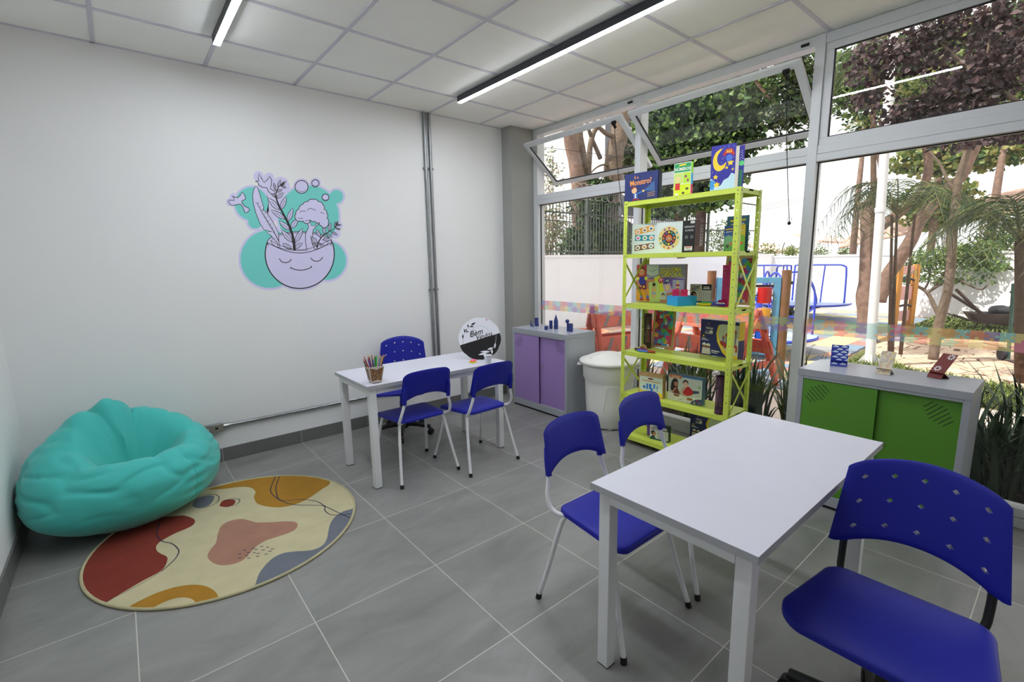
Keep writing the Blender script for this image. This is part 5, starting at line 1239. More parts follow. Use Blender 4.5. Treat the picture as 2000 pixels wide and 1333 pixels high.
# --- fourth shelf
mesh_tube('dark brown perforated tube cup on the fourth lime shelf', TZ[3], (1264, 681), 614, .033, mat('dark_brown_tube', (54, 36, 32), .5))
item('block_puzzle_tray', 'wooden tray of coloured block pieces leaning beside the dark brown tube cup, fourth lime shelf', 'puzzle', TZ[3], (1272, 678), (1314, 682.5), 599, .012, yaw=-76, base=mat('tray_wood', (176, 146, 92), .6), art=art_tetris, tilt=10, group='wooden block puzzle trays')
soft('toy_bundle', 'heap of blue, brown and orange bendy toys on the fourth lime shelf', 'toys', TZ[3], (1256, 688), [
    (loop(.02, .055, .008, 0, 0, 8, 11), .007, (56, 120, 224), 'blue_ribbon'), (loop(.012, .04, .018, .01, .005, 8, 12), .005, (120, 40, 130), 'violet_ribbon'), (loop(.010, .03, .010, -.006, -.005, 8, 13), .005, (226, 200, 60), 'yellow_ribbon'),
    (loop(.02, .038, .009, .01, -.065, 8, 14), .008, (150, 60, 30), 'rust_ribbon'), (loop(.018, .045, .009, .03, .055, 8, 15), .008, (84, 50, 44), 'brown_ribbon'), (loop(.014, .022, .03, .03, .02, 8, 16, .02), .010, (176, 140, 80), 'tan_cloth')])
def art_castle(A, w, h, part=False):
    bk(A, w, h, flat((32, 38, 106)))
    pan = [(-.02*w, .87*h), (.05*w, .9*h), (.5*w, .9*h), (.5*w, 0), (.24*w, 0), (.10*w, .14*h), (-.04*w, .42*h), (-.07*w, .66*h)]
    A.poly([tuple(p) for p in pan], YE, 2); A.poly([(x*.92+.045*w, y*.9+.10*h) for x, y in pan[:3]]+[(.5*w, .08*h), (.30*w, .10*h), (.16*w, .22*h), (.02*w, .46*h), (-.02*w, .66*h)], flat((206, 212, 190)), 3)
    A.disc(-.28*w, .87*h, .035*h, RE, 3, n=3); A.disc(-.28*w, .90*h, .02*h, flat((90, 170, 60)), 4, n=8)
    A.text('Xalingo', -.26*w, .735*h, .10*h, WH, 3, bold=.012, wide=.8); A.text('Brincando de', -.29*w, .665*h, .05*h, WH, 3, wide=.6); A.text('Engenheiro', -.27*w, .60*h, .075*h, WH, 3, bold=.03, wide=.7); A.disc(-.21*w, .665*h, .04*h, WH, 3, n=8, rx=.06*h)
    A.disc(-.41*w, .53*h, .03*h, YE, 3); A.line([(-.46*w, .46*h), (-.34*w, .46*h)], .02*h, WH, 3); A.line([(-.46*w, .42*h), (-.27*w, .42*h)], .02*h, WH, 3)
    A.line([(-.18*w, .14*h), (.03*w, .13*h)], .03*h, WH, 3); A.line([(-.18*w, .09*h), (-.02*w, .08*h)], .02*h, WH, 3)
    for x, y in ((-.38, .25), (-.27, .24)):
        A.poly([((x-.07)*w, 0.02*h), ((x+.07)*w, .02*h), ((x+.05)*w, .20*h), ((x-.05)*w, .20*h)], flat((224, 216, 206)), 3); A.disc(x*w, y*h, .055*h, flat((150, 96, 70)), 4, n=14); A.poly([(x*w+.07*h*math.cos(a), y*h+.02*h+.07*h*math.sin(a)) for a in [PI*k/10 for k in range(11)]], WH, 5)
    for x, b0, tp in ((.12, .34, .62), (.20, .30, .70), (.26, .40, .78), (.33, .30, .66), (.42, .34, .80)):
        A.rect((x-.03)*w, b0*h, (x+.03)*w, (tp-.10)*h, flat((150, 130, 110)), 4); A.poly([((x-.04)*w, (tp-.10)*h), ((x+.04)*w, (tp-.10)*h), (x*w, tp*h)], flat((180, 60, 40)), 5); A.rect((x-.012)*w, (b0+.08)*h, (x+.012)*w, (b0+.2)*h, flat((80, 110, 150)), 5)
    A.poly([(.03*w, .46*h), (.48*w, .36*h), (.48*w, .18*h), (.16*w, .26*h), (.05*w, .36*h)], flat((170, 52, 34)), 4.5)
    for x in (.12, .22, .34, .42): A.rect((x-.02)*w, .20*h, (x+.02)*w, .30*h, flat((226, 206, 150)), 5.5)
item('game_box', 'dark blue building-block box with a red castle on the fourth lime shelf', 'game box', TZ[3], (1366.5, 690.5), (1440, 706), 627, .075, yaw=-97, base=flat((30, 36, 100)), art=art_castle, side=lambda q, w, h, d, X: (q.box(w/2, w/2+.0006, .001, d-.001, h*.5, h-.001, YE, X), q.box(-w/2+.001, w/2-.001, .001, d-.001, h, h+.0006, WH, X)), group='dark blue building-block boxes')

# --- fifth shelf
def art_solids(A, w, h):
    A.rect(-.46*w, .06*h, .48*w, .86*h, flat((206, 222, 190)), 1); A.poly([(-.46*w, .06*h), (.48*w, .06*h), (.48*w, .20*h), (.40*w, .25*h), (.3*w, .21*h), (.2*w, .25*h), (.02*w, .19*h), (-.15*w, .24*h), (-.35*w, .22*h), (-.46*w, .27*h)], YE, 2)
    A.disc(.0, .78*h, .035*h, flat((130, 30, 30)), 3, rx=.12*w); A.line([(-.38*w, .68*h), (.38*w, .66*h)], .035*h, flat((206, 130, 60)), 3)
    bl = flat((40, 120, 200))
    A.disc(-.26*w, .40*h, .065*h, bl, 3, n=8); A.rect(-.17*w, .32*h, -.10*w, .56*h, bl, 3); A.rect(-.06*w, .34*h, .04*w, .56*h, bl, 3); A.disc(.05*w, .33*h, .07*h, bl, 3, n=6); A.rect(.12*w, .38*h, .19*w, .58*h, bl, 3); A.poly([(.24*w, .40*h), (.31*w, .40*h), (.275*w, .56*h)], bl, 3); A.poly([(.25*w, .30*h), (.31*w, .30*h), (.28*w, .37*h)], bl, 3)
item('game_box', 'wooden box with yellow and pale green label showing blue solids, fifth lime shelf', 'game box', TZ[4], (1247, 771), (1294, 774.5), 731, .05, yaw=-84, base=mat('box_wood', (196, 160, 104), .6, var=.1), art=art_solids)
def art_letters(A, w, h):
    bk(A, w, h, flat((196, 204, 184))); A.rect(-.5*w, .93*h, .5*w, h, flat((60, 110, 150)), 2); A.rect(-.47*w, .86*h, -.1*w, .985*h, flat((190, 110, 60)), 3); A.text('LETRAS', -.285*w, .885*h, .085*h, flat((240, 220, 160)), 4, bold=.02, wide=1.1)
    A.poly([(-.5*w, 0), (.5*w, 0), (.5*w, .26*h), (.0, .22*h), (-.5*w, .30*h)], flat((226, 226, 210)), 2)
    hr, sk = flat((40, 26, 26)), flat((196, 150, 118))
    A.poly([tuple(p) for p in smooth_path([(-.42*w, .40*h), (-.40*w, .70*h), (-.32*w, .84*h), (-.22*w, .80*h), (-.20*w, .60*h), (-.24*w, .40*h), (-.32*w, .36*h)], 4, True)], hr, 4); A.disc(-.26*w, .64*h, .09*h, flat((170, 120, 92)), 5, n=18); A.poly([(-.24*w, .56*h), (-.12*w, .28*h), (-.36*w, .28*h), (-.34*w, .46*h)], flat((110, 50, 40)), 4.5); A.line([(-.46*w, .36*h), (-.38*w, .28*h), (-.26*w, .50*h)], .045*h, sk, 5.5)
    A.disc(.02*w, .74*h, .11*h, hr, 4, n=20); A.disc(.025*w, .69*h, .095*h, flat((222, 178, 146)), 5, n=20); A.disc(.0, .70*h, .01*h, BL, 6, n=6); A.disc(.05*w, .70*h, .01*h, BL, 6, n=6); A.line([(.0, .645*h), (.025*w, .632*h), (.05*w, .645*h)], .015*h, WH, 6)
    A.poly([tuple(p) for p in smooth_path([(.0, .50*h), (.10*w, .62*h), (.22*w, .52*h), (.24*w, .36*h), (.10*w, .28*h), (-.05*w, .34*h)], 4, True)], flat((190, 30, 34)), 4.6); A.poly([(.22*w, .50*h), (.42*w, .52*h), (.42*w, .44*h), (.24*w, .38*h)], flat((50, 70, 100)), 4.3); A.line([(-.10*w, .30*h), (-.08*w, .46*h), (.0, .58*h)], .045*h, sk, 5.5); A.line([(-.08*w, .28*h), (.12*w, .26*h)], .045*h, sk, 5.5)
    A.disc(-.24*w, .22*h, .05*h, flat((150, 106, 60)), 5, n=12, rx=.1*w); A.disc(.16*w, .16*h, .05*h, flat((150, 106, 60)), 5, n=12, rx=.1*w)
    rr = random.Random(4)
    for _ in range(34): A.disc(rr.uniform(-.46, .25)*w, rr.uniform(.04, .24)*h, .012*h, flat((120, 84, 60)), 4, n=5)
    A.poly([(.5*w, 0), (.18*w, 0), (.22*w, .10*h), (.34*w, .20*h), (.5*w, .24*h)], flat((34, 70, 120)), 5); A.text('A', .30*w, .03*h, .12*h, YE, 6, bold=.03); A.text('B', .38*w, .12*h, .10*h, RE, 6, bold=.03); A.text('C', .44*w, .03*h, .12*h, flat((210, 120, 60)), 6, bold=.03)
    A.disc(.42*w, .66*h, .05*h, flat((120, 170, 120)), 3, n=10)
item('game_box', 'letters game box with a photo of two children lying down, fifth lime shelf', 'game box', TZ[4], (1304.5, 779.5), (1370, 787), 735, .055, yaw=-88, base=flat((70, 110, 140)), art=art_letters)
mesh_tube('plum perforated tube cup on the fifth lime shelf', TZ[4], (1405, 811), 736, .034, m_plm)

# --- bottom shelf
item('game_box', 'picture cube game box lying low at the front of the bottom lime shelf', 'game box', TZ[5], (1269, 857), (1305, 863), 832, .045, yaw=-82, base=flat((30, 60, 50)), art=art_cube, group='picture cube game boxes')
item('game_box', 'dark blue building-block box standing on the bottom lime shelf, half hidden by the white table', 'game box', TZ[5], (1347, 852), (1420, 868), 813, .075, yaw=-84, base=flat((30, 36, 100)), art=art_castle, group='dark blue building-block boxes')
P = at(1262, 853, 'z', TZ[5]); q = MB(); q.lathe([(.036, 0), (.042, .004), (.046, .09), (.048, .092), (.044, .092), (.038, .006), (.0004, .006)], flat((92, 56, 150), .4), seg=28); tag(q.build('purple_tub', loc=(P.x+.07, P.y-.01, TZ[5]+.001)), 'purple plastic tub behind the chair back on the bottom lime shelf', 'tub')

# ================================================================== OUTSIDE
G = -.05
def gd(px, py): return at(px, py, 'z', G)
m_soil = mat('dark_bed_soil', (70, 56, 46), .95, var=.3, vscale=14, bump=.5, bscale=40)
m_pave = mat('pinkish_concrete', (206, 190, 178), .85, var=.08, vscale=5, bump=.1, bscale=60)
m_yard = mat('yard_ground', (150, 130, 112), .95, var=.15, vscale=2)
q = MB(); q.box(XG+.06, 45, -20, 30, G-.3, G-.012, m_yard); struct(q.build('ground', smooth=False))
q = MB(); q.box(XG+.06, 2.05, -9, 3.0, G-.05, G-.002, m_soil); struct(q.build('planting_bed_ground', smooth=False))
# paved strip beyond the plants: slabs with joints
q = MB()
for i in range(22):
    y = 2.9-.55*i; q.box(2.06, 3.22, y-.543, y, G-.05, G+.012, m_pave)
struct(q.build('paving_strip', smooth=False))
# rubber play mat: individual half-metre tiles in mixed colours
rub = [mat('rubber_'+nm, c, .8, var=.06, vscale=30, bump=.15, bscale=200) for nm, c in (('red', (178, 128, 120)), ('blue', (124, 146, 168)), ('yellow', (206, 190, 146)), ('grey', (158, 158, 160)), ('salmon', (206, 160, 142)), ('slate', (128, 140, 156)))]
q = MB(); rr = random.Random(12); ts = .5
bound = [(3.25, -2.35), (4.9, -2.07), (5.9, -1.97), (7.4, -1.90), (11.5, -1.85), (13.4, -1.92)]
def byb(x):
    for (a, ya), (b_, yb) in zip(bound[:-1], bound[1:]):
        if a <= x <= b_: return ya+(yb-ya)*(x-a)/(b_-a)
    return -2
for i in range(22):
    for j in range(11):
        x0, y1 = 3.24+ts*i, 2.85-ts*j; y0 = y1-ts; yb = byb(x0+ts/2)
        if y1 < yb+.1: continue
        if x0+ts > 15.2+(max(y0, yb)-2.95)*(5/12.45)-.12: continue
        q.box(x0+.003, x0+ts-.003, max(y0, yb)+.003, y1-.003, G-.03, G+.018+rr.uniform(0, .002), rub[rr.choice([0, 1, 2, 3, 4, 5, 1, 2])])
o = q.build('playground_mat', smooth=False); tag(o, 'multicoloured rubber playground mat of square tiles outside the windows', 'playground mat')
# lawn ground, stone path
m_lawn = mat('lawn_soil_green', (104, 100, 60), .95, var=.25, vscale=9)
q = MB(); q.add([(3.24, -2.35, G-.006), (3.24, -9, G-.006), (14, -9, G-.006), (14, -1.95, G-.006), (7.4, -1.93, G-.006), (5.9, -2.0, G-.006), (4.9, -2.1, G-.006)], [tuple(range(7))[::1]], m_lawn); struct(q.build('lawn_ground', smooth=False))
ms_ = bpy.data.materials.new('crazy_paving'); ms_.use_nodes = True; n = ms_.node_tree; b = n.nodes['Principled BSDF']; b.inputs['Roughness'].default_value = .85
t_ = n.nodes.new('ShaderNodeTexCoord'); v1 = n.nodes.new('ShaderNodeTexVoronoi'); v1.feature = 'DISTANCE_TO_EDGE'; v1.inputs['Scale'].default_value = 3.2; v2 = n.nodes.new('ShaderNodeTexVoronoi'); v2.inputs['Scale'].default_value = 3.2
n.links.new(t_.outputs['Object'], v1.inputs['Vector']); n.links.new(t_.outputs['Object'], v2.inputs['Vector'])
r1 = n.nodes.new('ShaderNodeValToRGB'); r1.color_ramp.elements[0].position = .015; r1.color_ramp.elements[1].position = .03; r1.color_ramp.elements[0].color = (*lin((120, 92, 74)), 1); n.links.new(v1.outputs['Distance'], r1.inputs['Fac'])
hs = n.nodes.new('ShaderNodeMix'); hs.data_type = 'RGBA'; hs.inputs['A'].default_value = (*lin((206, 176, 152)), 1); hs.inputs['B'].default_value = (*lin((222, 196, 172)), 1); n.links.new(v2.outputs['Color'], hs.inputs['Factor'])
mm_ = n.nodes.new('ShaderNodeMix'); mm_.data_type = 'RGBA'; mm_.blend_type = 'MULTIPLY'; mm_.inputs['Factor'].default_value = 1; n.links.new(hs.outputs['Result'], mm_.inputs['A']); n.links.new(r1.outputs['Color'], mm_.inputs['B']); n.links.new(mm_.outputs['Result'], b.inputs['Base Color'])
q = MB(); pp = [(5.6, -2.75), (5.2, -4.0), (6.2, -9), (9.0, -9), (9.4, -4.4), (9.4, -3.04), (8.9, -1.99), (7.4, -1.96), (6.6, -2.1)]
q.prism(pp, G-.02, G+.004, ms_); struct(q.build('stone_path', smooth=False))
q = MB(); q.prism([(3.24, -3.2), (3.24, -9), (4.3, -9), (3.95, -3.75), (3.75, -3.2)], G-.02, G+.003, m_pave); struct(q.build('paving_near', smooth=False))
# boundary walls
m_bw = mat('white_boundary_wall', (240, 240, 244), .85, var=.02, vscale=3)
def wall_seg(name, a, b_, h, th=.16):
    a = Vector((*a, 0)); b_ = Vector((*b_, 0)); d = (b_-a).normalized(); nn = Vector((d.y, -d.x, 0)); q = MB()
    X = Matrix(((d.x, -nn.x, 0, a.x), (d.y, -nn.y, 0, a.y), (0, 0, 1, 0), (0, 0, 0, 1))); L_ = (b_-a).length
    q.box(0, L_, 0, th, G-.2, h-.05, m_bw, X); q.box(-.02, L_+.02, -.03, th+.03, h-.05, h, m_bw, X); struct(q.build(name, smooth=False))
wall_seg('wall_garden_far', (0.9, 3.3), (15.2, 2.9), 1.68); wall_seg('wall_garden_end', (15.2, 2.95), (10.2, -9.5), 1.60)

# ------------------------------------------------------------------ strap-leaved plants along the window
m_strap = mat('strap_leaf_green', (58, 78, 50), .55, var=.25, vscale=7); m_strap2 = mat('strap_leaf_pale', (110, 132, 100), .5, var=.2, vscale=7)
def strap(x, y, h, n_, seed, label):
    rr = random.Random(seed); q = MB(); rt = thing('strap_leaf_clump', label, 'plant', (x, y, G), group='dark green strap-leaved clumps along the window')
    for _ in range(n_):
        a = rr.uniform(0, 2*PI); hh = h*rr.uniform(.55, 1.08); lean = rr.uniform(.05, .55)*hh; w = rr.uniform(.009, .019); bend = rr.uniform(0, .35); d = Vector((math.cos(a), math.sin(a), 0)); s = Vector((-d.y, d.x, 0)); b0 = Vector((rr.uniform(-.09, .09), rr.uniform(-.12, .12), 0))
        V = []; K = 6
        for k in range(K+1):
            t = k/K; p = b0+d*(lean*t*t)+Vector((0, 0, hh*(t-bend*t*t*t*.9))); ww = w*(1-t**3)*(.6+.4*min(1, t*4)); V += [p-s*ww, p+s*ww]
        q.add(V, [(2*k, 2*k+1, 2*k+3, 2*k+2) for k in range(K)], m_strap if rr.random() > .14 else m_strap2)
    q.build('leaves', rt, ang=180)
sp_ = [(1.42, .15, .62), (1.62, -.25, .60), (1.38, -.62, .66), (1.66, -.95, .62), (1.42, -1.3, .70), (1.70, -1.62, .72), (1.40, -1.95, .74), (1.66, -2.25, .78), (1.36, -2.5, .72), (1.62, -2.78, .76), (1.38, -3.05, .70), (1.7, -3.3, .66), (1.36, -3.5, .60), (1.62, -3.78, .66), (1.40, -4.0, .74), (1.78, -4.15, .86), (1.48, -4.35, .90), (1.86, -4.55, .9), (1.40, -4.72, .86), (1.7, -4.95, .9)]
spl = ['close to the glass at the pillar end', 'set back behind the pillar end of the lilac cabinet', 'close to the glass behind the middle of the lilac cabinet', 'set back behind the bin end of the lilac cabinet',
       'close to the glass behind the white bin', 'set back between the white bin and the lime shelf', 'close to the glass behind the dark brown tube cup', 'set back behind the letters game box',
       'close to the glass behind the plum tube cup', 'set back behind the lime cross braces', 'close to the glass between lime shelf and tall mullion', 'set back behind the tall mullion',
       'close to the glass behind the blue cloud stand', 'set back behind the cream flowered stand', 'close to the glass behind the maroon stand', 'set back beyond the open end of the green cabinet',
       'close to the glass beyond the open end of the green cabinet', 'set back beyond the blue swivel chair', 'close to the glass beyond the blue swivel chair', 'set back at the far end of the row']
for i, (x, y, h) in enumerate(sp_):
    strap(x, y, h*1.12 if y > -3.9 else h*1.0, 90 if y > -3.9 else 130, i, 'strap-leaved clump outside, '+spl[i])

# ------------------------------------------------------------------ grass tufts: uncountable
m_grass = mat('grass_blades', (112, 124, 58), .8, var=.35, vscale=5); m_grass2 = mat('grass_blades_dark', (78, 96, 44), .8, var=.3, vscale=5)
def tufts(name, label, poly, n_, h, seed=1):
    rr = random.Random(seed); q = MB(); xs = [p[0] for p in poly]; ys = [p[1] for p in poly]
    def inside(x, y):
        c = False; k = len(poly)
        for i in range(k):
            a, b_ = poly[i], poly[i-1]
            if (a[1] > y) != (b_[1] > y) and x < (b_[0]-a[0])*(y-a[1])/(b_[1]-a[1])+a[0]: c = not c
        return c
    m_ = 0
    while m_ < n_:
        x, y = rr.uniform(min(xs), max(xs)), rr.uniform(min(ys), max(ys))
        if not inside(x, y): continue
        m_ += 1; a = rr.uniform(0, 2*PI); hh = h*rr.uniform(.4, 1.2); l = rr.uniform(.2, 1.3)*hh; w = .006+.0012*(x-3)
        d = Vector((math.cos(a), math.sin(a), 0)); s = Vector((-d.y, d.x, 0)); p = Vector((x, y, G)); t = p+d*l+Vector((0, 0, hh)); md = p+d*l*.35+Vector((0, 0, hh*.7))
        q.add([p-s*w, p+s*w, md+s*w*.8, md-s*w*.8, t], [(0, 1, 2, 3), (3, 2, 4)], m_grass if rr.random() < .6 else m_grass2)
    o = q.build(name, smooth=False); tag(o, label, 'grass', kind='stuff')
tufts('near_grass', 'rough green grass between the window plants and the stone path', [(3.95, -2.5), (5.3, -2.15), (6.3, -2.15), (5.4, -2.9), (5.1, -4.0), (5.9, -7), (4.3, -7), (4.0, -3.75), (3.75, -3.0)], 15000, .10, 3)
tufts('far_grass', 'patch of sunlit ground cover at the foot of the end wall', [(9.6, -2.0), (12.9, -1.98), (12.2, -3.6), (11.2, -6), (9.5, -6)], 8000, .13, 4)

# ------------------------------------------------------------------ trees
def bark(nm, c): return mat('bark_'+nm, c, .9, var=.25, vscale=12, bump=.8, bscale=26)
m_bark, m_bark2, m_bark3 = bark('pinkish_brown', (128, 104, 92)), bark('grey_brown', (112, 96, 82)), bark('dark', (92, 72, 56))
def limb(q, pts, w0, w1, m, plane='x', jit=0.0, seg=12):
    """Branch through picture points on one upright plane; widths in picture pixels."""
    P = []; R_ = []
    n_ = len(pts)
    for i, p in enumerate(pts):
        v = at(p[0], p[1], plane[0], plane[1]+(p[2] if len(p) > 2 else 0)); P.append(v); R_.append((w0+(w1-w0)*i/(n_-1))*depth(v)/FPX/2)
    S = smooth_path(P, 5); RS = [R_[min(n_-2, int(i/5))]*(1-(i/5-int(i/5)))+R_[min(n_-1, int(i/5)+1)]*(i/5-int(i/5)) if i < len(S)-1 else R_[-1] for i in range(len(S))]
    for i in range(len(S)): S[i] = S[i]+Vector((noise.noise(S[i]*2.1), noise.noise(S[i]*2.3+Vector((5, 5, 5))), 0))*RS[i]*.35
    q.tube(S, RS, m, seg)
    return P
def leaf_mat(nm, c, var=.3, tr=.35):
    if 'leaf_'+nm in _mats: return _mats['leaf_'+nm]
    m = mat('leaf_'+nm, c, .55, var=var, vscale=3.0)
    n = m.node_tree; b = n.nodes['Principled BSDF']; o = n.nodes['Material Output']
    tl = n.nodes.new('ShaderNodeBsdfTranslucent'); mx = n.nodes.new('ShaderNodeMixShader'); mx.inputs[0].default_value = tr
    src = b.inputs['Base Color'].links[0].from_socket; n.links.new(src, tl.inputs['Color'])
    n.links.new(b.outputs[0], mx.inputs[1]); n.links.new(tl.outputs[0], mx.inputs[2]); n.links.new(mx.outputs[0], o.inputs['Surface'])
    return m
def leafage(name, parent, blobs, mats, size, seed=1, lobed=False, flatn=0.0, droop=.0):
    """Leaves scattered through ellipsoids: (centre, radii, count)."""
    rr = random.Random(seed); q = MB()
    for (c, r, n_) in blobs:
        c = Vector(c)
        for _ in range(n_):
            while True:
                v = Vector((rr.uniform(-1, 1), rr.uniform(-1, 1), rr.uniform(-1, 1)))
                if v.length <= 1: break
            v = v*(.55+.45*v.length) if v.length > 0 else v
            p = c+Vector((v.x*r[0], v.y*r[1], v.z*r[2])); s = size*rr.uniform(.6, 1.3)
            nrm = Vector((rr.gauss(0, 1), rr.gauss(0, 1), rr.gauss(0, 1)+flatn)).normalized(); a = Vector((rr.gauss(0, 1), rr.gauss(0, 1), rr.gauss(0, .6)-droop)); a = (a-nrm*a.dot(nrm)).normalized(); b_ = nrm.cross(a)
            m = mats[int(rr.random()**1.3*len(mats))]; fold = nrm*s*.12
            if lobed: q.add([p, p+a*s*.5+b_*s*.42+fold, p+a*s*.45, p+a*s*1.0, p+a*s*.5-b_*s*.42+fold, p+a*s*.15+b_*s*.38+fold, p+a*s*.15-b_*s*.38+fold], [(0, 5, 2), (5, 1, 2), (1, 3, 2), (3, 4, 2), (4, 6, 2), (6, 0, 2)], m)
            else: q.add([p, p+a*s*.5+b_*s*.24+fold, p+a*s, p+a*s*.5-b_*s*.24+fold], [(0, 1, 2), (0, 2, 3)], m)
    return q.build(name, parent, smooth=False)
def ell(px, py, rx, ry, plane, n_, dz=None):
    """Ellipsoid of leaves seen at (px, py) with radii in picture pixels."""
    c = at(px, py, *plane); k = depth(c)/FPX; r = rx*k, ry*k; t = (dz or min(r)*1.0)
    return (c, (max(.2, t if plane[0] == 'x' else r[0]*1.15), max(.2, r[0]*1.15 if plane[0] == 'x' else t), r[1]), n_)
m_lg = [leaf_mat('mid_green', (72, 100, 56)), leaf_mat('deep_green', (44, 68, 42)), leaf_mat('bright_green', (118, 146, 78))]
m_dk = [leaf_mat('dark_green', (44, 60, 40)), leaf_mat('olive', (88, 98, 58)), leaf_mat('mid_green', (72, 100, 56))]
m_pu = [leaf_mat('purple_brown', (66, 48, 52), .25, .2), leaf_mat('dark_purple', (44, 32, 38), .25, .2), leaf_mat('mauve_brown', (98, 76, 78), .25, .2)]
m_yl = [leaf_mat('lime_leaf', (138, 154, 88)), leaf_mat('yellow_leaf', (168, 164, 104)), leaf_mat('mid_green', (72, 100, 56))]

# group behind the far wall, seen through the first window
pl = ('y', 4.6)
for lb, specs in (('tall pinkish trunk behind the fence, beside the twiggy shrubs', [([(1136, 520), (1132, 420), (1124, 330), (1112, 250), (1106, 180)], 30, 24)]),
                  ('slim forked grey trunk between the two thick trunks behind the fence', [([(1150, 520), (1146, 430), (1148, 350), (1136, 300), (1132, 240), (1134, 150)], 20, 12), ([(1150, 360), (1150, 300), (1158, 262), (1172, 240), (1188, 200)], 13, 7), ([(1172, 310), (1156, 272), (1146, 235), (1140, 200)], 9, 5)])):
    t = thing('tree_trunk', lb, 'tree', tuple(at(specs[0][0][0][0], 520, *pl))[:2]+(G,)); o0 = Vector(t.location); q = MB()
    for pts, a, b_ in specs: limb(q, pts, a, b_, m_bark if 'pink' in lb else m_bark2, pl)
    q.v = [tuple(Vector(v)-o0) for v in q.v]
    base = at(specs[0][0][0][0], 520, *pl); q.cyl(Vector((base.x, base.y, G))-o0, base-o0, .15 if 'pink' in lb else .10, m_bark2); q.build('trunk', t, ang=180)
def tree(name, label, base, specs, leafs, mats, size, m, seed=1, group=None, lobed=False, root=None, flatn=0.0):
    """base: foot of the trunk; specs: (points, w0, w1, plane); leafs: list of ellipsoids."""
    t = thing(name, label, 'tree', tuple(base), group=group); o0 = Vector(base); q = MB()
    for pts, a, b_, plane in specs: limb(q, pts, a, b_, m, plane)
    if root is not None: q.tube([base, root[0]], [root[1]*1.25, root[1]], m, 12)
    q.v = [tuple(Vector(v)-o0) for v in q.v]; q.build('trunk', t, ang=180)
    if leafs:
        o = leafage('foliage', t, [((Vector(c)-o0), r, n_) for c, r, n_ in leafs], mats, size, seed, lobed, flatn)
    return t
pl = ('y', 4.3)
b0 = at(1190, 500, *pl); base = Vector((b0.x, b0.y, G))
tree('leaning_tree', 'thick leaning trunk wrapped in ivy behind the fence, its ivy spilling around the base', base,
     [([(1180, 520), (1186, 440), (1192, 370), (1202, 300), (1212, 240), (1224, 190), (1228, 120)], 40, 30, pl), ([(1196, 330), (1180, 322), (1162, 330), (1148, 346)], 5, 2, pl), ([(1206, 270), (1180, 258), (1160, 232), (1176, 205)], 10, 6, pl), ([(1210, 260), (1230, 285), (1255, 270)], 5, 2, pl)],
     [ell(1170, 470, 62, 46, pl, 1900), ell(1150, 410, 34, 40, pl, 500), ell(1180, 385, 30, 40, pl, 500), ell(1160, 350, 14, 10, pl, 60), ell(1130, 480, 36, 40, pl, 600)], m_dk+[m_lg[0]], .17, m_bark2, 21, root=(Vector((b0.x, b0.y, b0.z)), .22))
# bushy greenery beyond the fence at the far left
def shrub(label, px, py, rx, ry, plane, n_, mats, size, seed, group=None, name='shrub'):
    e = ell(px, py, rx, ry, plane, n_); c = Vector(e[0]); t = thing(name, label, 'shrub', (c.x, c.y, G), group=group)
    q = MB(); rr = random.Random(seed)
    for k in range(5):
        d = Vector((rr.uniform(-.7, .7)*e[1][0], rr.uniform(-.7, .7)*e[1][1], c.z-G+rr.uniform(-.2, .7)*e[1][2])); q.tube([(0, 0, 0), d*.5+Vector((rr.uniform(-.1, .1), 0, 0)), d], [.03, .02, .008], m_bark3, 6)
    q.build('stems', t, ang=180); leafage('foliage', t, [(Vector((0, 0, c.z-G)), e[1], n_)], mats, size, seed)
    return t
GS = 'shrubs behind the boundary walls'
m_dry = [leaf_mat('dry_green', (150, 156, 116)), leaf_mat('pinkish_leaf', (176, 158, 146)), leaf_mat('olive', (88, 98, 58))]
shrub('thin twiggy shrub beside the pillar, behind the fence, low part', 1080, 450, 42, 60, ('y', 5.4), 900, m_dry, .12, 31, GS)
shrub('thin twiggy shrub rising beside the pillar above the transom', 1068, 345, 34, 60, ('y', 6.4), 420, m_dry, .12, 32, GS)
shrub('pale green shrub behind the fence, between the ivy and the lime shelf', 1222, 480, 26, 28, ('y', 5.0), 600, m_lg, .12, 33, GS)
shrub('green shrub behind the fence seen through the second lime shelf', 1420, 470, 42, 44, ('y', 5.2), 1000, m_lg, .13, 34, GS)
for i, (px, rx, ry) in enumerate(((1500, 26, 22), (1545, 24, 14), (1600, 26, 18), (1650, 24, 12))):
    shrub('low vine tuft creeping over the garden wall, %s' % ('close beside the lime shelf', 'between the lime shelf and the tall mullion', 'close behind the tall mullion', 'beside the thick forked trunk')[i], px, 494-i % 2*2, rx, ry, ('y', 3.9), 420, m_yl[:1]+m_lg, .10, 40+i, GS)
# big leafy crown between first and second window
pl = ('x', 7.2)
b0 = at(1330, 505, *pl); base = Vector((b0.x, max(b0.y, 3.9), G))
tree('leafy_tree', 'large tree with a dense bright green crown filling the second upper window', base,
     [([(1330, 505), (1326, 420), (1320, 340), (1330, 260), (1345, 180)], 16, 9, pl), ([(1324, 360), (1280, 300), (1240, 250)], 8, 3, pl), ([(1326, 330), (1390, 280), (1440, 250)], 8, 3, pl), ([(1322, 400), (1360, 385), (1420, 380)], 6, 2, pl)],
     [ell(1318, 300, 72, 62, pl, 5200), ell(1340, 230, 100, 66, pl, 6000), ell(1400, 275, 78, 62, pl, 4200), ell(1318, 370, 76, 36, pl, 2200), ell(1390, 345, 66, 34, pl, 1500), ell(1340, 180, 84, 50, pl, 3600), ell(1440, 200, 60, 60, pl, 1900), ell(1340, 400, 90, 26, pl, 1400), ell(1380, 150, 90, 46, pl, 2200), ell(1290, 240, 36, 56, pl, 1200)],
     [m_lg[0], m_lg[2], m_lg[1], m_dk[0]], .115, m_bark3, 5, lobed=True)
pl = ('x', 9.5)
b0 = at(1248, 500, *pl)
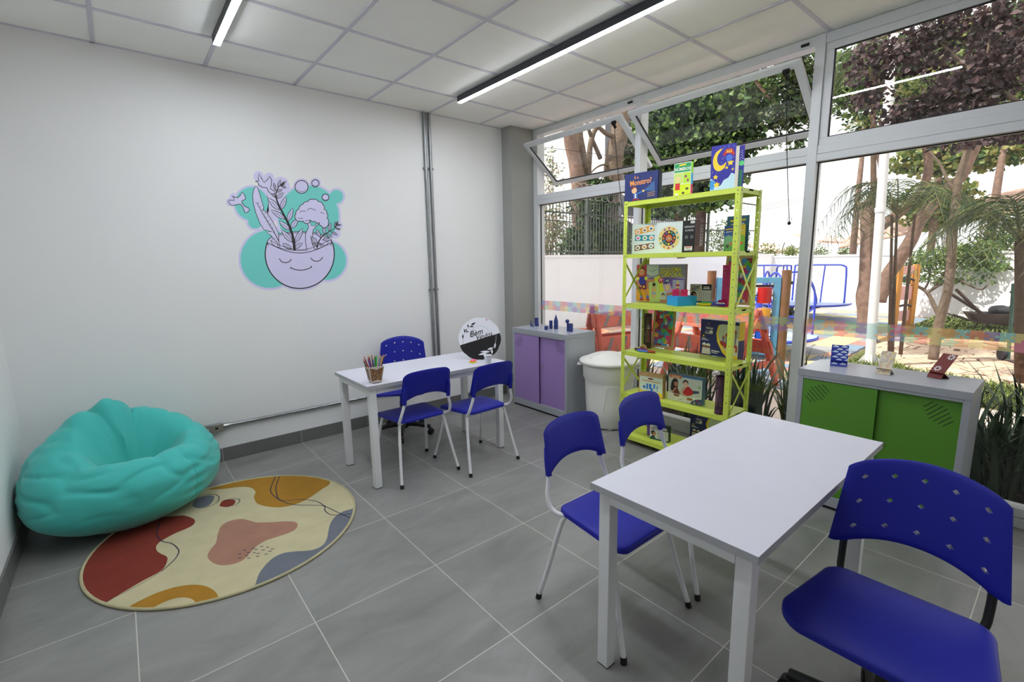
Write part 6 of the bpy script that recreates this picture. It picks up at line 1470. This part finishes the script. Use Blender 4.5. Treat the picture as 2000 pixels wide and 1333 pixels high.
tree('dark_conifer', 'dark green feathery tree in front of the scaffolded building', Vector((b0.x, max(4.6, b0.y), G)),
     [([(1262, 505), (1262, 400), (1262, 230)], 6, 3, pl)], [ell(1232, 300, 24, 34, pl, 600), ell(1246, 330, 22, 30, pl, 400), ell(1250, 250, 14, 40, pl, 300)], m_dk, .2, m_bark3, 8)
# darker tree hanging over the third upper window's left edge
pl = ('x', 5.2)
b0 = at(1640, 560, *pl)
tree('overhanging_tree', 'dark glossy-leaved tree hanging over the tall mullion beside the second upper window', Vector((b0.x, b0.y+.6, G)),
     [([(1420, 60), (1470, 150), (1530, 215), (1580, 240)], 9, 3, pl), ([(1440, 40), (1520, 110), (1590, 130)], 7, 2, pl)],
     [ell(1545, 150, 40, 56, pl, 1100), ell(1535, 225, 40, 32, pl, 620), ell(1500, 100, 56, 36, pl, 900), ell(1575, 190, 30, 60, pl, 600), ell(1560, 285, 14, 26, pl, 130), ell(1510, 280, 14, 8, pl, 30)], m_dk, .10, m_bark3, 9)

# thick forked tree and slim trunks to the right
pl = ('x', 9.2)
f0 = gd(1694, 652)
tree('forked_tree', 'thick pinkish forked tree trunk with cut stub behind the white pole', f0,
     [([(1692, 655), (1692, 600), (1694, 540), (1696, 480), (1698, 430), (1690, 395)], 34, 26, ('x', f0.x)), ([(1692, 410), (1706, 376), (1722, 340), (1716, 290), (1700, 240)], 17, 11, ('x', f0.x)),
      ([(1716, 590), (1740, 530), (1772, 480), (1800, 425), (1846, 370), (1880, 340), (1920, 250), (1960, 150)], 26, 15, ('x', f0.x)), ([(1702, 460), (1740, 428), (1775, 400), (1806, 362), (1812, 310), (1800, 240)], 20, 12, ('x', f0.x))],
     [ell(1740, 230, 70, 40, ('x', f0.x), 600), ell(1880, 170, 110, 80, ('x', f0.x), 2200)], m_yl+m_lg[:2], .13, m_bark, 13)
s0 = gd(1822, 703)
tree('slim_tree', 'slim grey-brown trunk leaning slightly, rising through the stone path', s0,
     [([(1822, 703), (1834, 640), (1848, 580), (1858, 500), (1866, 420), (1872, 360), (1884, 310), (1900, 260), (1930, 180), (1940, 90)], 17, 10, ('x', s0.x)), ([(1868, 372), (1850, 350), (1836, 320), (1810, 290)], 7, 3, ('x', s0.x)), ([(1890, 300), (1870, 240), (1880, 120)], 8, 4, ('x', s0.x))],
     [ell(1890, 240, 80, 30, ('x', s0.x), 500), ell(1920, 120, 80, 60, ('x', s0.x), 900)], m_pu, .11, m_bark2, 14)
# purple-leaved branches in front of the third window
p0 = gd(2080, 760); plp = ('x', 4.2)
tree('purple_leaved_tree', 'tree with dark purple-brown leaves close behind the third upper window', Vector((4.2, -4.9, G)),
     [([(2110, 300), (2040, 240), (1960, 180), (1900, 140), (1820, 70)], 12, 4, plp), ([(2000, 210), (1900, 230), (1800, 220), (1720, 160)], 6, 2, plp), ([(1960, 180), (1930, 100), (1960, 0)], 7, 3, plp), ([(1830, 80), (1760, 60), (1690, 90)], 4, 2, plp)],
     [ell(1790, 100, 56, 46, plp, 560), ell(1710, 120, 46, 46, plp, 360), ell(1880, 190, 70, 44, plp, 800), ell(1960, 130, 70, 50, plp, 600), ell(1790, 216, 60, 28, plp, 420), ell(1950, 40, 70, 44, plp, 420), ell(1850, 40, 50, 36, plp, 300), ell(1700, 190, 36, 28, plp, 150), ell(1985, 240, 50, 40, plp, 360), ell(1890, 280, 56, 14, plp, 120)],
     m_pu, .060, m_bark2, 17, lobed=True, root=(at(2110, 300, *plp), .05))
# green and yellow-green crowns further back
for i, (lb, px, py, rx, ry, X_, n_, ms2) in enumerate((('green crown far behind the white pole, top of the third window', 1700, 150, 80, 80, 17, 1500, m_lg), ('yellow-green crown far behind the purple leaves', 1866, 110, 90, 70, 17.5, 1800, m_yl), ('green crown far behind the thick ringed palm trunk', 1990, 100, 70, 110, 16, 1500, m_lg), ('sunlit olive crown just below the transom behind the slim trunks', 1880, 300, 110, 40, 16.5, 1300, m_yl), ('pale sunlit tree far beyond the end wall', 1830, 400, 60, 50, 18, 900, m_yl))):
    n_ = int(n_*2.2); e = ell(px, py, rx, ry, ('x', X_), n_); c = Vector(e[0]); bs = Vector((c.x, c.y, G))
    t = thing('background_tree', lb, 'tree', tuple(bs), group='leafy crowns of the trees further back')
    q = MB(); q.tube([(0, 0, 0), (.1, .05, (c.z-G)*.5), (0, 0, c.z-G)], [.12, .09, .03], m_bark, 8); q.build('trunk', t, ang=180)
    leafage('foliage', t, [(Vector((0, 0, c.z-G)), e[1], n_)], ms2, .15, 60+i, lobed=True)
# feathery palms
m_fr = leaf_mat('palm_green', (58, 78, 46)); m_fr2 = leaf_mat('palm_pale', (110, 122, 70)); m_rach = mat('palm_rib', (104, 100, 62), .6)
def palm(label, base, top, r, fronds, seed, stems=1):
    rr = random.Random(seed); t = thing('feathery_palm', label, 'palm', tuple(base), group='feathery palms outside'); o0 = Vector(base); T_ = Vector(top)-o0
    q = MB()
    for k in range(stems):
        d = Vector((rr.uniform(-.12, .12), rr.uniform(-.12, .12), 0))*(k > 0); q.tube([d, T_*.5+d*1.5, T_+d*2], [r, r*.8, r*.6], m_bark3, 10)
    q.build('trunk', t, ang=180)
    for k in range(fronds):
        a = 2*PI*k/fronds+rr.uniform(-.2, .2); L_ = rr.uniform(1.1, 1.7); up = rr.uniform(.5, 1.5); q = MB(); d = Vector((math.cos(a), math.sin(a), 0)); P = []
        for i in range(15): s = i/14; P.append(T_+d*(L_*s*(.55+.25*s))+Vector((0, 0, up*s-(up+.5)*s*s*s*.9)))
        q.tube(P, [.014*(1-i/16) for i in range(15)], m_rach, 5)
        sd_ = Vector((-d.y, d.x, 0))
        for i in range(2, 15):
            for s_ in (-1, 1):
                for e_ in (0, .5):
                    if i == 14 and e_: continue
                    p = P[i].lerp(P[min(14, i+1)], e_); tg = (P[min(14, i+1)]-P[i-1]).normalized(); ll = .42*(1-abs(i/14-.5)*.9)*rr.uniform(.8, 1.15); e2 = (sd_*s_*.75+tg*.55+Vector((0, 0, -.15+rr.uniform(-.2, .15)))).normalized(); w = tg*.008
                    mdl = p+e2*ll*.5; tip = p+e2*ll+Vector((0, 0, -ll*.35)); q.add([p-w, p+w, mdl+w, mdl-w, tip], [(0, 1, 2, 3), (3, 2, 4)], m_fr if rr.random() < .7 else m_fr2)
        q.build('frond', t, ang=180)
a1 = gd(1742, 692); palm('feathery palm with slender dark stems beside the white pole', a1, at(1752, 420, 'x', a1.x), .028, 15, 3, 3)
a2 = gd(1998, 748); palm('feathery palm with a thick ringed trunk beyond the green cabinet', a2, at(1992, 470, 'x', a2.x), .08, 16, 5)
a3 = gd(1706, 668); palm('tall feathery palm behind the white pole, fronds hanging above the transom', a3, at(1706, 150, 'x', a3.x), .06, 18, 9)
a4 = Vector((8.6, .6, G))
# small gnarled tree by the end wall
g0 = gd(1838, 626); plg = ('x', g0.x)
tree('small_gnarled_tree', 'small gnarled tree with sparse light green leaves by the end wall', g0,
     [([(1838, 626), (1824, 596), (1812, 572), (1790, 558), (1768, 548)], 9, 4, plg), ([(1812, 572), (1830, 560), (1850, 548), (1870, 545), (1890, 556), (1915, 566), (1930, 556)], 6, 2, plg), ([(1806, 566), (1815, 545), (1812, 520), (1800, 505)], 4, 2, plg), ([(1850, 548), (1870, 520), (1900, 500), (1930, 505)], 4, 2, plg), ([(1826, 560), (1846, 530), (1850, 500)], 4, 2, plg)],
     [ell(1840, 505, 56, 26, plg, 900), ell(1900, 490, 40, 22, plg, 550), ell(1795, 530, 34, 26, plg, 350), ell(1930, 520, 30, 16, plg, 250), ell(1860, 545, 60, 14, plg, 220), ell(1770, 548, 16, 12, plg, 80)], [m_lg[2], m_lg[0], m_yl[0]], .11, m_bark2, 22)
shrub('thin leafy tree behind the end wall, above the wheelbarrow', 1960, 470, 34, 26, ('x', 15.5), 500, m_lg, .14, 71, GS)

# ------------------------------------------------------------------ white pole
pb = gd(1698, 716); ptop = at(1746, 40, 'x', pb.x); m_pole = mat('white_pole_paint', (226, 224, 226), .5)
t = thing('white_pole', 'tall white outdoor pole rising behind the green cabinet, with flared base', 'pole', tuple(pb)); q = MB()
q.tube([(0, 0, 0), (ptop-pb)*.5, (ptop-pb)*1.2], [.062, .057, .052], m_pole, 20); q.build('shaft', t)
q = MB(); mid = (ptop-pb)*.47; q.tube([mid, mid*1.03], [.066, .066], m_pole, 20); q.build('collar', t)
q = MB()
for k in range(4):
    X = Matrix.Rotation(k*PI/2+.4, 4, 'Z'); q.add([(.05, -.005, 0), (.19, -.005, 0), (.05, -.005, .2), (.05, .005, 0), (.19, .005, 0), (.05, .005, .2)], [(0, 1, 2), (5, 4, 3), (0, 3, 4, 1), (1, 4, 5, 2), (2, 5, 3, 0)], m_pole, X)
q.box(-.2, .2, -.2, .2, 0, .012, m_pole); q.build('base_plate', t, smooth=False)

# ------------------------------------------------------------------ iron fence with razor wire
m_iron = mat('dark_green_iron', (70, 78, 74), .6); m_wire = mat('razor_wire', (170, 172, 170), .35, .8)
yF = 3.45; x0, x1 = 2.2, 11.6
t = thing('iron_fence', 'dark iron bar fence with pointed tips standing on the garden wall', 'fence', (x0, yF, 1.66)); L_ = x1-x0
q = MB(); k = 0
while k*.105 < L_:
    x = k*.105; q.box(x-.007, x+.007, -.007, .007, .0, 1.22, m_iron); q.add([(x-.018, 0, 1.22), (x, 0, 1.30), (x+.018, 0, 1.22), (x, -.008, 1.20), (x, .008, 1.2)], [(0, 3, 1), (3, 2, 1), (1, 2, 4), (0, 1, 4)], m_iron); k += 1
q.build('bars', t, smooth=False)
q = MB(); q.box(0, L_, -.015, .015, .08, .11, m_iron); q.box(0, L_, -.015, .015, .95, .98, m_iron); q.build('rails', t, smooth=False)
for k in range(6):
    x = L_*k/5; q = MB(); q.box(x-.03, x+.03, -.03, .03, -.0, 1.35, m_iron); q.build('post', t, smooth=False)
q = MB(); P = []
for i in range(560):
    s = i/559; a = i*2*PI/14; P.append((s*L_, .18*math.cos(a), 1.48+.18*math.sin(a)))
q.tube(P, .003, m_wire, 4, caps=False); q.build('razor_wire_coil', t, ang=180)
# dark mesh gate frame at the end of the fence
ga_, gb_ = at(1374, 500, 'y', 3.5), at(1479, 500, 'y', 3.5)
t = thing('mesh_panel', 'dark framed wire mesh panel beside the fence, behind the second lime shelf', 'fence panel', tuple(ga_)); L_ = gb_.x-ga_.x; hh = zat(gb_, 402)-ga_.z; q = MB()
q.tube([(0, 0, -.02), (0, 0, hh)], .03, m_iron, 8); q.tube([(0, 0, hh), (L_, 0, hh)], .025, m_iron, 8); q.tube([(L_, 0, hh), (L_, 0, -.02)], .035, m_iron, 8); q.tube([(0, 0, hh*.45), (L_, 0, hh*.5)], .02, m_iron, 8); q.build('frame', t)
q = MB()
for i in range(26): x = L_*i/26; q.box(x-.004, x+.004, -.004, .004, 0, hh*.45, m_iron)
q.build('mesh', t, smooth=False)
# overhead cables
m_cab = mat('cable_black', (40, 38, 42), .6)
for k, (pts, lb) in enumerate((([(1450, 408), (1560, 386), (1700, 348)], 'uppermost of the three thin cables crossing the sky beside the tall mullion'), ([(1450, 412), (1560, 390), (1700, 352)], 'middle one of the three thin cables crossing the sky beside the tall mullion'), ([(1450, 417), (1560, 396), (1700, 358)], 'lowest of the three thin cables crossing the sky beside the tall mullion'),
        ([(1050, 428), (1140, 436), (1240, 444)], 'thick cable running in front of the ivy trunks behind the fence'), ([(1786, 430), (1850, 468), (1920, 488)], 'thin cable sagging from the forked tree towards the end wall'), ([(1050, 287), (1130, 296), (1240, 312)], 'thin cable across the pale sky in the first upper window'))):
    yy = 4.0 if k != 4 else 0; q = MB(); P = [at(a, b_, 'y', 3.7) if k != 4 else at(a, b_, 'x', 11.5) for a, b_ in pts]
    q.tube(smooth_path(P, 6), .012 if k == 3 else .006, m_cab, 6); tag(q.build('overhead_cable'), lb, 'cable', 'overhead cables outside')

# ------------------------------------------------------------------ scaffolded building far behind
m_sl = mat('dark_facade', (74, 76, 84), .8, var=.2, vscale=1.2); m_aw = mat('white_corrugated_sheet', (214, 206, 212), .6); m_sc = mat('scaffold_tube', (206, 208, 212), .4)
YBd = 15.0; bx0, bx1 = at(1180, 400, 'y', YBd+1.6).x, at(1330, 400, 'y', YBd).x
t = thing('scaffolded_building', 'tall grey building wrapped in white scaffolding far behind the fence', 'building', (bx0, YBd, G)); Wd = bx1-bx0; q = MB(); q.box(0, Wd, .0, 1.6, 0, 16, m_sl); q.build('facade', t, smooth=False)
z = 1.2; k = 0
while z < 15.5:
    q = MB(); q.add([(-.3, -.9, z), (Wd+.2, -.9, z+.02), (Wd+.2, -.02, z+.55), (-.3, -.02, z+.55), (-.3, -.9, z-.05), (Wd+.2, -.9, z-.03), (Wd+.2, -.02, z+.5), (-.3, -.02, z+.5)], [(0, 1, 2, 3), (7, 6, 5, 4), (0, 4, 5, 1), (1, 5, 6, 2), (3, 2, 6, 7), (0, 3, 7, 4)], m_aw); q.build('awning', t, smooth=False); z += 1.35
q = MB()
for i in range(5):
    x = Wd*i/4; q.tube([(x, -1.0, 0), (x, -1.0, 15.5)], .035, m_sc, 6)
for j in range(11):
    z = .7+1.35*j; q.tube([(-.3, -1.0, z), (Wd+.2, -1.0, z)], .03, m_sc, 6)
    for i in range(4): q.tube([(Wd*i/4, -1.0, z), (Wd*(i+1)/4, -1.0, z+1.35)], .02, m_sc, 5)
q.build('scaffolding', t)
# pale awnings and a long canopy beyond the end wall
m_can = mat('salmon_canopy', (222, 190, 176), .8); m_hill = mat('pale_building_wall', (226, 214, 204), .9)
a_, b_ = at(1640, 482, 'x', 19), at(2040, 400, 'x', 19)
t = thing('covered_walkway', 'long pale sloping canopy roof on posts beyond the end wall', 'canopy', (19, a_.y, G)); q = MB(); A0_, B0_ = a_-Vector(t.location), b_-Vector(t.location)
q.tube([A0_, B0_], .07, m_can, 6); e = Vector((2.2, 0, .9)); q.add([A0_, B0_, B0_+e, A0_+e], [(0, 1, 2, 3), (3, 2, 1, 0)], m_can); q.build('roof', t, smooth=False)
for i in range(6):
    p = A0_.lerp(B0_, (i+.5)/6); q = MB(); q.tube([(p.x, p.y, 0), p], .035, m_sc, 6); q.build('post', t)
for i, (pa, pb_, lb) in enumerate((((1600, 470), (1678, 472), 'low salmon awning over the wall beside the thick forked trunk'), ((1500, 490), (1560, 486), 'low salmon roof over the garden wall between the lime shelf and the tall mullion'))):
    a_, b_ = at(*pa, 'y', 6.5), at(*pb_, 'y', 6.5); t = thing('salmon_awning', lb, 'awning', (a_.x, 6.5, G), group='salmon awnings behind the garden wall'); w = b_.x-a_.x; h = a_.z-G; q = MB(); q.add([(0, 0, h), (w, 0, h), (w, 1.4, h+.5), (0, 1.4, h+.5), (0, 0, h-.14), (w, 0, h-.14), (w, 1.4, h+.36), (0, 1.4, h+.36)], [(0, 1, 2, 3), (7, 6, 5, 4), (0, 4, 5, 1), (1, 5, 6, 2), (3, 2, 6, 7), (0, 3, 7, 4)], m_can); q.build('roof', t, smooth=False)
    q = MB()
    for x in (0, w): q.tube([(x, .1, 0), (x, .1, h)], .04, m_sc, 6)
    q.build('posts', t)
# antenna-like pole over the wall
P = at(1527, 506, 'y', 3.4); q = MB(); q.tube([(0, 0, 0), (0, 0, .26), (.16, 0, .47)], .018, m_iron, 6); tag(q.build('bent_wire_post', loc=(P.x, P.y, 1.66)), 'thin bent wire post on top of the garden wall between shelf and tall mullion', 'post', 'bent wire posts on the walls')
P = at(1797, 500, 'x', 12.9); q = MB(); q.tube([(0, 0, -.3), (0, 0, .20), (0, -.4, .62)], .025, m_iron, 6); tag(q.build('bent_wire_post', loc=P), 'thin bent wire post behind the small gnarled tree', 'post', 'bent wire posts on the walls')

# ------------------------------------------------------------------ playground equipment
m_pb = mat('blue_enamel_tube', (52, 72, 190), .4); m_plat = mat('pale_blue_platform', (168, 186, 232), .5); m_dkst = mat('dark_steel', (44, 46, 52), .5)
def rail(q, pts, r=.022): q.tube(smooth_path(pts, 6), r, m_pb, 8)
def ra_center(px, dep):
    d = _f+_r*((px-1000)/FPX); p = CAM+d*dep; return p
c = ra_center(1538, 12.6)
t = thing('merry_go_round', 'large pale blue playground roundabout with tall blue rails near the far wall', 'merry-go-round', (c.x, c.y, G+.021)); Rr = 1.30; zp = .44
q = MB(); q.lathe([(Rr-.03, zp-.03), (Rr, zp-.025), (Rr, zp), (.001, zp+.005)], m_plat, seg=48); q.tube([(Rr*math.cos(2*PI*k/48), Rr*math.sin(2*PI*k/48), zp-.03) for k in range(49)], .025, m_pb, 6); q.build('platform', t)
q = MB(); q.cyl((0, 0, 0), (0, 0, zp), .09, m_dkst)
for k in range(4): a = k*PI/2+.3; q.tube([(0, 0, .12), (.9*math.cos(a), .9*math.sin(a), zp-.04)], .04, m_dkst, 6)
q.build('pivot', t)
for k in range(4):
    a = k*PI/2+.05; q = MB(); c1, s1 = math.cos(a), math.sin(a); zt_ = zp+.92
    for da in (-.42, .42):
        ca, sa_ = math.cos(a+da), math.sin(a+da)
    f = lambda r_, z_, a_=a: (r_*math.cos(a_), r_*math.sin(a_), z_)
    rail(q, [f(.12, zp), f(.14, zt_-.1), f(.24, zt_), f(Rr*.7, zt_+.01), f(Rr*.86, zt_-.02), f(Rr*.90, zt_-.16), f(Rr*.91, zp)])
    rail(q, [f(Rr*.55, zt_), f(Rr*.53, zp+.4), f(Rr*.52, zp)], .018); q.build('rail', t, ang=180)
c = ra_center(1478, 8.0)
t = thing('merry_go_round', 'smaller low roundabout with curved blue seat hoops behind the blue play frame', 'merry-go-round', (c.x, c.y, G+.021)); Rr = .86; zp = .32
q = MB(); q.lathe([(Rr-.03, zp-.04), (Rr, zp-.03), (Rr, zp), (.001, zp+.003)], m_plat, seg=48); q.tube([(Rr*math.cos(2*PI*k/48), Rr*math.sin(2*PI*k/48), zp-.03) for k in range(49)], .022, m_pb, 6); q.build('platform', t)
q = MB(); q.cyl((0, 0, 0), (0, 0, 1.0), .05, m_pb); q.cyl((0, 0, 0), (0, 0, zp), .12, m_dkst)
for k in range(3): a = k*2*PI/3+.3; q.tube([(0, 0, .06), (.5*math.cos(a), .5*math.sin(a), zp-.05)], .05, m_dkst, 6)
q.build('pivot', t)
for k in range(5):
    a = k*2*PI/5+.2; q = MB(); f = lambda r_, z_, a_: (r_*math.cos(a_), r_*math.sin(a_), z_)
    rail(q, [f(.05, .85, a), f(.30, 1.25, a), f(.55, 1.32, a), f(.75, 1.12, a), f(.80, .8, a), f(.80, zp, a)], .016); rail(q, [f(.70, 1.2, a-.35), f(.80, .85, a-.2), f(.6, .62, a), f(.05, .6, a)], .014); q.build('seat_hoop', t, ang=180)

# timber posts with pale blue frame and coloured drums
m_log = mat('turned_log', (122, 84, 56), .7, var=.2, vscale=8, bump=.3, bscale=20); m_lb = mat('light_blue_timber', (96, 160, 196), .55, var=.08, vscale=10)
pA = gd(1521, 742); kA = depth(pA); d_ = _f+_r*((1384-1000)/FPX)-_u*((0)/FPX); pB = CAM+d_*kA*1.03; pB.z = G
t = thing('play_panel', 'light blue framed play panel with red, yellow and blue drums hung between log posts', 'play panel', tuple((pA+pB)/2*Vector((1, 1, 1)) if False else ((pA.x+pB.x)/2, (pA.y+pB.y)/2, G+.021))); o0 = Vector(t.location); u = (pB-pA); W_ = u.length; u.normalize(); rz = math.atan2(-u.y, -u.x); t.rotation_euler.z = rz
ztop = zat(pA, 531)-G
for s, nm in ((1, 'post'), (-1, 'post')):
    q = MB(); q.cyl((s*W_/2, 0, 0), (s*W_/2, 0, ztop), .055, m_log, seg=20); q.ball((s*(W_/2+.06*s*s), -.01, ztop-.16), .022, m_dkst, 8, 6) if s > 0 else None; q.build(nm, t)
zb_, zt2 = zat(pA, 690)-G-.05, zat(pA, 545)-G; fw = .075; a = W_/2-.06
q = MB(); q.box(-a, a, -.03, .03, zt2-fw, zt2, m_lb); q.box(-a, a, -.03, .03, zb_, zb_+fw, m_lb); q.box(-a, -a+fw, -.03, .03, zb_+fw, zt2-fw, m_lb); q.box(a-fw, a, -.03, .03, zb_+fw, zt2-fw, m_lb); q.build('frame', t, bevel=.004)
rods = []
for r_, cc in enumerate(((186, 30, 34), (236, 170, 30), (34, 84, 190))):
    zc = zt2-fw-.02-(zt2-zb_-2*fw)*(r_+.5)/3.2-.04*0; q = MB(); q.cyl((-a+fw, 0, zc), (a-fw, 0, zc), .008, m_dkst, seg=8); q.build('rod', t)
    for j in (-1, 0, 1):
        q = MB(); wd = (a-fw)*.30; q.cyl((j*(a-fw)*.66, 0, zc-.10), (j*(a-fw)*.66, 0, zc+.10), wd*.9, mat('drum_%d' % r_, cc, .4), seg=24); q.build('drum', t)
q = MB(); q.box(-a+fw, a-fw, -.012, .012, zt2-fw-.05, zt2-fw-.02, m_dkst); q.build('dark_bar', t, smooth=False)

# orange folding barricades
m_or = mat('orange_barrier_plastic', (198, 92, 70), .6, var=.08, vscale=8, bump=.2, bscale=60); m_refl = mat('worn_grey_reflective_stripe', (176, 160, 152), .6)
def barricade(label, P, rz, L_, H_=1.02, spread=.42, boards=((.72, .92), (.36, .54)), stripes=5):
    t = thing('plastic_barricade', label, 'barrier', (P[0], P[1], G+.015), rz, 'orange plastic barricades outside')
    for s in (-1, 1):
        for d in (-1, 1):
            q = MB(); p0, p1 = Vector((s*L_/2, d*spread, .0)), Vector((s*L_/2, d*.02, H_)); q.tube([p0, p0.lerp(p1, .5), p1], [.034, .045, .034], m_or, 8); q.build('leg', t)
        q = MB(); q.box(s*L_/2-.03, s*L_/2+.03, -spread*.66, spread*.66, .26, .34, m_or); q.build('cross_bar', t, bevel=.01)
    for d in (-1, 1):
        for z0, z1 in boards:
            y0 = d*(spread*(1-z0/H_)+.03); y1 = d*(spread*(1-z1/H_)+.03); q = MB()
            q.add([(-L_/2-.06, y0, z0), (L_/2+.06, y0, z0), (L_/2+.06, y1, z1), (-L_/2-.06, y1, z1), (-L_/2-.06, y0-d*.04, z0), (L_/2+.06, y0-d*.04, z0), (L_/2+.06, y1-d*.04, z1), (-L_/2-.06, y1-d*.04, z1)], [(0, 1, 2, 3), (7, 6, 5, 4), (0, 4, 5, 1), (1, 5, 6, 2), (2, 6, 7, 3), (3, 7, 4, 0)], m_or)
            bd_ = q.build('board', t, bevel=.008); q = MB()
            for k in range(stripes):
                x = -L_/2+L_*(k+.35)/stripes; w = .05; sl_ = .09; e = d*.0015
                f0 = lambda x_, f_: (x_, y0+(y1-y0)*f_+e, z0+(z1-z0)*f_); q.add([f0(x, .08), f0(x+w, .08), f0(x+w+sl_, .92), f0(x+sl_, .92)], [(0, 1, 2, 3), (3, 2, 1, 0)], m_refl)
            q.build('reflective_stripes', bd_, smooth=False)
    return t
barricade('orange folding barricade behind the lime shelf, its slanting leg beside the log post', (3.0, -1.36), math.radians(78), 1.02, H_=.97, spread=.45, boards=((.70, .88), (.42, .60)))
PL = CAM+(_f+_r*((1226-1000)/FPX))*6.0
barricade('orange folding barricade behind the white bin and lilac cabinet', (PL.x, PL.y), math.radians(-14), 1.05, spread=.26, boards=((.77, .94), (.47, .66)))
# low orange ring planter by the wall
P = gd(1143, 634); P = Vector((5.4, 2.35, G)); P = ra_center(1146, 7.2); q = MB(); q.lathe([(.30, 0), (.34, .02), (.36, .40), (.33, .52), (.27, .53), (.28, .05), (.001, .04)], mat('salmon_basin', (214, 140, 112), .6, var=.15, vscale=20), seg=32); tag(q.build('round_basin', loc=(P.x, P.y, G+.015)), 'low salmon coloured round basin by the garden wall behind the orange barricade', 'basin')
# climbing ladder with orange posts and pink panels
pA, pB = gd(1744, 641), gd(1777, 634); pB = Vector((pA.x+.35, pA.y-.22, G))
t = thing('climbing_frame', 'small climbing frame with two orange posts and pink panels behind the white pole', 'climbing frame', tuple(pA)); m_op = mat('orange_yellow_timber', (206, 140, 56), .6, var=.1); m_pp = mat('pink_panel', (232, 176, 170), .6)
hA = zat(pA, 519)-G; hB = hA+.02; u = pB-pA; rz = math.atan2(u.y, u.x); t.rotation_euler.z = rz; Lu = u.length
for x, h_ in ((0, hA), (Lu, hB)): q = MB(); q.box(x-.055, x+.055, -.05, .05, 0, h_, m_op); q.build('post', t, bevel=.01)
for z0, z1 in ((.15, .38), (.62, .92), (1.18, 1.36)): q = MB(); q.box(.05, Lu-.05, -.015, .015, z0, z1, m_pp); q.build('panel', t, bevel=.01)
for z0 in (.48, 1.05): q = MB(); q.tube([(.05, -.02, z0), (Lu/2, -.06, z0+.04), (Lu-.05, -.02, z0)], .025, m_dkst, 8); q.build('grip', t)
# wheelbarrow and green ladder-like cart
P = gd(1940, 652); m_rust = mat('rusty_steel', (74, 58, 52), .8, var=.3, vscale=20); m_gc = mat('green_frame_paint', (52, 82, 72), .6)
t = thing('wheelbarrow', 'rusty wheelbarrow loaded with dark tools near the end wall', 'wheelbarrow', tuple(P), math.radians(-62)); t.scale = (.72, .72, .72)
q = MB(); V = [(-.42, -.24, .30), (.30, -.24, .30), (.30, .24, .30), (-.42, .24, .30), (-.60, -.36, .58), (.55, -.36, .58), (.55, .36, .58), (-.60, .36, .58)]; q.add(V, [(3, 2, 1, 0), (0, 1, 5, 4), (1, 2, 6, 5), (2, 3, 7, 6), (3, 0, 4, 7)], m_rust); q.build('tray', t, solid=.012)
q = MB(); q.tube([(.72, -.04, .2), (.72, .04, .2)], .2, m_dkst, 20); q.build('wheel', t)
for s in (-1, 1):
    q = MB(); q.tube([(.75, s*.05, .2), (.2, s*.2, .27), (-.5, s*.27, .33), (-1.05, s*.3, .55)], .02, m_rust, 8); q.build('handle', t); q = MB(); q.tube([(-.25, s*.22, .3), (-.4, s*.24, 0)], .018, m_rust, 8); q.build('leg', t)
for k, (x, y, z, dx, dz_, lb, nm) in enumerate(((-.2, -.05, .34, -.5, .55, 'longer wooden tool handle sticking out of the wheelbarrow', 'tool_handle'), (-.1, .1, .34, -.62, .45, 'wooden tool handle lying low in the wheelbarrow', 'tool_handle'), (.2, .0, .36, .35, .25, 'short tool handle pointing over the wheelbarrow front', 'tool_handle'))):
    o = thing(nm, lb, 'tool', tuple(P), math.radians(-62), 'tools in the wheelbarrow'); q = MB(); q.tube([(x, y, z), (x+dx, y, z+dz_)], .03, m_rust, 8); q.build('shaft', o); q = MB(); q.ball((x, y, z+.02), .06, m_dkst, 10, 6); q.build('head', o)
q = MB(); q.ball((0, 0, 0), .2, m_dkst, 18, 12, (1.1, .9, .55)); q.v = [tuple(Vector(v)+Vector((1, 1, 1))*noise.noise(Vector(v)*9)*.03) for v in q.v]; tag(q.build('black_bag', loc=(P.x+.06, P.y-.06, G+.46), ang=180), 'crumpled black bag lying in the wheelbarrow', 'bag')
P = gd(1968, 706)
t = thing('garden_cart', 'tall dark green upright hand truck standing on the stone path', 'hand truck', tuple(P), math.radians(-60)); hh = zat(P, 556)-G
for s in (0, .42): q = MB(); q.tube([(s, 0, .03), (s+.02, .10, hh*.5), (s+.04, .22, hh)], .024, m_gc, 8); q.build('upright', t)
for k in range(5): z = .15+hh*.19*k; q = MB(); q.tube([(0, .22*z/hh, z), (.42, .22*z/hh, z)], .014, m_gc, 6); q.build('rung', t)
q = MB(); q.box(-.02, .46, -.22, .02, 0, .02, m_rust); q.build('toe_plate', t)
for s in (-.04, .46): q = MB(); q.tube([(s-.02, .08, .1), (s+.02, .08, .1)], .1, m_dkst, 16); q.build('wheel', t)
